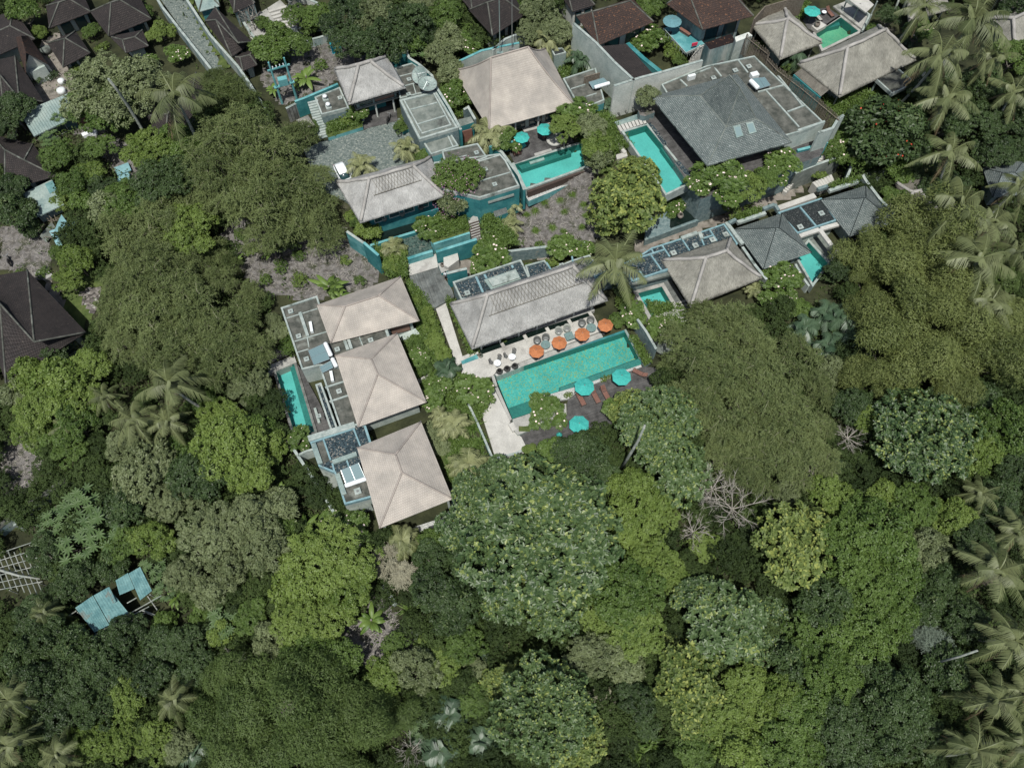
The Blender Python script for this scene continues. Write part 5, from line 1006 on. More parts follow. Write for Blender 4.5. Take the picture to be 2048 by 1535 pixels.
tag(slab('fish_pond', KH(560, 930, 900, 840, 1000, 830, 1050, 1010, 800, 1090, 740, 1080), 1.3, 0, 'pond_stone', 'teal_pale', None, None), 'small green pond with a stone jar above the pale steps', 'pond')
free_wall('low teal wall between the black pond and the green pond', KH(410, 975, 600, 915, 900, 825), 1.9, 0, .3, 'teal', 'teal_pale'); free_wall('pale blue wall below the green pond', KH(795, 1110, 1050, 1030), 1.9, 0, .35, 'teal_pale', 'teal_pale')
free_wall('tall sloping teal wall left of the green pond', KH(345, 945, 495, 1075), 4.2, 0, .3, 'teal', 'teal_pale'); free_wall('teal wall between the gravel slope and tiled villa roof', KH(170, 830, 345, 950), 3.4, 0, .3, 'teal_pale')
free_wall('teal wall behind the pale steps', KH(1085, 1040, 1500, 910), 3.4, 0, .35, 'teal', 'teal_pale'); tag(slab('planter_box', KH(1030, 935, 1110, 745, 1390, 660, 1430, 840, 1060, 960), 2.3, 0, 'grass', 'teal_pale', None, None), 'big pale teal planter box beneath the purple-flowered tree', 'planter')
free_wall('pale teal planter rim above the pale steps', KH(1060, 960, 1430, 845), 2.6, 0, .25, 'teal_pale', 'teal_pale')
tag(slab('garden_block', KH(1160, 1080, 1300, 1030, 1320, 1120, 1210, 1200, 1165, 1180), 1.9, 0, 'paving_white', None, None, None), 'white-topped low block behind the teal plinth', 'plinth'); tag(slab('plinth', KH(1100, 1160, 1180, 1150, 1210, 1230, 1140, 1260), 1.2, 0, 'paving_grey', 'teal', None, None), 'teal plinth carrying a small stone jar', 'plinth')
free_wall('dark teal wall right of the timber walkway, with a person beside it', KH(1195, 1260, 1400, 1210), 3.2, 0, .3, 'teal', 'parapet')
slab('garden_steps', KH(1415, 720, 1500, 640, 1530, 760, 1540, 880, 1450, 900, 1430, 780), 2.4, 0, 'paving_grey')
for k in range(6): a = KH(1412+k*6, 755+k*26, 1530+k*3, 718+k*26, 1532+k*3, 728+k*26, 1414+k*6, 766+k*26); slab('step_tread', a, 2.5, 2.3, 'wood_dark')
# flat roofed rooms right of the entrance pavilion
er = thing('flat_roof_building', 'teal walled building with stained flat concrete roof left of the upper pool', 'building', ctr(PP(KH(1100, 150, 1740, 50, 1940, 370, 1540, 490), 0)))
flat_roof(er, KH(1060, 130, 1740, -90+130, 1800, 110, 1940, 370, 1530, 495, 1130, 400), UP+2.4, 1.0, 'concrete', 'teal', ph=.12)
beams(er, [(KH(1540, 320)[0], KH(1850, 230)[0]), (KH(1430, 150)[0], KH(1740, 55)[0]), (KH(1100, 130)[0], KH(1400, 60)[0])], UP+2.4, .16, .12, 'parapet'); hatch(er, *KH(1590, 195)[0], UP+2.4); hatch(er, *KH(1685, 350)[0], UP+2.4)
flat_roof(er, KI(20, 1270, 430, 1180, 540, 1340, 380, 1400, 60, 1440), UP+2.45, 1, 'concrete', 'teal', ph=.15); hatch(er, *KI(415, 1280)[0], UP+2.45)
o = slab('x', KH(1605, 500, 1870, 425, 1885, 455, 1620, 535), 5.3, 5.0, 'concrete_pale', 'parapet', er); o.name = 'window_canopy'; p = P(*KH(1710, 530)[0], 4.3); MB().box((p.x, p.y-.1, 4.3), (2.6, .15, 1.1), DA).build('window', 'wood_dark', er)
tag(slab('plinth', KH(1670, 620, 1800, 580, 1820, 640, 1690, 690), 2.9, 0, 'deck_cross', 'teal', None, None), 'teal block with slatted top below the window canopy', 'plinth')
free_wall('long teal wall along the left end of the upper pool', KI(560, 1200, 700, 1270, 900, 1540, 960, 1700), UP+1.6, 1.5, .35, 'teal'); free_wall('short teal wall above the stained flat roof, left of the deck', KI(560, 1215, 700, 1165, 840, 1150), UP+1.7, 1.5, .3, 'teal', 'teal_pale')
# ================= courtyard building, reception =================
rc = thing('thatched_reception', 'pale thatched two-storey building above the cobbled courtyard', 'building', ctr(PP(KG(410, 260, 990, 120, 1175, 465, 570, 650), UP)))
ZC = UP+5.0; ro, c, r0, r1 = hip_roof(rc, KG(405, 270, 985, 125, 1180, 470, 560, 650), KG(665, 225, 800, 185), ZC, None, 'thatch', .1, .12, .5, .26, 'thatch_ridge', n=(18, 12))
w_, q = walls(rc, c, ZC-2.4, ZC-.1, 1.0, 'stain_metal'); walls(rc, c, UP, ZC-2.4, 2.4, 'teal', 'lower_wall'); e = inset(c, .9)
q2 = inset(c, .8); MB().ribbon([(v.x, v.y) for v in q2], .1, ZC-1.5, ZC-1.38, True).ribbon([(v.x, v.y) for v in q2], .1, ZC-2.5, ZC-2.3, True).build('balcony_rail', 'grey_metal', rc)
opening(rc, q[2], q[3], .05, .55, ZC-2.2, ZC-.5, 'wood_dark', 'blind'); opening(rc, q[2], q[3], .6, .92, ZC-2.2, ZC-.5, 'wood_dark', 'window_glass')
for u in (.12, .55, .9): p = e[2].lerp(e[3], u); MB().tube([(p.x, p.y, UP), (p.x, p.y, ZC-2.4)], .14, 8).build('column', 'white_wall', rc)
slab('carport_floor', KG(700, 960, 1110, 860, 1090, 640, 780, 700), UP+.2, UP-.5, 'deck')
cr = thing('flat_roof_building', 'framed flat concrete roof block right of the cobbled courtyard', 'building', ctr(PP(KG(1130, 625, 1550, 530, 1800, 945, 1355, 1080), UP)))
_, c = flat_roof(cr, KG(1130, 630, 1545, 525, 1800, 945, 1355, 1080), UP+3.6, UP-.5, 'concrete_pale', 'stone_clad', ph=.1, pw=.3)
ii = KG(1185, 640, 1520, 555, 1715, 920, 1390, 1015); MB().ribbon([(P(*a, UP+3.6).x, P(*a, UP+3.6).y) for a in ii], .2, UP+3.5, UP+3.85, True).build('roof_beam', 'parapet', cr); beams(cr, [(KG(1255, 740)[0], KG(1560, 660)[0]), (KG(1340, 905)[0], KG(1650, 810)[0])], UP+3.62, .2, .12, 'parapet')
cq = thing('flat_roof_building', 'small low flat concrete roof block below the framed roof block', 'building', ctr(PP(KG(1390, 1090, 1710, 1000, 1800, 1150, 1490, 1240), UP))); flat_roof(cq, KG(1390, 1095, 1705, 990, 1805, 1150, 1490, 1250), UP+2.6, UP-.5, 'concrete_pale', 'teal_pale', ph=.12)
beams(cq, [(KG(1670, 1010)[0], KG(1740, 1160)[0])], UP+2.6, .2, .14, 'parapet')
cb = thing('flat_roof_building', 'flat concrete roof with satellite dishes right of the thatched reception', 'building', ctr(PP(KG(1070, 270, 1290, 205, 1540, 520, 1130, 620), UP))); flat_roof(cb, KG(1075, 265, 1290, 205, 1545, 515, 1135, 615), UP+3.2, UP-.5, 'concrete', 'teal', ph=.12)
beams(cb, [(KG(1120, 365)[0], KG(1370, 300)[0]), (KG(1150, 480)[0], KG(1430, 405)[0]), (KG(1285, 440)[0], KG(1320, 560)[0])], UP+3.2, .14, .1, 'parapet'); hatch(cb, *KG(1240, 390)[0], UP+3.2); hatch(cb, *KG(1235, 560)[0], UP+3.2)
di = mk_dish(); p = P(*KG(1372, 345)[0], UP+4.4); inst(di, 'upper tilted mesh satellite dish on the flat roof', (p.x, p.y, UP+4.4), 0, 1.02, 'satellite dishes').rotation_euler = (.6, -.5, 0); p = P(*KG(1450, 465)[0], UP+4.4); inst(di, 'lower mesh satellite dish lying flat toward the sky', (p.x, p.y, UP+4.4), 0, 1.12, 'satellite dishes').rotation_euler = (.1, .1, 0)
cl = thing('flat_roof_building', 'low flat roof beside the outdoor stairs, with two white cowls', 'building', ctr(PP(KG(160, 600, 460, 480, 530, 640, 250, 800), UP))); flat_roof(cl, KG(165, 600, 455, 485, 560, 720, 245, 800), UP+2.6, UP-.5, 'concrete', 'stone_clad', ph=.14)
for i, (x, y) in enumerate(KG(290, 615, 325, 705)): p = P(x, y, UP+2.8); o = thing('roof_cowl', ('upper' if i == 0 else 'lower')+' white domed roof cowl on a square block by the outdoor stairs', 'roof cowl', (p.x, p.y, UP+2.6), 0, 'roof cowls'); MB().box((p.x, p.y, UP+2.75), (.8, .8, .3), DA).build('base', 'parapet', o); MB().lathe([(.2, 0), (.22, .35), (.36, .42), (.3, .55), (.1, .65)], (p.x, p.y, UP+2.9), 12).build('dome', 'white_paint', o, True)
hatch(cl, *KG(455, 600)[0], UP+2.6)
st = thing('outdoor_stairs', 'straight flight of grey steps down to the cobbled courtyard', 'stairs', ctr(PP(KG(120, 650, 270, 1050), UP)))
A0, A1 = P(*KG(145, 640)[0], UP+2.8), P(*KG(270, 1040)[0], UP+.2); n = 15
for k in range(n): p = A0.lerp(A1, k/(n-1)); d = math.atan2(A1.y-A0.y, A1.x-A0.x); MB().box((p.x, p.y, p.z-.3), (.34, 1.5, .5), d).build('step', 'parapet', st)
free_wall('teal back wall left of the thatched reception', KG(-60, 640, 50, 600, 430, 440), UP+3.0, UP-1, .3, 'teal', 'teal_pale'); free_wall('teal boundary wall curving behind the satellite dishes', KG(1010, 145, 1210, 70, 1240, 145, 1350, 215, 1500, 345, 1545, 470, 1690, 700, 1830, 960), UP+3.8, UP-1, .3, 'teal')
free_wall('wood-clad wall left of the outdoor stairs', KG(-160, 720, 45, 615), UP+2.6, UP-1, .3, 'deck_pale'); tag(slab('planter_box', KG(300, 1000, 320, 830, 700, 780, 715, 930, 320, 1055), UP+.7, UP-.3, 'grass', 'teal_pale', None, None), 'long teal-edged planting bed in front of the thatched reception', 'planter')
tag(slab('planter_box', KG(1100, 860, 1150, 840, 1250, 950, 1170, 985), UP+.7, UP-.3, 'grass', 'teal', None, None), 'small teal planter beside the framed flat roof block', 'planter')
sh_ = thing('small_shelter', 'small tiled shelter half under the feathery tree by the courtyard', 'shelter', ctr(PP(KG(20, 900, 140, 850), UP))); hip_roof(sh_, KG(-40, 850, 90, 800, 165, 905, 10, 960), KG(20, 850, 60, 840), UP+2.3, .6, 'thatch_old', 0, .05, .15, 0, n=(6, 4)); 
for xy in KG(70, 940, 140, 915): p = P(*xy, UP+2); MB().tube([(p.x, p.y, UP-.5), (p.x, p.y, UP+2.3)], .09, 6).build('post', 'parapet', sh_)
gt = thing('gateway', 'teal gateway with a reddish wooden door left of the yellowish palm', 'gate', ctr(PP(KG(1830, 950), UP))); slab('x', KI(205, 905, 350, 870, 385, 935, 230, 985), UP+2.9, UP-.5, 'concrete_pale', 'teal', gt).name = 'gate_block'; p = P(*KI(310, 1090)[0], UP+1.1); MB().box((p.x, p.y, UP+1.1), (1.5, .12, 2.2), DA).build('door', 'wood_red', gt)
free_wall('stained stone wall left of the big tiled roof', KI(270, 790, 320, 760, 400, 900), UP+2.2, UP-.5, .3, 'stone_clad')
car = mk_car(); p = P(687, 349, UP+.8); inst(car, 'white car parked in the cobbled courtyard beside a yellowish palm', (p.x, p.y, UP+.12), DA-math.pi/2+.10, 1.0)
sc1 = mk_scooter('dark_metal'); p = P(777.5, 238, UP+.5); inst(sc1, 'dark scooter parked at the edge of the cobbled courtyard', (p.x, p.y, UP+.15), 1.3)
for x, y, rz, lb, z in ((18, 521, 2.0, 'scooter parked on bare ground near the left edge', 0), (500, 27, 2.3, 'uppermost scooter in the temple yard', 4), (507, 42, 2.2, 'middle scooter in the temple yard', 4), (521, 57, 2.5, 'lowest scooter in the temple yard', 4), (1715, 341, 1.0, 'dark scooter by the grey ramp wall at the right', 2)): p = Pg(x, y, .5); inst(sc1, lb, (p.x, p.y, G(p.x, p.y)+.1), rz)
# ================= big tiled villa, upper pool =================
bt = thing('tiled_villa', 'large pale tiled villa with a wide sweeping roof above the upper pool', 'villa', ctr(PP(KI(150, 340, 1190, 100, 1555, 755, 600, 1030), UP)))
BZ = UP+3.2; ro, c, r0, r1 = hip_roof(bt, KI(150, 340, 1200, 95, 1540, 745, 560, 1020), KI(580, 200, 1000, 80), BZ, None, 'clay_tile', .45, 0, .2, .12, n=(16, 12)); w_, q = walls(bt, c, UP-.3, BZ-.1, 1.5, 'pale_wall')
for u in (.05, .3, .55, .78): opening(bt, q[2], q[3], u, u+.19, UP+.1, BZ-.5, 'wood_dark', 'window_glass', 'door')
e = inset(c, .7)
for u in (.12, .4, .7): p = e[2].lerp(e[3], u); MB().box((p.x, p.y, UP+1.5), (.2, .2, 3.2), DA).build('column', 'white_wall', bt)
slab('timber_deck', KI(790, 1290, 880, 1060, 1000, 1040, 1380, 930, 1530, 1160, 850, 1405), UP+.1, UP-1, 'deck'); slab('villa_terrace', KI(900, 960, 1330, 850, 1380, 930, 960, 1045), UP+.16, UP-1, 'paving_grey')
pool('upper turquoise pool below the large tiled villa', *POOLS[3], tile='pool_teal', coping='parapet', extra=[('steps', KI(870, 1410, 1480, 1225, 1495, 1290, 930, 1475), UP-.55, 'pool_side'), ('bench', KI(1010, 1380, 1180, 1330, 1190, 1360, 1030, 1410), UP-.4, 'parapet')])
slab('pool_ledge', KI(1070, 1290, 1260, 1232, 1275, 1255, 1080, 1320), UP+.22, UP, 'paving_grey')
sf = PP(KI(985, 1690, 1760, 1420, 1775, 1450, 1000, 1735), UP-.2); tag(MB().prism([(v.x, v.y) for v in sf], UP-1.4, UP-.2).build('slatted_screen', 'wood_dark'), 'brown slatted timber screen along the lower side of the upper pool', 'screen')
slab('gravel_strip', K(1000, 0, 3.657)(185, 1430, 690, 1230, 720, 1260, 210, 1470), UP-1.3, 1.5, 'pebble_white', 'teal_pale')
db = thing('round_daybed', 'big round pale daybed with a curved backrest on the upper deck', 'daybed', (*P(*KI(1305, 1115)[0], UP+.4).xy, UP+.1)); p = P(*KI(1300, 1130)[0], UP+.5); MB().lathe([(.9, 0), (1.12, .1), (1.15, .4), (1.1, .48), (.6, .52)], (p.x, p.y, UP+.1), 26).build('mattress', 'cushion', db, True)
mb = MB(); vs = []; n = 24
for rr, zz in ((1.16, .1), (1.24, .75), (1.18, .95), (1.1, .75), (1.13, .3)):
    for k in range(n+1): a = -.9+math.pi*1.25*k/n; vs.append((p.x+rr*math.cos(a), p.y+rr*math.sin(a), UP+.1+zz))
MB().add(vs, [(j*(n+1)+k, j*(n+1)+k+1, (j+1)*(n+1)+k+1, (j+1)*(n+1)+k) for j in range(4) for k in range(n)]).build('backrest', 'wicker_pale', db, True)
p = P(*KI(870, 1275)[0], UP+.3); o = thing('ottoman', 'dark red-brown square ottoman at the left end of the upper deck', 'ottoman', (p.x, p.y, UP+.1)); MB().box((p.x, p.y, UP+.3), (1.15, 1.15, .3), DA).build('base', 'wood_dark', o); MB().box((p.x, p.y, UP+.52), (1.05, 1.05, .14), DA).build('cushion', 'wood_red', o)
p = P(*KI(935, 1200)[0], UP+.3); tag(MB().lathe([(.45, 0), (.6, .15), (.5, .45), (.2, .68), (.05, .72)], (p.x, p.y, UP+.1), 4).build('bean_bag', 'teal_cloth'), 'teal bean bag cushion under the half hidden teal umbrella', 'bean bag')
p = P(*KI(1185, 1100)[0], UP+.3); tag(MB().box((p.x, p.y, UP+.35), (.5, .5, .5), DA).box((p.x, p.y, UP+.63), (.6, .6, .06), DA).build('side_table', 'wood_red'), 'small wooden side table left of the round daybed', 'table')
fl = thing('flat_roof_building', 'mossy flat concrete roof with solar heater right of the large tiled villa', 'building', ctr(PP(KI(1400, 440, 1760, 320, 1860, 660, 1680, 760), UP))); flat_roof(fl, KI(1395, 445, 1770, 325, 1870, 690, 1670, 775, 1540, 700), UP+2.8, UP-.5, 'concrete', 'teal_pale', ph=.15)
beams(fl, [(KI(1490, 560)[0], KI(1650, 510)[0]), (KI(1560, 680)[0], KI(1780, 610)[0])], UP+2.8, .14, .1, 'parapet'); solar('solar heater with silver tank beside the white wall, right of the large tiled villa', KI(1740, 560, 1930, 500, 1860, 430, 1690, 480), KI(1755, 540)[0], KI(1930, 490)[0], UP+2.8, .4, .7, .27, UP+3.6)
free_wall('weathered timber fence panel beside the solar heater', KI(1640, 420, 1820, 370), UP+4.0, UP+2.8, .1, 'bamboo', 'bamboo')
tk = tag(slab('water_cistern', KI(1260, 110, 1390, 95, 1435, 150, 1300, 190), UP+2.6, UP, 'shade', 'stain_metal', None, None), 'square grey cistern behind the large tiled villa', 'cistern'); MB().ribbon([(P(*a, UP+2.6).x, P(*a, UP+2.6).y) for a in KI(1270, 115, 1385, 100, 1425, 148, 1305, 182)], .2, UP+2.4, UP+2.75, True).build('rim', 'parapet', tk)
free_wall('tall white wall right of the plunge palms, behind the left pool wall', KJ(555, 875, 830, 790, 1025, 740, 1460, 615), UP+6.0, UP-1, .3, 'white_wall'); free_wall('tall pale wall descending beside the brown sloping roofs', KJ(140, 235, 370, 435, 560, 635, 760, 820), UP+6.0, UP-1, .3, 'pale_wall')
free_wall('pale wall behind the large tiled roof', KI(185, 255, 470, 120, 700, 70, 900, 30), UP+3.6, UP-1, .3, 'pale_wall', 'teal_pale')
# ================= slate villa =================
tb = tag(slab('stone_terrace', [(1282, 222), (1300, 196), (1445, 120), (1600, 250), (1648, 298), (1640, 312), (1402, 398), (1376, 366), (1296, 247)], SL-.02, 0, 'deck', 'stone_clad', None, None), 'high blue-grey stone-faced terrace under the slate villa', 'terrace')
sv = thing('slate_villa', 'large slate-roofed villa with a raised central peak', 'villa', ctr(PP([(1302, 193), (1414.6, 330.6), (1584, 290), (1475, 145)], SL)))
ze, zr, zt = SL+3.2, SL+5.6, SL+10.2; A_, B_, C_, D_ = PP([(1302, 193.4), (1414.6, 331), (1584, 284), (1474, 148)], ze); R1, R2, R3 = PP([(1400.6, 191), (1452.2, 253.2), (1512, 236.8)], zr); R4 = R1+R3-R2; T1, T2 = PP([(1459, 150), (1480.3, 175.8)], zt); T1b = T1
mb = MB()
for b0, b1, t0, t1 in ((A_, B_, R1, R2), (B_, C_, R2, R3), (C_, D_, R3, R4), (D_, A_, R4, R1), (R1, R2, T1, T2), (R2, R3, T2, T2), (R3, R4, T2, T1), (R4, R1, T1, T1)): face_grid(mb, b0, b1, t0, t1, 6, 6)
cc = [A_, B_, C_, D_]; ci = inset(cc, .1)
for k in range(4): a, b = cc[k], cc[(k+1) % 4]; mb.add([a, b, (b.x, b.y, ze-.22), (a.x, a.y, ze-.22)], [(3, 2, 1, 0)], 0, [[(0, 0), (1, 0), (1, .2), (0, .2)]])
mb.add([(v.x, v.y, ze-.22) for v in cc], [(3, 2, 1, 0)], 1); ro = mb.build('roof', ['slate', 'wood_dark'], sv)
mb = MB()
for a, b in ((A_, R1), (R1, R2), (B_, R2), (R2, R3), (C_, R3), (R2, T2), (R1, T1), (T1, T2), (R3, T2)): mb.tube([a, b], .07, 5)
mb.build('ridge_cap', 'concrete_pale', ro); walls(sv, cc, SL-.1, ze-.1, 2.2, 'stained_wall'); qi = inset(cc, 2.2)
for u in (.05, .35, .65): opening(sv, qi[1], qi[2], u, u+.28, SL+.3, ze-.6, 'wood_dark', 'blind')
for u in (.1, .4, .7): opening(sv, qi[0], qi[1], u, u+.25, SL+.2, ze-.6, 'wood_dark', 'window_glass')
nb = (B_-R2).cross(C_-R2).normalized(); nb = nb if nb.z > 0 else -nb
def onplane(xy):
    d = P(*xy, 0)-Vector((0, 0, CAMH)); o_ = Vector((0, 0, CAMH)); t_ = (R2-o_).dot(nb)/d.dot(nb); return o_+d*t_
for qd in (KK(1045, 440, 1105, 425, 1135, 520, 1075, 540), KK(1155, 412, 1215, 400, 1248, 490, 1185, 508)):
    v = [onplane(a) for a in qd]; m_ = MB(); m_.add(v+[x+nb*.16 for x in v], [(4, 5, 6, 7), (0, 1, 5, 4), (1, 2, 6, 5), (2, 3, 7, 6), (3, 0, 4, 7)]); f = m_.build('skylight', 'stain_metal', ro); c_ = cen(v); MB().add([c_+(x-c_)*.75+nb*.17 for x in v], [(0, 1, 2, 3)]).build('pane', 'skylight_glass', f)
pool('turquoise pool along the left side of the slate villa', *POOLS[4], tile='pool_teal', coping='parapet', cw=.3, copz=.1, extra=[('steps', KK(430, 620, 500, 600, 600, 740, 540, 770), SL-.5, 'pool_side')])
for k in range(8): a = KK(62+k*30, 432-k*9, 84+k*30, 425-k*9, 112+k*29, 472-k*8, 90+k*29, 480-k*8); tag(slab('stepping_slab', a, SL+.1, SL-.3, 'paving_white', None, None, None), ['first', 'second', 'third', 'fourth', 'fifth', 'sixth', 'seventh', 'eighth'][k]+' pale slab from the left in the footbridge by the slate villa pool', 'stepping slab', 'footbridge slabs')
slab('x', KK(40, 400, 230, 335, 262, 370, 62, 432), SL-.2, SL-1.5, 'stain_metal').name = 'shallow_pond'; slab('gravel_strip', KK(325, 415, 350, 405, 495, 590, 460, 605), SL+.14, SL-.1, 'gravel', 'paving_grey'); slab('gravel_strip', KK(555, 745, 595, 735, 720, 880, 690, 905), SL+.14, SL-.1, 'gravel', 'paving_grey')
for xy in KJ(603, 1155, 677, 1133, 748, 1115): p = P(*xy, SL+.9); tag(MB().box((p.x, p.y-.25, SL+.9), (.25, .5, .25), DA).build('wall_spout', 'concrete'), ['left', 'middle', 'right'][len([1 for k in bpy.data.objects if k.name.startswith('wall_spout')]) % 3-1]+' small spout on the tall white wall', 'spout', 'wall spouts')
fs = thing('flat_roof_building', 'large stained flat concrete roof wrapping behind the slate villa', 'building', ctr(PP(KJ(1040, 870, 1990, 570), SL)))
FZ = SL+2.9; flat_roof(fs, [(1322, 170), (1412, 133), (1508, 113), (1648, 247), (1602, 264), (1560, 276), (1340, 200)], FZ, SL-.5, 'concrete', 'pale_wall', ph=.16)
beams(fs, [(KJ(1230, 820)[0], KJ(1300, 890)[0]), (KJ(1580, 700)[0], KJ(1650, 790)[0]), (KJ(1820, 620)[0], KJ(1920, 750)[0]), (KJ(1380, 760)[0], KJ(1540, 700)[0]), (KK(1330, 140)[0], KK(1610, 450)[0]), (KK(1430, 10)[0], KK(1640, 270)[0]), (KK(1260, 150)[0], KK(1490, 90)[0]), (KK(1510, 320)[0], KK(1660, 265)[0])], FZ, .22, .16, 'parapet')
for xy in KJ(1570, 795, 1795, 720, 1935, 680): hatch(fs, *xy, FZ, .7)
p = P(*KJ(1345, 790)[0], FZ+.4); tag(MB().box((p.x, p.y, FZ+.4), (1.1, .45, .75), DA).build('air_conditioner', 'white_metal'), 'white air conditioner on the flat roof behind the white wall', 'air conditioner'); p = P(*KK(1230, 5)[0], FZ+.4); tag(MB().box((p.x, p.y, FZ+.4), (1.1, .8, .7), DA).build('air_conditioner', 'white_metal'), 'grey air conditioner behind the slate villa solar heater', 'air conditioner')
solar('solar heater with a thick silver tank behind the slate roof peak', KK(1215, 30, 1320, 20, 1370, 90, 1270, 120), KK(1195, 45)[0], KK(1265, 115)[0], FZ, .5, .6, .33, FZ+.9)
free_wall('pale wall under the flat roof edge right of the slate villa', KK(1605, 470, 1830, 395, 1835, 395), SL+3.2, 1, .3, 'pale_wall'); free_wall('pale step-topped wall at the right end of the bamboo fence', KK(1780, 490, 1900, 450, 1950, 365, 1995, 340), SL+3.5, 1, .3, 'pale_wall')
free_wall('bright teal wall right of the slate villa frangipani', KK(1600, 640, 1720, 610, 1855, 570), SL+.4, 0, .35, 'teal', 'teal_pale'); free_wall('long grey ramp wall at the foot of the slate villa terrace', KK(1580, 835, 1740, 770, 1880, 720, 1990, 680), 3.8, 0, .3, 'concrete_pale', 'parapet')
free_wall('dark wall at the right of the ramp stairs', KF(1400, 0, 1370, 100, 1330, 200), 3.0, 0, .3, 'stained_wall')
for k in range(9): a = KK(1475+k*14, 985-k*16, 1505+k*14, 1003-k*18, 1512+k*14, 990-k*18, 1482+k*14, 970-k*16); slab('step_tread', a, .9+k*.18, 0, 'paving_white')
for k in range(7): a = KK(1725+k*24, 915-k*10, 1745+k*24, 908-k*10, 1795+k*20, 955-k*9, 1772+k*20, 965-k*9); slab('step_tread', a, 1.9+k*.05, 0, 'paving_white')
for k in range(10): a = KK(1690+k*18, 770-k*15, 1745+k*16, 790-k*17, 1750+k*16, 780-k*17, 1697+k*18, 758-k*15); slab('step_tread', a, 2.2+k*.2, 0, 'paving_white')
tag(slab('lily_pond', KK(510, 1290, 540, 1120, 620, 1130, 735, 1225, 520, 1305), 1.45, 0, 'water_dark', 'stone_clad', None, None), 'dark triangular niche pond holding a terracotta jar', 'pond'); slab('stone_apron', KK(295, 1400, 320, 1220, 520, 1150, 510, 1290, 520, 1310, 735, 1228, 760, 1240, 300, 1410), 1.3, 0, 'stone_clad', 'stone_clad')
tag(slab('planter_box', KJ(800, 1130, 960, 1100, 970, 1150, 870, 1190, 820, 1180), SL+1.0, SL-1, 'soil', 'stone_clad', None, None), 'round stone planter under the shrub against the tall white wall', 'planter')
# bamboo fence
bf = thing('bamboo_fence', 'long dark bamboo fence behind the slate villa flat roofs', 'fence', ctr(PP(KL(45, 230), UP))); mb = MB(); ru = random.Random(3); pts = PP(KL(45, 215, 190, 330, 175, 355, 240, 425, 400, 545, 640, 745), SL+4.2); 
for a, b in zip(pts[:-1], pts[1:]):
    n = max(2, int((b-a).length/.16))
    for k in range(n): p = a.lerp(b, k/n); mb.tube([(p.x+ru.uniform(-.04, .04), p.y, SL+.6), (p.x+ru.uniform(-.06, .06), p.y+ru.uniform(-.04, .04), p.z+ru.uniform(-.15, .15))], .05, 4)
mb.build('canes', 'bamboo', bf); mb = MB()
for a, b in zip(pts[:-1], pts[1:]): mb.tube([a+Vector((0, -.1, -.5)), b+Vector((0, -.1, -.5))], .06, 5)
mb.build('rail', 'bamboo', bf)
# garden retaining wall and slope
free_wall('low curved stone wall at the foot of the grass-tuft slope', KC(560, 155, 900, 110, 1400, 50, 1650, 30), 2.3, 0, .3, 'stone_clad'); 
slab('x', KK(50, 680, 140, 655, 150, 690, 60, 720), SL-.8, 2, 'paving_white').name = 'stepping_stone'
for k, xy in enumerate(KK(60, 560, 80, 585, 95, 610, 110, 632, 122, 650)): p = P(*xy, SL-.6); o = MB().lathe([(.3, -.6), (.32, 0), (.2, .05)], (p.x, p.y, SL-.6), 8).build('stepping_stone', 'paving_white'); o['kind'] = 'structure'
# ================= thatched villas at the top right =================
def thatched(label, cs, ridge, z, mat='thatch_old', rise=None, base=UP, wall='stained_wall', ins=1.5, nm='thatched_villa', n=(20, 12), cat='villa', op=True):
    o = thing(nm, label, cat, ctr(PP(cs, base))); ro, c, r0, r1 = hip_roof(o, cs, ridge, z, rise, mat, .12, .22, .55, .26, 'thatch_ridge', n=n); w_, q = walls(o, c, base-.3, z-.1, ins, wall)
    if op:
        for u in (.1, .55): opening(o, q[2], q[3], u, u+.35, base+.2, z-.6, 'wood_dark', 'window_glass')
    for k in range(4):
        e = inset(c, .6)[k]; MB().tube([(e.x, e.y, base-.3), (e.x, e.y, z)], .12, 7).build('post', 'bark_pale', o)
    return o, c
t1, c = thatched('small weathered thatched roof left of the green pool', KL(85, 155, 280, 45, 515, 262, 258, 362), KL(300, 125, 310, 120), UP+3.2)
t2, c = thatched('long weathered thatched villa below the green pool', KL(380, 400, 875, 165, 1108, 372, 635, 600), KL(682, 300, 925, 190), UP+3.2, n=(28, 12))
mb = MB(); a, b, c_, d = P(*KL(390, 435)[0], UP+3.4), P(*KL(565, 570)[0], UP+3.4), P(*KL(512, 612)[0], UP+2.6), P(*KL(345, 468)[0], UP+2.6); face_grid(mb, d, c_, a, b, 8, 3, 0, .08); mb.build('lean_to_roof', 'thatch_dark', t2, True); MB().ribbon([(d.x, d.y), (c_.x, c_.y)], .3, UP-.5, UP+2.5).build('side_wall', 'teal', t2)
t3 = thing('flat_roof_building', 'small flat mossy roof pavilion with pale edge beams below the long thatched villa', 'pavilion', ctr(PP(KL(850, 500, 1110, 530), UP))); flat_roof(t3, KL(855, 500, 995, 430, 1112, 528, 965, 600), UP+2.8, UP+2.5, 'concrete', 'stain_metal', ph=.12)
for xy in KL(870, 510, 1000, 445, 1100, 530, 965, 590): p = P(*xy, UP+2.6); MB().box((p.x, p.y, UP+1.2), (.2, .2, 2.7), DA).build('post', 'stain_metal', t3)
pool('green-tinted pool behind the long weathered thatched villa', *POOLS[6], tile='pool_green', coping='paving_grey', cw=.4, extra=[('steps', KL(552, 165, 628, 140, 635, 160, 560, 178), UP-.6, 'pool_side')])
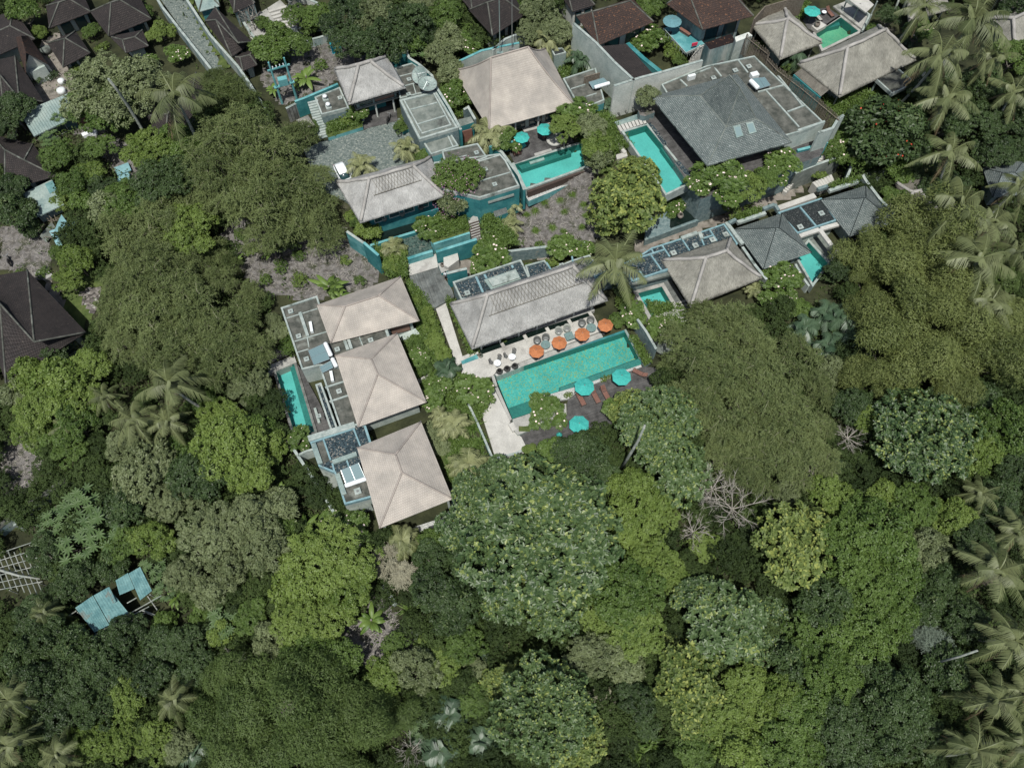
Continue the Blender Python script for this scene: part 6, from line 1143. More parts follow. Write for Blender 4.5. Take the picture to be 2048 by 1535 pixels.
slab('pool_deck', KL(400, 130, 450, 60, 560, 50, 640, 105, 480, 210, 430, 180), UP+.08, UP-1, 'deck'); o = tag(slab('plinth', KL(455, 165, 510, 135, 550, 160, 490, 195), UP+.6, UP, 'paving_white', None, None, None), 'white plinth with a stone jar at the green pool corner', 'plinth'); p = P(*KL(493, 150)[0], UP+1.1); inst(pt, 'brown stone jar on the white plinth by the green pool', (p.x, p.y, UP+.6), 0, 1.0)
p = P(*KL(495, 105)[0], UP+.4); inst(lo, 'pale blue cushioned lounger beside the green pool umbrella', (p.x, p.y, UP+.1), DA+1.6, 1.0); p = P(*KL(570, 80)[0], UP+.4); inst(lo, 'pinkish brown lounger right of the green pool umbrella', (p.x, p.y, UP+.1), DA+1.6, 1.0)
for ch in [k for k in bpy.data.objects if k.get('label', '').startswith('pale blue cushioned')][0].children:
    if ch.name.startswith(('seat', 'backrest')): ch.material_slots[0].link = 'OBJECT'; ch.material_slots[0].material = M['cushion']
p = P(*KL(532, 82)[0], UP+.5); inst(wtb, 'small white round table between two loungers by the green pool', (p.x, p.y, UP+.1), 0, .8)
pg = thing('open_pavilion', 'white-framed open pavilion right of the green pool', 'pavilion', ctr(PP(KL(720, 60), UP))); slab('x', KL(590, 40, 690, 0, 830, 100, 790, 195), UP+.3, UP-.5, 'paving_grey', None, pg).name = 'floor'; slab('x', KL(680, -10, 780, -30, 850, 30, 800, 80), UP+3, UP+2.8, 'paving_white', None, pg).name = 'roof'
for xy in KL(650, 70, 720, 120, 790, 190, 826, 105): p = P(*xy, UP+.3); MB().tube([(p.x, p.y, UP), (p.x, p.y, UP+3)], .12, 6).build('column', 'parapet', pg)
beams(pg, [(KL(672, 0)[0], KL(820, 100)[0]), (KL(820, 100)[0], KL(775, 200)[0])], UP+2.9 if 0 else UP+.5, .3, .2, 'parapet', 'edge_beam')
thatched('weathered thatched roof at the far right edge', KQ(955, 150, 1290, 55, 1500, 260, 1190, 385), KQ(1180, 150, 1300, 110), UP+3.2, n=(14, 8), op=False); thatched('thatched roof partly hidden by palms at the top right corner', KQ(1040, -80, 1300, -140, 1420, 40, 1130, 45), KQ(1180, -30, 1290, -60), UP+3.2, n=(12, 8), op=False)
thatched('pale thatched roof behind the palms at the top edge', KQ(280, -60, 560, -140, 640, 60, 300, 165), KQ(400, 20, 460, 0), UP+3.0, n=(12, 8), op=False); thatched('dark thatched roof under palms right of the curved bench', pr([1795, 365, 1855, 350, 1875, 420, 1815, 425]), pr([1825, 385, 1840, 382]), 3.2, 'thatch_dark', None, 0, n=(10, 6), op=False)
sx = slate_pav('slate roof glimpsed under palms at the right edge', pr([1965, 335, 2050, 318, 2080, 385, 1985, 395]), pr([2005, 345, 2030, 345]), 0)
# brown-roofed houses along the top
def house(label, cs, ridge, z, mat='brown_tile', rise=None, base=UP, wall='pale_wall', ins=.9, nm='village_house', n=(10, 6), win=True, capm='ridge'):
    o = thing(nm, label, 'house', ctr(PP(cs, base))); ro, c, r0, r1 = hip_roof(o, cs, ridge, z, rise, mat, 0, 0, .18, .12, 'concrete' if capm == 'ridge' else mat, n=n); w_, q = walls(o, c, base-.4, z-.1, ins, wall)
    if win:
        for u in (.08, .56): opening(o, q[2], q[3], u, u+.34, base+.5, z-.5, 'wood_dark', 'window_glass')
        opening(o, q[1], q[2], .35, .6, base+.1, z-.7, 'wood_dark', 'blind', 'door')
    return o
house('brown and orange patched tile roof behind the tall pale wall', KJ(165, 165, 740, -20, 960, 225, 395, 465), KJ(330, 120, 720, 10), UP+4.6, 'rust_tile', 1.0, UP)
lr = thing('lean_to_house', 'long low brown lean-to roof along the tall pale wall', 'house', ctr(PP(KJ(700, 620), UP))); mb = MB(); a, b, c_, d = P(*KJ(405, 475)[0], UP+4.6), P(*KJ(680, 450)[0], UP+4.0), P(*KJ(960, 765)[0], UP+4.0), P(*KJ(755, 800)[0], UP+4.6); face_grid(mb, b, c_, a, d, 8, 5); mb.add([v+Vector((0, 0, -.15)) for v in (a, b, c_, d)], [(0, 1, 2, 3)], 1); mb.build('roof', ['brown_tile', 'wood_dark'], lr); MB().prism([(v.x, v.y) for v in inset([a, b, c_, d], .3)], UP-.5, UP+3.9).build('wall', 'pale_wall', lr)
free_wall('deep blue-green wall beside the brown lean-to roof', KJ(690, 440, 850, 590, 1040, 740), UP+2.8, UP-1, .6, 'teal', 'teal')
h2 = house('two-storey house with rusty brown hip roof and balcony, top right of centre', [(1333, 8), (1452, -42), (1507, 32), (1405, 60)], [(1375, -20), (1440, -40)], UP+6.0, 'rust_tile', 2.2, UP, 'stained_wall', 1.2)
slab('x', KJ(1060, 290, 1250, 220, 1480, 450, 1290, 540), UP+3.0, UP+2.6, 'teal_pale', 'parapet', h2).name = 'balcony'; slab('x', KJ(1480, 440, 1750, 345, 1800, 430, 1535, 510), UP+3.6, UP-.5, 'rust_tile', 'stained_wall', h2).name = 'side_roof'; slab('x', KJ(1790, 380, 1930, 330, 1970, 365, 1800, 430), UP+4.6, UP-.5, 'white_wall', 'pale_wall', h2).name = 'roof_terrace'
for k in range(7): a = KJ(1310+k*18, 635-k*26, 1355+k*18, 640-k*26, 1365+k*18, 622-k*26, 1322+k*18, 615-k*26); slab('x', a, UP+.6+k*.45, UP, 'paving_white', None, h2).name = 'stair_step'
bm = MB(); pts = PP(KJ(1060, 290, 1290, 540, 1480, 450), UP+3.9)
for a, b in zip(pts[:-1], pts[1:]):
    bm.tube([a, b], .05, 5)
    for k in range(9): p = a.lerp(b, k/8); bm.tube([(p.x, p.y, UP+3), (p.x, p.y, UP+3.9)], .03, 4)
bm.build('balcony_rail', 'parapet', h2); p = P(*KJ(1380, 445)[0], UP+3.9); tag(MB().box((p.x, p.y, UP+3.75), (.9, .12, .5), .3).build('hanging_cloth', 'red_cloth'), 'bright red cloth hanging on the balcony rail', 'cloth')
p = P(*KJ(1280, 320)[0], UP+3.5); tag(MB().box((p.x, p.y, UP+3.5), (2.0, .5, .08), -.8).box((p.x, p.y, UP+3.25), (1.7, .3, .4), -.8).build('wooden_bench', 'wood_red'), 'wooden bench on the brown-roofed house balcony', 'bench')
ub = thing('tarp_screen', 'tall tan cloth screen at the top edge beside the brown-roofed house', 'screen', ctr(PP([(1520, 20)], UP))); MB().ribbon([(P(*a, UP+5).x, P(*a, UP+5).y) for a in KL(90, 120, 160, 40, 300, 0, 430, -60)], .15, UP, UP+5).build('cloth', 'bamboo', ub)
house('dark brown roof at the top edge behind the poles', [(938, 20), (1020, -22), (1050, 30), (985, 72)], [(975, 5), (1005, -5)], UP+4, base=UP); house('small dark brown roof at the top edge above the olive tree', [(900, -30), (985, -45), (1010, -2), (945, 25)], [(940, -15), (965, -20)], UP+4, base=UP, win=False)
house('white-walled house corner at the top edge left of the patched brown roof', [(1110, -25), (1165, -45), (1190, 10), (1145, 24)], [(1135, -15), (1160, -22)], UP+3.5, 'brown_tile', None, UP, 'white_wall', .3)
for i, (x, yb, h) in enumerate(((1000, 106, 10.), (1024, 98, 8.5))):
    p = P(x, yb, UP+3.7); tag(MB().tube([(p.x, p.y, UP), (p.x, p.y, UP+3.7+h)], .07, 6).box((p.x, p.y, UP+3.75), (.9, .5, .15)).build('metal_mast', 'grey_metal' if i else 'stain_metal'), ('left thin pale' if i == 0 else 'right thin dark')+' metal mast rising behind the large tiled roof', 'mast')
free_wall('pale high wall under the two metal masts', [(985, 100), (1010, 78), (1050, 62)], UP+3.6, UP-1, .3, 'pale_wall')
# left village
VB = 3.6
house('dark hip-roofed house at the top edge, second from left', [(92, 12), (158, -30), (182, 24), (98, 57)], [(118, 5), (138, -2)], VB+3, base=VB, rise=1.8); house('largest dark hip-roofed house at the top left with pale ridge lines', [(180, 24), (270, -22), (303, 38), (217, 73)], [(222, 5), (240, 0)], VB+3, base=VB, rise=2.4)
house('small dark pyramid-roofed pavilion beside the village yard', [(94, 86), (151, 62), (181, 106), (126, 135)], [(129, 78), (131, 77)], VB+2.6, base=VB, rise=1.8); house('blackish low roof directly below the largest hip-roofed village house', [(219, 73), (285, 60), (297, 92), (252, 106)], [(245, 80), (270, 74)], VB+2.6, 'brown_tile', .5, VB, win=False)
house('big dark brown roof at the left edge above the red gable', [(-40, 45), (28, 20), (70, 78), (-20, 118)], [(-20, 70), (20, 52)], VB+3.2, base=VB, win=False); house('long dark brown hip roof at the left edge below the red gable', [(-45, 128), (30, 112), (88, 204), (10, 235)], [(0, 150), (38, 196)], VB+3.2, base=VB)
rg_ = thing('gabled_house', 'steep reddish brown gable roof with pale gable end in the village', 'house', ctr(PP([(60, 110)], VB))); a, b, c_, d = PP([(29, 75), (52, 150), (97, 130), (58, 72)], VB+3); r0, r1 = P(42, 72, VB+5.6), P(52, 106, VB+5.8); mb = MB(); face_grid(mb, a, b, r0, r1, 6, 5); face_grid(mb, c_, d, r1, r0, 6, 5)
mb.build('roof', 'rust_tile', rg_); b2, c2 = b.lerp(a, .15), c_.lerp(d, .15); MB().add([(b2.x, b2.y, VB-.3), (c2.x, c2.y, VB-.3), (c2.x, c2.y, VB+2.9), (r1.x, r1.y+.4, VB+5.2), (b2.x, b2.y, VB+2.9)], [(0, 1, 2, 3, 4)]).build('gable_wall', 'white_wall', rg_); MB().prism([(v.x, v.y) for v in inset([a, b, c_, d], .5)], VB-.4, VB+2.7).build('wall', 'pale_wall', rg_)
pm = thing('metal_roof_house', 'long pale grey-green metal roof in the left village', 'house', ctr(PP([(110, 225)], VB))); mb = MB(); a, b, c_, d = P(39.4, 226, VB+3.4), P(157.6, 178, VB+3.4), P(184.4, 217.5, VB+2.6), P(67.8, 272.7, VB+2.6); face_grid(mb, d, c_, a, b, 10, 4); mb.add([v+Vector((0, 0, -.12)) for v in (a, b, c_, d)], [(0, 1, 2, 3)]); mb.build('roof', 'stain_metal', pm); MB().prism([(v.x, v.y) for v in inset([a, b, c_, d], .6)], VB-1, VB+2.5).build('wall', 'stained_wall', pm)
q = inset([a, b, c_, d], .6); opening(pm, q[2], q[3], .1, .3, VB, VB+2, 'wood_dark', 'blind', 'door'); opening(pm, q[2], q[3], .5, .8, VB+.6, VB+2); mb = MB()
for k in range(25): u = k/24; mb.tube([a.lerp(b, u)+Vector((0, 0, .03)), d.lerp(c_, u)+Vector((0, 0, .03))], .03, 3)
mb.build('corrugation', 'stain_metal', pm.children[0])
house('dark brown hip roof at the left edge above a pale metal lean-to', [(-20, 268), (66, 288), (113, 352), (10, 380)], [(10, 300), (48, 320)], 5.2, base=2.4, rise=1.6)
pl = thing('metal_roof_shed', 'stained pale metal lean-to roof with a blue patch near the left edge', 'shed', ctr(PP([(80, 400)], 2))); mb = MB(); a, b, c_, d = P(33, 393, 4.6), P(104, 358.7, 4.6), P(127.7, 409, 3.8), P(66, 437.5, 3.8); face_grid(mb, d, c_, a, b, 8, 5); mb.add([v+Vector((0, 0, -.12)) for v in (a, b, c_, d)], [(0, 1, 2, 3)]); mb.build('roof', 'stain_metal', pl)
MB().add([v+Vector((0, 0, .05)) for v in (a.lerp(b, .78).lerp(d.lerp(c_, .78), .05), b.lerp(c_, .05), b.lerp(c_, .4), a.lerp(b, .78).lerp(d.lerp(c_, .78), .45))], [(0, 1, 2, 3)]).build('patch', 'blue_metal', pl); MB().prism([(v.x, v.y) for v in inset([a, b, c_, d], .7)], 1.5, 3.6).build('wall', 'stained_wall', pl)
BD = house('very large dark brown hip roof at the left edge', [(-60, 560), (54.7, 540), (172.3, 664), (12, 766)], [(0, 607), (68.4, 683.5)], 3.6, 'brown_tile', 3.2, .3, n=(14, 8))
for i, (cs, mt, z) in enumerate(((KO(360, 680, 400, 580, 465, 670, 390, 720), 'tarp', 2.6), (KO(325, 690, 360, 675, 395, 765, 360, 770), 'tarp', 1.8), (KO(450, 630, 515, 585, 545, 650, 490, 670), 'tarp', 1.9), (KO(265, 720, 340, 625, 355, 660, 290, 740), 'concrete_pale', 1.7))):
    v = PP(cs, z); v = [Vector((a.x, a.y, z+(.5 if k in (0, 1) else -.2))) for k, a in enumerate(v)]; mb = MB(); face_grid(mb, v[3], v[2], v[0], v[1], 6, 4, .1, .1); o = mb.build('tarpaulin', mt, None, True); tag(o, ['largest pale blue sheet propped over the scrap heap', 'narrow blue sheet at the foot of the scrap heap', 'crumpled blue sheet at the right of the scrap heap', 'greyish torn sheet at the left of the scrap heap'][i], 'tarpaulin', 'sheets over the scrap heap')
p = Pg(98, 462); mb = MB(); ru = random.Random(8)
for k in range(46): a = ru.uniform(0, 6.28); x, y = p.x+ru.uniform(-2.5, 2.5), p.y+ru.uniform(-2, 2); l = ru.uniform(.5, 1.6); g = G(x, y)+ru.uniform(.1, 1.1); mb.tube([(x, y, g), (x+l*math.cos(a), y+l*math.sin(a), g+ru.uniform(-.3, .5))], .05, 4)
tag(mb.build('wood_pile', 'bamboo'), 'heap of broken grey timber under blue sheets', 'wood pile')
p = Pg(250, 345); tag(MB().box((p.x, p.y, p.z+.7), (2.0, 1.6, .12), .5).box((p.x+.3, p.y-1.2, p.z+.3), (1.6, 1.2, .5), .2).build('scrap_stack', 'tarp'), 'stack of pale metal sheets on the dirt path', 'scrap stack')
for x, y, s_, lb in ((178, 271, .9, 'white'), (89, 163, .5, 'small')): p = Pg(x, y); tag(MB().box((p.x, p.y, p.z+.35), (1.7*s_, .8*s_, .5*s_), .6).box((p.x+.9, p.y+.2, p.z+.3), (.8*s_, .8*s_, .45*s_), .2).build('household_goods', 'white_paint'), lb+' household goods left outside in the village', 'clutter')
for i, (x, y, s_) in enumerate(((91, 99, .8), (122, 181, .62), (122, 162, .5))): p = Pg(x, y, .6); tag(MB().lathe([(s_*.9, 0), (s_, .5), (s_*.96, .8), (s_*.5, .86)], (p.x, p.y, p.z), 18).build('water_tank', 'white_metal' if i else 'concrete_pale', None, True), ['large pale round lid in the village yard', 'white round tub in the village yard', 'small white basin beside the potted plants'][i], 'tub')
p = Pg(671, 91, 1); tag(MB().box((p.x, p.y, p.z+.6), (1.5, 1.2, 1.1), .3).box((p.x, p.y, p.z+1.2), (1.6, 1.3, .1), .3).build('water_tank', 'teal_plastic'), 'bright blue box tank on bare ground near the top', 'water tank')
# lane-side house, temple yard
house('dark brown roof beside the right lane wall', [(410, 42), (430, 14), (505, 84), (464, 114)], [(432, 40), (476, 86)], VB+3.4, base=VB, rise=1.9); house('small dark brown roof below the lane-side house', [(466, 114), (508, 96), (514, 130), (486, 142)], [(480, 115), (500, 110)], VB+2.8, base=VB, rise=.5, win=False)
house('flat pale roof house at the top edge right of the lane', [(385, -12), (430, -20), (440, 12), (398, 24)], [(405, -5), (420, -8)], VB+3.0, 'stain_metal', .3, VB, 'teal_pale', .4, win=False)
house('house with reddish doors at the top edge of the temple yard', [(452, -14), (500, -30), (510, 6), (468, 26)], [(470, -8), (490, -14)], VB+3.2, 'brown_tile', .8, VB, 'stained_wall', .2)
house('sunken dark roof behind the large coconut palm', [(292, 232), (392, 145), (425, 180), (330, 300)], [(335, 228), (385, 180)], VB+2.4, base=VB, rise=1.2, win=False)
slab('temple_yard', [(490, 45), (560, 0), (620, 60), (560, 90), (520, 95), (500, 75)], VB+.5, VB-1, 'paving_grey')
for k in range(6): a = KN(750+k*14, 68+k*20, 880+k*10, 30+k*20, 886+k*10, 40+k*20, 756+k*14, 78+k*20); slab('yard_step', a, VB+.75, VB, 'paving_white')
for i, (a, z, mt) in enumerate((([(487, 44), (510, 78), (528, 74)], VB+1.0, 'pale_wall'), ([(565, 62), (605, 55), (662, 48), (645, 20)], VB+1.4, 'pale_wall'), ([(575, 0), (610, -5), (640, 8)], VB+1.5, 'white_wall'), ([(600, 84), (640, 74), (668, 64)], VB+1.8, 'stained_wall'))): free_wall(['low pale kerb wall at the left of the temple yard', 'low pale wall around the temple yard shrubs', 'white wall at the top edge of the temple yard', 'stained wall at the lower side of the temple yard'][i], a, z, VB-.5, .3, mt)
for i, (x, y) in enumerate(((590, 8), (600, 40), (575, 66))): p = P(x, y, VB+1.5); o = thing('stone_shrine', ['upper', 'middle', 'lower'][i]+' small grey stone shrine in the temple yard', 'shrine', (p.x, p.y, VB+.4), 0, 'stone shrines'); MB().box((p.x, p.y, VB+.7), (1.1, 1.1, .7)).box((p.x, p.y, VB+1.3), (.7, .7, .6)).build('base', 'concrete_pale', o); MB().lathe([(.55, 0), (.5, .1), (.3, .35), (.05, .8)], (p.x, p.y, VB+1.6), 4).build('roof', 'concrete', o)
# power transformer on two poles
tf = thing('pole_transformer', 'blue-green two-pole power transformer among banana plants', 'transformer', (*P(575, 200, UP).xy, UP))
pa, pb = P(565, 208, UP), P(594, 199, UP)
for q in (pa, pb): MB().tube([(q.x, q.y, UP-.5), (q.x, q.y, UP+7.5)], [.2, .13], 8).build('pole', 'teal_pale', tf)
MB().box(((pa.x+pb.x)/2, (pa.y+pb.y)/2, UP+3.2), ((pb-pa).length+.8, .5, .15), math.atan2(pb.y-pa.y, pb.x-pa.x)).box(((pa.x+pb.x)/2, (pa.y+pb.y)/2, UP+6.2), ((pb-pa).length+1, .2, .2), math.atan2(pb.y-pa.y, pb.x-pa.x)).build('crossarm', 'teal_pale', tf)
m_ = (pa+pb)/2; MB().box((m_.x, m_.y, UP+3.8), (1.3, .8, 1.1), .3).build('transformer_tank', 'teal_pale', tf)
for k in range(4): p = pa.lerp(pb, .15+k*.23); MB().lathe([(.05, 0), (.09, .1), (.05, .2), (.09, .3), (.04, .4)], (p.x, p.y, UP+6.3), 7).build('insulator', 'white_paint', tf)
# blue corrugated shed at the lower left
bs = thing('corrugated_shed', 'derelict blue corrugated metal shed with bamboo poles, lower left', 'shed', ctr(PP([(225, 1210)], 0)))
def corr(parent, cs, z0, z1, nm='roof_sheet'):
    a, b, c_, d = P(*cs[0], z1), P(*cs[1], z1), P(*cs[2], z0), P(*cs[3], z0); mb = MB(); n = max(4, int((b-a).length/.12)); vs = []
    for j in (0, 1):
        for i in range(n+1): u = i/n; p = a.lerp(b, u) if j == 0 else d.lerp(c_, u); vs.append((p.x, p.y, p.z+(.035 if i % 2 else 0)))
    mb.add(vs, [(i, i+1, n+2+i, n+1+i) for i in range(n)]); return mb.build(nm, 'blue_metal', parent)
Y = K(0, 1115, 3.657)
corr(bs, Y(550, 365, 680, 275, 800, 490, 690, 545), 2.3, 2.9); corr(bs, Y(685, 275, 790, 215, 940, 400, 805, 488), 2.4, 3.0); corr(bs, Y(845, 165, 935, 110, 985, 225, 875, 272), 2.5, 2.9); corr(bs, Y(940, 115, 1025, 65, 1112, 240, 1025, 310), 2.6, 3.1); corr(bs, Y(770, 225, 800, 212, 850, 320, 825, 335), 3.05, 3.1); corr(bs, Y(665, 590, 700, 545, 725, 580, 690, 610), .6, .9)
mb = MB()
for a, b, z in (((500, 425), (560, 385), 2.2), ((700, 560), (960, 400), 2.2), ((720, 548), (1090, 355), 2.1), ((890, 440), (1180, 275), 2.3), ((900, 500), (1060, 400), 1.4), ((800, 480), (845, 580), 1.8), ((960, 410), (990, 480), 1.6), ((1080, 280), (1150, 380), 1.9), ((930, 330), (1000, 290), 2.2)): mb.tube([P(*Y(*a)[0], z), P(*Y(*b)[0], z+.2)], .06, 5)
for xy in Y(570, 400, 800, 500, 940, 400, 1100, 270, 860, 200): p = P(*xy, 2.2); mb.tube([(p.x, p.y, -.5), (p.x, p.y, 2.3)], .07, 5)
mb.build('bamboo_frame', 'bark_pale', bs)
rk = thing('bamboo_rack', 'open lattice rack of pale bamboo poles at the left edge', 'rack', ctr(PP([(30, 1140)], 0))); mb = MB()
for k in range(7): a, b = P(-20+k*12, 1095+k*2, 1.6), P(10+k*13, 1175+k*3, 1.6); mb.tube([a, b], .05, 5)
for k in range(6): a, b = P(-20, 1112+k*14, 1.7), P(70+k*3, 1082+k*16, 1.7); mb.tube([a, b], .05, 5)
for x, y in ((5, 1100), (60, 1090), (80, 1165), (20, 1180)): p = P(x, y, 1.6); mb.tube([(p.x, p.y, -.4), (p.x, p.y, 1.7)], .06, 5)
mb.build('poles', 'bark_pale', rk)
free_wall('dark old wall running diagonally at the left edge', [(-10, 1060), (30, 1025), (85, 990), (135, 955)], 1.8, -.5, .6, 'stained_wall', 'concrete'); free_wall('pale stub post on the dark old wall', [(22, 1030), (30, 1050)], 2.1, 0, .3, 'parapet')
free_wall('straight pale concrete kerb by the banana plant, upper piece', [(766, 1170), (790, 1208)], .7, -.4, .45, 'parapet', 'parapet'); free_wall('straight pale concrete kerb by the banana plant, lower piece', [(816, 1246), (845, 1287)], .7, -.4, .45, 'parapet', 'parapet')
patch('pond_edge', [(160, 585), (185, 568), (205, 585), (200, 620), (180, 628), (165, 610)], 'rubble', .12); 
for k in range(3): a = [(68+k*8, 545+k*5), (90+k*6, 536+k*5), (94+k*6, 540+k*5), (72+k*8, 550+k*5)]; slab('step_tread', a, .8, 0, 'paving_grey')
patch('earth_path', [(95, 560), (125, 590), (165, 660), (180, 690), (165, 690), (130, 640), (95, 590)], 'earth_path', .07)
# bare trunks and poles
def bare_trunk(label, pts, r0, r1, mat='bark_pale', nm='dead_tree'):
    q = [P(x, y, z) for x, y, z in pts]; n = len(q); o = thing(nm, label, 'tree trunk', (q[0].x, q[0].y, q[0].z)); MB().tube(q, [r0+(r1-r0)*k/(n-1) for k in range(n)], 8).build('trunk', mat, o, True); return o
bare_trunk('tall bare leaning palm trunk over the dense round village tree', [(311, 302, 3.5), (286, 262, 6), (258, 215, 11), (238, 185, 14), (217, 158, 17)], .24, .16); bare_trunk('pale leaning trunk emerging below the big-leaved tree', [(1243, 937, 3), (1262, 905, 7), (1277, 880, 10), (1290, 850, 13)], .2, .12)
bare_trunk('bare blue-grey trunk lying beside the blue corrugated shed', [(345, 1242, .6), (315, 1232, 1.2), (285, 1220, 1.8)], .16, .1)
bare_trunk('slanting pale trunk at the far right bottom', [(1882, 1322, 5), (1920, 1312, 7), (1955, 1300, 9)], .12, .1); bare_trunk('left pale leaning trunk beside the white open pavilion', [(1775, 55, 4), (1790, 20, 7), (1800, -6, 9)], .2, .14); bare_trunk('right pale leaning trunk beside the white open pavilion', [(1797, 40, 4), (1810, 8, 7), (1818, -10, 9)], .2, .14)
bare_trunk('pale trunk under palms right of the long thatched villa', [(1812, 190, 4), (1835, 165, 7), (1850, 145, 9)], .2, .15); bare_trunk('dark branch resting across the bamboo rack', [(-5, 1138, 2.2), (35, 1150, 2.3), (80, 1157, 2.1)], .16, .09)
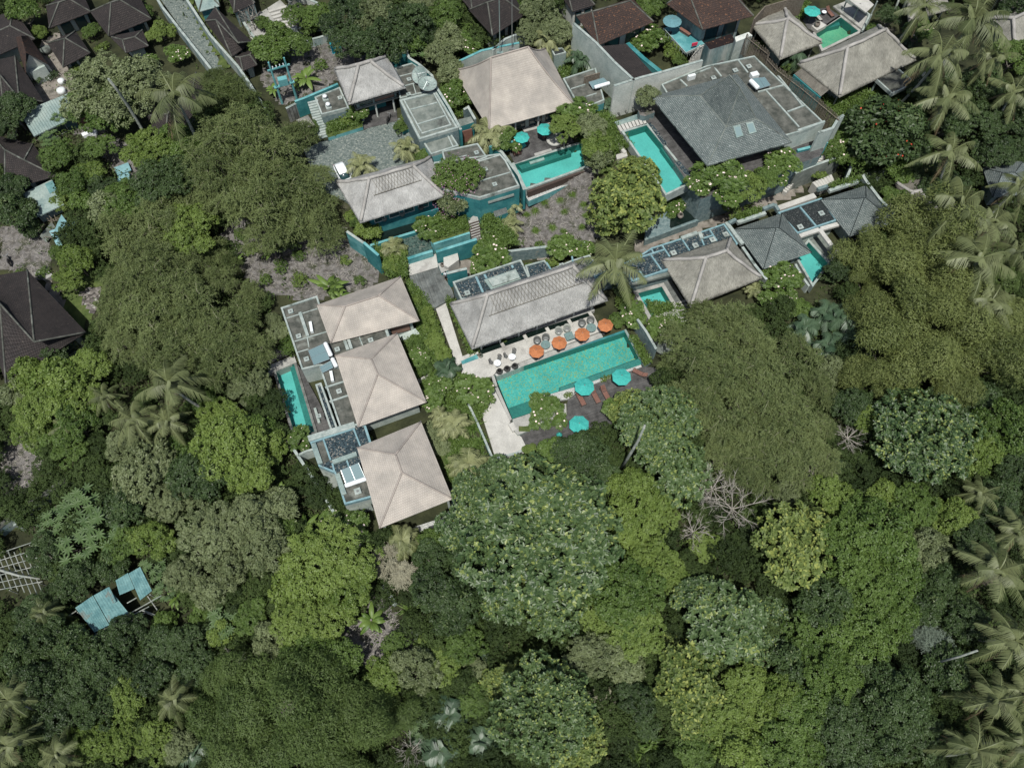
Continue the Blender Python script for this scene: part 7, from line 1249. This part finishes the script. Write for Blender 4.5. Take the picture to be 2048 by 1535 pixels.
# ================= trees and plants, each a thing (kind, x, y, radius in photo pixels) =================
TREES = """
E 228 185 88;E 205 205 70;S 45 25 34;s 78 66 18;S 183 62 20;u 203 95 13;s 322 66 27;R 350 102 26;R 300 118 18;S 290 25 20;U 250 16 14;Y 122 233 24;Y 98 276 24;d 75 155 16;d 105 150 12;u 150 140 14;D 20 215 40;D 12 255 34;D 20 375 36;D 30 425 40;D 62 455 26
S 200 292 34;S 120 310 36;s 185 345 30;S 150 365 40;S 205 375 36;S 170 400 36;s 120 400 26;S 225 410 50;E 300 300 55;E 330 360 62;S 375 305 42;S 350 275 30;f 455 185 50;f 430 160 30;f 490 205 36
F 470 265 75;F 520 300 70;F 590 275 45;F 440 320 70;F 560 370 75;F 620 400 62;F 500 400 78;F 420 380 55;F 600 440 62;F 530 460 60;F 632 350 34;F 640 465 50;E 260 400 60;F 330 430 78;F 260 470 70;E 370 450 60;F 400 410 50
F 300 540 70;F 370 530 60;F 250 560 55;F 230 620 50;F 300 620 75;F 370 600 75;F 440 560 45;F 330 690 70;F 410 660 70;F 470 640 55;F 250 680 50;F 440 720 60;F 510 700 50;F 360 740 50;F 500 590 35;F 420 500 40;f 460 530 30
s 150 520 38;s 135 560 34;S 115 505 20;U 85 545 16;u 20 560 18;U 40 545 14;S 100 700 40;s 60 745 46;s 120 760 60;s 80 810 52;s 155 800 50;s 60 860 46;s 175 730 44;L 30 780 34;S 150 850 46;S 140 900 40;S 90 880 30
P 345 185 78;P 335 765 78;P 262 835 66;P 330 840 55;P 130 850 38;P 205 790 45;L 485 775 38;L 512 765 34;F 515 700 32;s 440 830 46;S 400 800 34;S 450 890 70;S 512 872 50;S 500 940 62;s 542 888 40;S 400 950 60;L 290 940 72;L 250 900 45;L 340 1000 50;S 350 900 40
L 560 1010 48;L 500 1040 60;L 420 1060 70;L 530 1100 56;L 450 1130 55;D 250 1010 50;Y 160 1010 44;Y 110 1040 40;Y 200 1060 52;Y 150 1090 45;D 90 1110 44;D 150 1160 46;Y 300 1140 34;Y 330 1180 30;L 370 1150 48;L 420 1180 40;D 220 1130 40;S 300 1080 50;S 240 1085 44;U 40 1010 20;D 60 1230 40;D 110 1190 36
e 650 1120 90;s 600 1170 60;s 690 1170 60;S 560 1060 34;R 705 1055 42;R 660 1040 26;R 740 1080 24;N 548 1185 32;N 610 1050 34;N 560 980 30;N 650 1000 26;S 700 960 26;S 690 990 22;S 720 1000 20;Y 440 1240 40;N 350 1190 28;N 470 1280 32;s 590 1240 60;s 660 1240 50;S 540 1280 50;S 610 1300 56;S 670 1320 50;S 500 1230 36
D 40 1310 46;D 90 1270 52;D 150 1290 48;D 205 1310 50;D 250 1270 44;D 120 1340 50;D 60 1370 52;D 185 1360 44;D 240 1340 40;D 110 1420 50;D 190 1420 50;d 60 1480 30;D 320 1290 44;D 370 1280 40;D 300 1350 44;D 390 1330 40;P 345 1400 52;P 85 1225 44;P 15 1400 62;P 10 1490 66;P 110 1510 55;s 250 1400 44;s 180 1480 46;s 240 1480 50;s 310 1480 44;S 360 1490 36;O 390 1500 44;s 440 1260 30;S 400 1230 30;S 330 1240 26
m 450 1420 64;m 530 1400 72;m 610 1390 76;m 560 1470 72;m 650 1450 72;m 700 1400 60;m 740 1450 62;m 800 1420 54;m 480 1500 62;m 620 1510 70;m 700 1510 60;m 840 1400 36;m 470 1350 50;X 515 1395 26;X 573 1408 30;X 485 1490 44;X 600 1500 34;X 470 1330 34;X 820 1500 34
S 770 1350 44;S 830 1340 50;s 880 1330 42;S 930 1290 44;S 790 1290 30;s 850 1300 30;N 742 1240 46;T 820 1220 34;o 850 1240 26;V 770 1120 40;V 810 1150 36;p 805 1080 50;D 870 1180 52;D 920 1200 56;D 860 1120 44;D 930 1130 50;D 900 1250 40;S 860 1080 30;O 900 1430 56;O 880 1500 56;O 960 1480 46;O 840 1480 34;S 950 1400 40;Y 840 1450 30;L 950 1340 30;O 970 1320 26
H 1075 1065 150;B 960 980 56;B 1010 960 50;B 1000 1180 64;B 1110 1220 66;B 1170 1120 56;B 930 1060 52;b 1060 1170 60;H 1325 838 88;B 1360 940 66;b 1260 810 40;D 1165 915 60;D 1120 900 34;D 1190 950 44;e 1275 1010 72;s 1320 1030 44;s 1250 1060 44;R 1235 820 34;S 1100 895 30;d 1180 880 18;s 1060 905 22;U 1050 920 18
F 1380 680 66;F 1450 650 62;F 1500 690 66;F 1420 740 80;F 1520 770 82;F 1590 720 62;F 1450 820 78;F 1560 830 84;F 1380 800 60;F 1500 880 70;F 1600 870 66;F 1450 900 60;F 1640 780 44;F 1570 920 62;F 1500 950 55;F 1640 850 40;F 1400 620 34;F 1345 730 40;X 1430 970 56;X 1555 890 36;X 1470 1010 56;X 1700 870 34;X 1640 950 36;X 1390 1060 34;F 1640 920 50;L 1570 980 36;S 1410 1090 36;S 1660 990 44
H 1850 860 105;B 1790 800 44;b 1590 1080 88;H 1080 1420 112;b 1010 1370 52;b 1150 1480 66;b 1380 1360 70;b 1340 1300 36;b 1400 1430 50;B 1460 1240 86;B 1400 1190 50;B 1520 1290 50;B 1540 1230 40;E 1250 1190 86;e 1310 1120 56;e 1270 1260 66;L 1190 1310 56;L 1240 1330 46;s 1350 1160 40;s 1200 1230 44;w 1200 1400 34;w 1220 1440 24;D 1270 1400 44;D 1290 1450 34;T 1300 1490 60;T 1270 1510 50;T 1180 1520 34;s 1450 1440 56;s 1490 1370 46;s 1520 1430 50;s 1560 1390 50;S 1480 1500 56;S 1560 1490 60;S 1390 1500 44;T 1440 1490 44
b 1250 390 74;b 1210 430 44;b 1280 340 44
S 1690 1100 80;S 1760 1060 72;E 1720 1180 80;S 1650 1210 66;S 1790 1140 60;E 1640 1270 70;S 1720 1280 64;S 1790 1230 56;S 1580 1330 60;S 1660 1350 66;D 1740 1350 60;D 1800 1400 70;D 1760 1460 64;D 1840 1470 56;D 1680 1440 60;S 1620 1420 56;D 1700 1510 54;S 1600 1500 54;W 1870 1290 46;W 1850 1270 34;D 1930 1240 50;D 1900 1340 50;D 1850 1210 44;D 1880 1160 44;S 1850 1100 54;S 1830 1010 56;S 1900 1030 50;S 1760 990 40;S 1960 900 56;S 2010 850 60;D 1960 800 50;D 2020 930 50;D 1990 1000 50;D 1950 1080 50;S 1700 1010 40;S 1660 1070 40;D 1660 930 30
P 2000 1140 80;P 2035 1280 86;P 1995 1400 84;P 1955 1500 78;P 2045 1490 70;P 1965 985 50;P 2050 1380 60;P 2040 1060 60
M 1840 450 60;M 1880 500 64;M 1715 500 50;M 1770 530 56;M 1728 565 36;M 1830 560 66;M 1790 620 70;M 1730 640 44;M 1850 640 60;M 1770 710 74;M 1830 740 60;M 1720 760 44;M 1880 720 60;M 1910 600 60;M 1930 680 60;M 1980 720 66;M 1900 780 50;M 1960 610 50;M 2010 640 56;M 2040 720 50;M 1790 780 44;m 1940 530 44;m 2020 540 50;m 1930 460 40;S 1700 810 40;S 1740 840 40;D 1880 790 40
O 1652 625 50;O 1690 630 50;O 1610 650 46;O 1700 680 46;O 1655 690 44;O 1740 690 30;D 1662 548 24;S 1592 560 20;R 1560 555 40;R 1572 592 24;S 1600 620 26;p 1510 575 26;D 1680 540 30;R 1540 600 26;S 1660 740 36
P 1885 105 76;P 1950 35 78;P 1900 190 72;P 1850 10 60;P 1990 110 56;P 1905 300 72;P 1925 405 84;P 1990 440 66;P 1965 515 82;P 1985 600 66;P 2040 370 60;P 2030 180 56;P 2035 500 56;D 2020 240 50;D 1970 240 50;D 1990 300 46;D 2030 300 40;D 1900 240 44;S 1960 160 40;D 1850 180 34;D 1870 150 34;S 2030 110 40;D 2040 20 40;D 1780 30 30;O 1820 70 26;R 1835 65 30;S 1750 60 20
T 1700 190 30;T 1680 205 24;T 1740 185 26;U 1720 180 16;O 1592 100 38;U 1575 130 16;S 1520 90 12;u 1545 100 12;T 1600 20 26;U 1585 15 20;R 1690 285 40;S 1670 305 30;S 1720 320 34;D 1840 330 44;S 1800 350 34;D 1860 380 34;U 1700 350 14;S 1790 400 30;D 1900 370 40
D 690 30 50;E 750 45 66;D 810 50 52;S 640 30 34;D 700 80 46;D 760 90 50;S 820 90 34;D 850 70 34;Y 838 98 30;S 590 30 30;S 560 80 36;S 530 100 34;S 600 90 30;S 500 105 20;S 620 60 20;L 880 110 34;L 895 75 34;L 905 145 30;S 850 20 40;S 890 30 36;R 935 90 32;S 925 60 24;L 1080 30 40;L 1110 60 34;L 1060 60 34;S 1040 20 20;p 1095 80 44;p 1130 100 28;O 1160 115 34;T 1175 100 26;R 908 190 34;S 905 165 26;p 980 258 44;R 1010 280 28;R 1150 225 44;s 1130 255 34;L 1185 255 34;s 1195 290 36;T 1215 290 24;L 1200 320 30;O 1218 208 24;L 1298 190 26;S 1290 170 18;R 1310 75 36;R 1280 90 22;s 1350 100 26;S 1300 15 30;u 1240 130 10
p 720 325 38;p 810 292 38;S 845 312 20;E 915 350 52;S 900 400 40;S 905 310 28;s 735 462 32;S 720 440 24;p 785 492 38;s 790 530 28;s 800 510 22;R 855 455 36;R 880 440 20;p 1022 405 32;p 1020 445 32;O 975 465 28;O 985 480 22;R 975 510 44;R 960 530 26;U 985 455 14;R 1130 495 36;R 1170 500 26;u 1060 535 14;u 1105 523 18;P 1232 520 80;U 1080 490 12;R 1272 624 32;s 1250 600 22;R 1308 656 28;D 1245 580 22;S 1235 640 22
R 943 778 40;R 968 795 20;O 892 735 38;T 900 745 26;R 865 790 34;R 880 770 26;s 855 625 18;s 860 650 20;s 870 680 20;s 885 705 18;s 835 600 14;S 830 690 22;R 835 715 22;S 850 735 18;p 905 845 46;T 945 850 30;T 960 880 26;p 935 925 54;p 880 830 30;L 870 860 26;L 880 890 20;R 1090 825 40;u 1136 790 9;u 1208 758 9;u 1220 753 7;R 1075 800 18;R 1440 352 52;R 1400 362 30;R 1470 400 30;S 1500 372 36;S 1530 352 30;R 1572 325 36;R 1550 345 26;R 1345 410 28;R 1460 390 26;U 480 470 16;u 500 500 18;U 600 510 16;U 560 530 20;N 540 500 26;u 690 520 14;U 720 560 14;u 600 560 18;U 650 620 16;N 470 520 24;U 530 560 18;u 700 430 16;R 590 880 28;R 605 860 16;S 700 1030 20;U 675 980 12;N 655 568 44;N 680 590 30;S 670 575 20;S 580 690 26;L 560 660 26;L 545 640 20;N 610 150 34;N 545 175 22;N 590 165 20;U 640 130 16;U 565 120 16;S 470 20 14;S 525 45 18;S 545 60 16;X 500 30 22;u 690 235 22;R 715 225 24;U 665 262 14;S 1360 120 18;S 625 255 16;u 810 235 12;S 800 255 16;s 735 880 12;S 905 295 12;s 925 660 9;s 935 680 9;s 915 640 8;u 1008 680 6;O 765 500 16;T 1210 225 20;s 880 500 12;S 1015 290 16;u 1640 352 18;u 1480 425 14;u 1500 418 14;u 1465 432 10;u 1700 365 12
"""
rs2 = random.Random(12)
DATA = []
for e in TREES.replace('\n', ';').split(';'):
    e = e.split()
    if len(e) == 4: DATA.append((e[0], float(e[1]), float(e[2]), float(e[3])))
LOWR = {'U': .3, 'u': .3, 'd': .3, 'w': 1.0, 'T': .2, 'N': 1.3}
TREEK = 'FfSsLDEeBbHWV'; tr_ = sorted([d for d in DATA if d[0] in TREEK and d[3] > 30], key=lambda d: -d[3]); UNDER = tr_[285:]; us_ = set(UNDER); print('trees', len(tr_), 'cut radius', UNDER[0][3] if UNDER else 0)
for k, x, y, r in DATA:
    if (k, x, y, r) in us_: continue
    lift = LOWR.get(k); fl = None
    if k in 'SsLDRE' and r < 30: lift = .8 if k != 'R' else 1.2
    if k == 'R' and r >= 30: lift = 1.6
    if (k, x) in (('E', 915.), ('S', 900.)): fl = 'flower_pink'
    if (k, x) in (('R', 1835.),): lift = 2
    z0 = None
    if k == 'E' and y < 230: lift = 3.0
    if k in 'FfSsLDEeBbHWV' and lift is None: lift = KIND[BASE.get(k, k)][2]*r/pxm(y, 4)/KIND[BASE.get(k, k)][1]*rs2.uniform(.75, 1.3)
    if k == 'p' and 680 < x < 830 and y < 340: lift = 2.2
    if k == 'p' and y > 800: lift = 3.0
    if (k in 'RS' and 1390 < x < 1610 and 300 < y < 400): z0 = SL; lift = .4
    if k == 'u' and y in (352., 425., 418., 432., 365.): lift = 1.2
    if k in 'LR' and 1280 < x < 1320 and 160 < y < 200: z0 = SL+.9; lift = 1.5
    if (k, x) == ('R', 1090.): lift = 1.6
    plant(k, x, y, r, lift, None, fl, z0)
o = plant('D', 1775, 255, 74, 4.0, None, 'flower_red'); plant('D', 1730, 290, 44, 3.0, None, 'flower_red'); plant('D', 1815, 300, 50, 3.0)
for x, y in K(1000, 380, 3.657)(255, 140, 325, 80, 435, 60, 470, 150, 530, 20, 610, 90, 630, 180, 385, 270, 465, 295, 600, 265, 260, 290, 190, 170): plant('G', x, y, 11 if (x, y) != (630, 180) else 8)
# --- smaller trees that fill the jungle between the ones above
KEEP = [pr([545, 620, 640, 560, 520, 190, 600, 120, 680, 90, 820, 80, 900, 100, 1050, 60, 1150, 10, 1500, -20, 1740, -20, 1760, 60, 1850, 110, 1840, 180, 1720, 300, 1650, 330, 1800, 430, 1700, 500, 1620, 610, 1530, 600, 1370, 660, 1330, 720, 1250, 860, 1060, 920, 930, 1060, 760, 1070, 580, 900, 530, 740]),
        pr([-20, -20, 700, -20, 690, 60, 560, 150, 540, 230, 470, 150, 420, 160, 420, 200, 330, 310, 200, 330, 200, 240, 60, 290, 130, 420, 130, 500, 180, 660, 20, 780, -20, 780]), pr([1700, -20, 2070, -20, 2070, 150, 1850, 150, 1700, 100]), pr([120, 1120, 370, 1120, 370, 1270, 150, 1290]), pr([-20, 1060, 110, 1060, 110, 1210, -20, 1210])] + SOIL + [pr([170, 540, 210, 560, 200, 640, 160, 660, 120, 600])]
rf = random.Random(77)
cand = [(x, y) for y in range(-90, 1680, 40) for x in range(-110, 2170, 44)]
def region_kind(x, y):
    u = rf.random()
    if x < 700 and y < 780: return 'F' if u < .6 else 'S'
    if x > 1300 and 560 < y < 1000 and x < 1700: return 'F'
    if x > 1680 and y < 850: return 'M' if u < .5 else ('D' if u < .8 else 'S')
    if 400 < x < 880 and y > 1340: return 'm'
    if y > 1500 or x > 1700: return 'D' if u < .55 else 'S'  # mostly dark leaves here: the dimmer lower right is imitated by leaf colour
    return ('S', 's', 'D', 'L', 'S', 'Y')[int(u*6)]
for x, y in cand:
    x += rf.uniform(-16, 16); y += rf.uniform(-16, 16); r = rf.uniform(24, 40)
    if any(inpoly(x, y, q) for q in KEEP): continue
    if any((x-a)**2+(y-b)**2 < (max(rr*.62, 20))**2 for k, a, b, rr in DATA if rr > 24): continue
    UNDER.append((region_kind(x, y), x, y, r))
# the many small trees between the counted ones, as one object
LC = [crown_small(s, 4.0, 2.6, 14, .34, 240, 18, .42, .22, .42) for s in (91, 92, 93)]; Vs = []; Fs = []; Ts = []; bb = 0
for me_ in LC:
    n_ = len(me_.vertices); v_ = np.empty(n_*3, dtype=np.float32); me_.vertices.foreach_get('co', v_); t_ = np.empty(len(me_.polygons), dtype=np.float32); me_.attributes['tint'].data.foreach_get('value', t_); Vs.append(v_.reshape(-1, 3)); Ts.append(t_)
VV = []; TT = []
for k, x, y, r in UNDER:
    i_ = rf.randrange(3); sc_ = r/pxm(y, 4)/4.3; h_ = 1.2*sc_+rf.uniform(.2, 1.2); q = Pg(x, y, h_+1.5*sc_); a_ = rf.uniform(0, 6.28); ca, sa = math.cos(a_), math.sin(a_)
    v_ = Vs[i_]*sc_; VV.append(np.stack([v_[:, 0]*ca-v_[:, 1]*sa+q.x, v_[:, 0]*sa+v_[:, 1]*ca+q.y, v_[:, 2]*rf.uniform(.8, 1.3)+q.z+h_], 1)); TT.append(np.clip(Ts[i_]*.7+{'D': -.25, 'f': -.1, 's': .3, 'L': .2}.get(k, rf.uniform(-.1, .2)), 0, 1))
VV = np.concatenate(VV); me = mesh_np('understory_trees', VV, np.arange(len(VV)).reshape(-1, 4), np.concatenate(TT)); me.materials.append(M['undergrowth_leaf_shaded']); uo = bpy.data.objects.new('understory_trees', me); COL.objects.link(uo); tag(uo, 'mass of small leafy trees filling the jungle between the larger crowns', 'small trees', kind='stuff'); print('under', len(UNDER), len(VV)//4)
# --- undergrowth: the ground cover between the trunks
rg = np.random.default_rng(9); N = 60000
px = rg.uniform(-250, 2300, N); py = rg.uniform(-120, 1800, N); keepm = np.zeros(N, bool)
B_ = []
for i in range(N):
    x, y = px[i], py[i]
    if rg.uniform() > 1.15-y/1900: pass
    if any(inpoly(x, y, q) for q in KEEP) and rg.uniform() > .10: continue
    p = P(x, y, 0)
    if KEEP and inpoly(x, y, KEEP[0]): continue
    g = G(p.x, p.y); p = P(x, y, g); B_.append((p.x, p.y, g+max(0, .5+1.1*noise.noise(Vector((p.x*.25, p.y*.25, 5))))))
B_ = np.array(B_); per = 5; n = len(B_); Pn = np.repeat(B_, per, 0)+rg.normal(size=(n*per, 3))*np.array([.28, .28, .1]); D = rg.normal(size=(n*per, 3))+np.array([0, 0, .5])
V_, F_ = leaf_quads(Pn, D, np.array([0, 0, 1.])+rg.normal(size=(n*per, 3))*.3, .38*rg.uniform(.6, 1.4, n*per), .2); me = mesh_np('undergrowth', V_, F_, np.clip(np.repeat(rg.uniform(0, .7, n), per)+rg.uniform(0, .3, n*per), 0, 1)); me.materials.append(M['undergrowth_leaf_shaded'])
ug = bpy.data.objects.new('undergrowth', me); COL.objects.link(ug); tag(ug, 'low leafy undergrowth covering the ground between trees', 'undergrowth', kind='stuff')
# grass and low planting inside the resort beds
BEDS = [(KH(430, 850, 500, 1000, 780, 1080, 790, 1300, 600, 1300, 480, 1060), 1.6, 'b'), (KA(1550, 90, 1800, 330, 2000, 900, 1880, 1110, 1790, 950, 1640, 560), .6, 'b'), (KC(70, 660, 160, 700, 440, 1260, 340, 1300), .6, 'b'), (KA(1490, 790, 1700, 720, 1830, 1100, 1690, 1240), .5, 'b'), (KG(310, 990, 700, 900, 690, 800, 320, 850), UP+1.0, 'b'), (KD(1700, 290, 1760, 290, 1940, 590, 1880, 630), .9, 'b'), (KI(0, 400, 100, 380, 350, 760, 270, 860, 160, 860), UP+.6, 'b'), (KI(1300, 250, 1550, 200, 1800, 300, 1760, 320, 1400, 420), UP+.3, 'b'), (KI(1450, 900, 1650, 850, 2040, 1250, 1900, 1500, 1760, 1400, 1600, 1160), UP+.6, 'b'), (KJ(330, 1100, 560, 1200, 740, 1500, 560, 1535, 400, 1300, 200, 1200), UP+1.0, 'b'), (KE(1650, 180, 1940, 80, 1960, 110, 1680, 220), 3.0, 'b'), (KF(60, 620, 350, 560, 350, 590, 90, 690), 3.2, 'b'), (KF(1110, 280, 1500, 170, 1450, 250, 1130, 320), 3.2, 'b'), (pr([860, 740, 930, 750, 985, 800, 935, 870, 985, 925, 900, 960, 870, 800]), .5, 'b'), (KH(1550, 640, 1640, 640, 1980, 960, 1560, 1000), 2.4, 'b'), (KH(1060, 760, 1390, 670, 1420, 800, 1060, 920), 2.5, 'b'), (KA(1720, 1300, 1830, 1200, 1850, 1500, 1780, 1490), .5, 'b'), (pr([1355, 610, 1410, 640, 1330, 700, 1290, 600]), .4, 'b'), (pr([700, 950, 735, 1060, 690, 1040, 665, 960]), .3, 'b'), (pr([1580, 20, 1620, 0, 1610, 30, 1570, 50]), UP+.4, 'b'), (pr([1640, 160, 1700, 200, 1760, 180, 1850, 160, 1860, 330, 1700, 330, 1660, 250]), UP+.3, 'b')]
Bp = []
for q, z, _ in BEDS:
    x0, x1, y0, y1 = min(a for a, b in q), max(a for a, b in q), min(b for a, b in q), max(b for a, b in q); m_ = int((x1-x0)*(y1-y0)/5)
    for _k in range(m_):
        a, b = rg.uniform(x0, x1), rg.uniform(y0, y1)
        if inpoly(a, b, q): p = P(a, b, z); Bp.append((p.x, p.y, z+rg.uniform(-.1, .35)+.3*noise.noise(p*.8)))
Bp = np.array(Bp); per = 6; n = len(Bp); Pn = np.repeat(Bp, per, 0)+rg.normal(size=(n*per, 3))*np.array([.16, .16, .08]); D = rg.normal(size=(n*per, 3))+np.array([0, 0, .6]); V_, F_ = leaf_quads(Pn, D, np.array([0, 0, 1.])+rg.normal(size=(n*per, 3))*.3, .3*rg.uniform(.6, 1.4, n*per), .13)
me = mesh_np('ground_cover', V_, F_, np.clip(np.repeat(rg.uniform(.1, .8, n), per)+rg.uniform(0, .2, n*per), 0, 1)); me.materials.append(M['leaf_small']); gc = bpy.data.objects.new('ground_cover', me); COL.objects.link(gc); tag(gc, 'low leafy planting filling the garden beds of the resort', 'ground cover', kind='stuff')
# fallen twigs and leaves on the bare soil
Bp = []
for q in SOIL:
    x0, x1, y0, y1 = min(a for a, b in q), max(a for a, b in q), min(b for a, b in q), max(b for a, b in q)
    for _k in range(int((x1-x0)*(y1-y0)/24)):
        a, b = rg.uniform(x0, x1), rg.uniform(y0, y1)
        if inpoly(a, b, q): p = Pg(a, b); Bp.append((p.x, p.y, G(p.x, p.y)+.1))
Bp = np.array(Bp); n = len(Bp); D = rg.normal(size=(n, 3))*np.array([1, 1, .12]); V_, F_ = strands(Bp, D, rg.uniform(.15, 1.0, n), .04, .0); t_ = rg.uniform(0, 1, n)
me = mesh_np('leaf_litter', V_, F_, np.concatenate([t_, t_])); me.materials.append(M['twig']); ll = bpy.data.objects.new('leaf_litter', me); COL.objects.link(ll); tag(ll, 'dry twigs and fallen leaves scattered on bare soil', 'leaf litter', kind='stuff')
# ================= labels of plants: what it is + where it stands among findable things =================
LM = [((740, 622), 'uppermost tiled villa'), ((762, 757), 'middle tiled villa'), ((808, 950), 'lowest tiled villa'), ((590, 800), 'long narrow left pool'), ((1060, 605), 'thatched restaurant'), ((1125, 745), 'main pool'), ((1159, 846), 'lowest teal umbrella'), ((1244, 751), 'right deck umbrella'), ((1305, 605), 'small square plunge pool'), ((1430, 540), 'square thatched pavilion'), ((1545, 485), 'left slate pavilion'), ((1720, 420), 'right slate pavilion'),
      ((1640, 530), 'pool between slate pavilions'), ((1440, 230), 'large slate villa'), ((1310, 310), 'slate villa pool'), ((1030, 170), 'large sweeping tiled roof'), ((1110, 330), 'upper pool'), ((735, 160), 'thatched reception'), ((740, 290), 'cobbled courtyard'), ((790, 375), 'thatched entrance'), ((850, 160), 'satellite dishes'), ((1660, 60), 'green pool'), ((1720, 125), 'long weathered thatch'), ((1405, 30), 'balcony house'), ((1215, 40), 'patched brown roof'), ((400, 70), 'cobbled lane'), ((465, 65), 'lane-side house'), ((570, 50), 'temple yard'),
      ((110, 225), 'long pale metal roof'), ((245, 30), 'largest dark village roof'), ((70, 100), 'red gable roof'), ((80, 400), 'stained metal lean-to'), ((60, 650), 'huge dark left roof'), ((115, 470), 'scrap heap'), ((225, 1205), 'blue corrugated shed'), ((35, 1135), 'bamboo rack'), ((75, 1005), 'dark diagonal wall'), ((630, 965), 'left boundary wall'), ((575, 180), 'pole transformer'), ((265, 230), 'bare leaning trunk'), ((830, 1265), 'straight concrete kerb'), ((1265, 895), 'pale leaning trunk'), ((1100, 420), 'grass-tuft slope'), ((840, 580), 'timber walkway'), ((1370, 425), 'dark niche pond'), ((1660, 340), 'grey ramp wall'), ((1830, 395), 'curved garden bench'), ((0, 1535), 'bottom left corner'), ((2048, 1535), 'bottom right corner'), ((1024, 1535), 'bottom edge middle'), ((2048, 768), 'right edge middle'), ((2048, 0), 'top right corner'), ((1536, 1535), 'right bottom edge'), ((2048, 1150), 'lower right edge'), ((512, 1535), 'left bottom edge'), ((960, 100), 'two metal masts'), ((1330, 690), 'round stone basin')]
DIRS = ['right of', 'upper right of', 'above', 'upper left of', 'left of', 'lower left of', 'below', 'lower right of']; cells = {}
TX = {}
for k, x, y, o, text, cat in PLANTS:
    k = text; TX[text] = cat
    q = o.location; big = max(abs(s) for s in o.children[0].scale); X, Y = x, y
    d, (lx, ly), nm = min(((math.hypot(X-l[0][0], Y-l[0][1]), l[0], l[1]) for l in LM)); s = int(((math.degrees(math.atan2(ly-Y, X-lx))+22.5) % 360)//45)
    cells.setdefault((k, nm, s), []).append((d, o))
ORD = ['nearest', 'second nearest', 'third nearest', 'fourth nearest', 'fifth nearest', 'sixth nearest', 'seventh nearest', 'eighth nearest', 'ninth nearest', 'tenth nearest', 'eleventh nearest', 'twelfth nearest']
ORD += [w+' nearest' for w in 'thirteenth fourteenth fifteenth sixteenth seventeenth eighteenth nineteenth twentieth twenty-first twenty-second twenty-third twenty-fourth twenty-fifth'.split()]
for (k, nm, s), L_ in cells.items():
    L_.sort(key=lambda t: t[0]); text = k; cat = TX[k]
    for i, (d, o) in enumerate(L_):
        o['label'] = (ORD[i]+' '+text if len(L_) > 1 else text)+', '+DIRS[s]+' the '+nm; o['category'] = cat; o['group'] = {'palm': 'palms', 'tree': 'trees of the jungle', 'bamboo': 'bamboo clumps', 'banana plant': 'banana plants', 'frangipani': 'frangipani trees', 'bare tree': 'bare trees', 'grass tuft': 'grass tufts on the slope', 'shrub': 'shrubs', 'plant': 'strap-leaved plants', 'papaya': 'papaya plants'}[cat]
for o in list(bpy.data.objects):
    if 'used' in o: del o['used']
    if o.parent is None and o.type == 'MESH' and 'kind' not in o and 'label' not in o: o['kind'] = 'structure'
print('objects', len(bpy.data.objects), 'plants', len(PLANTS))
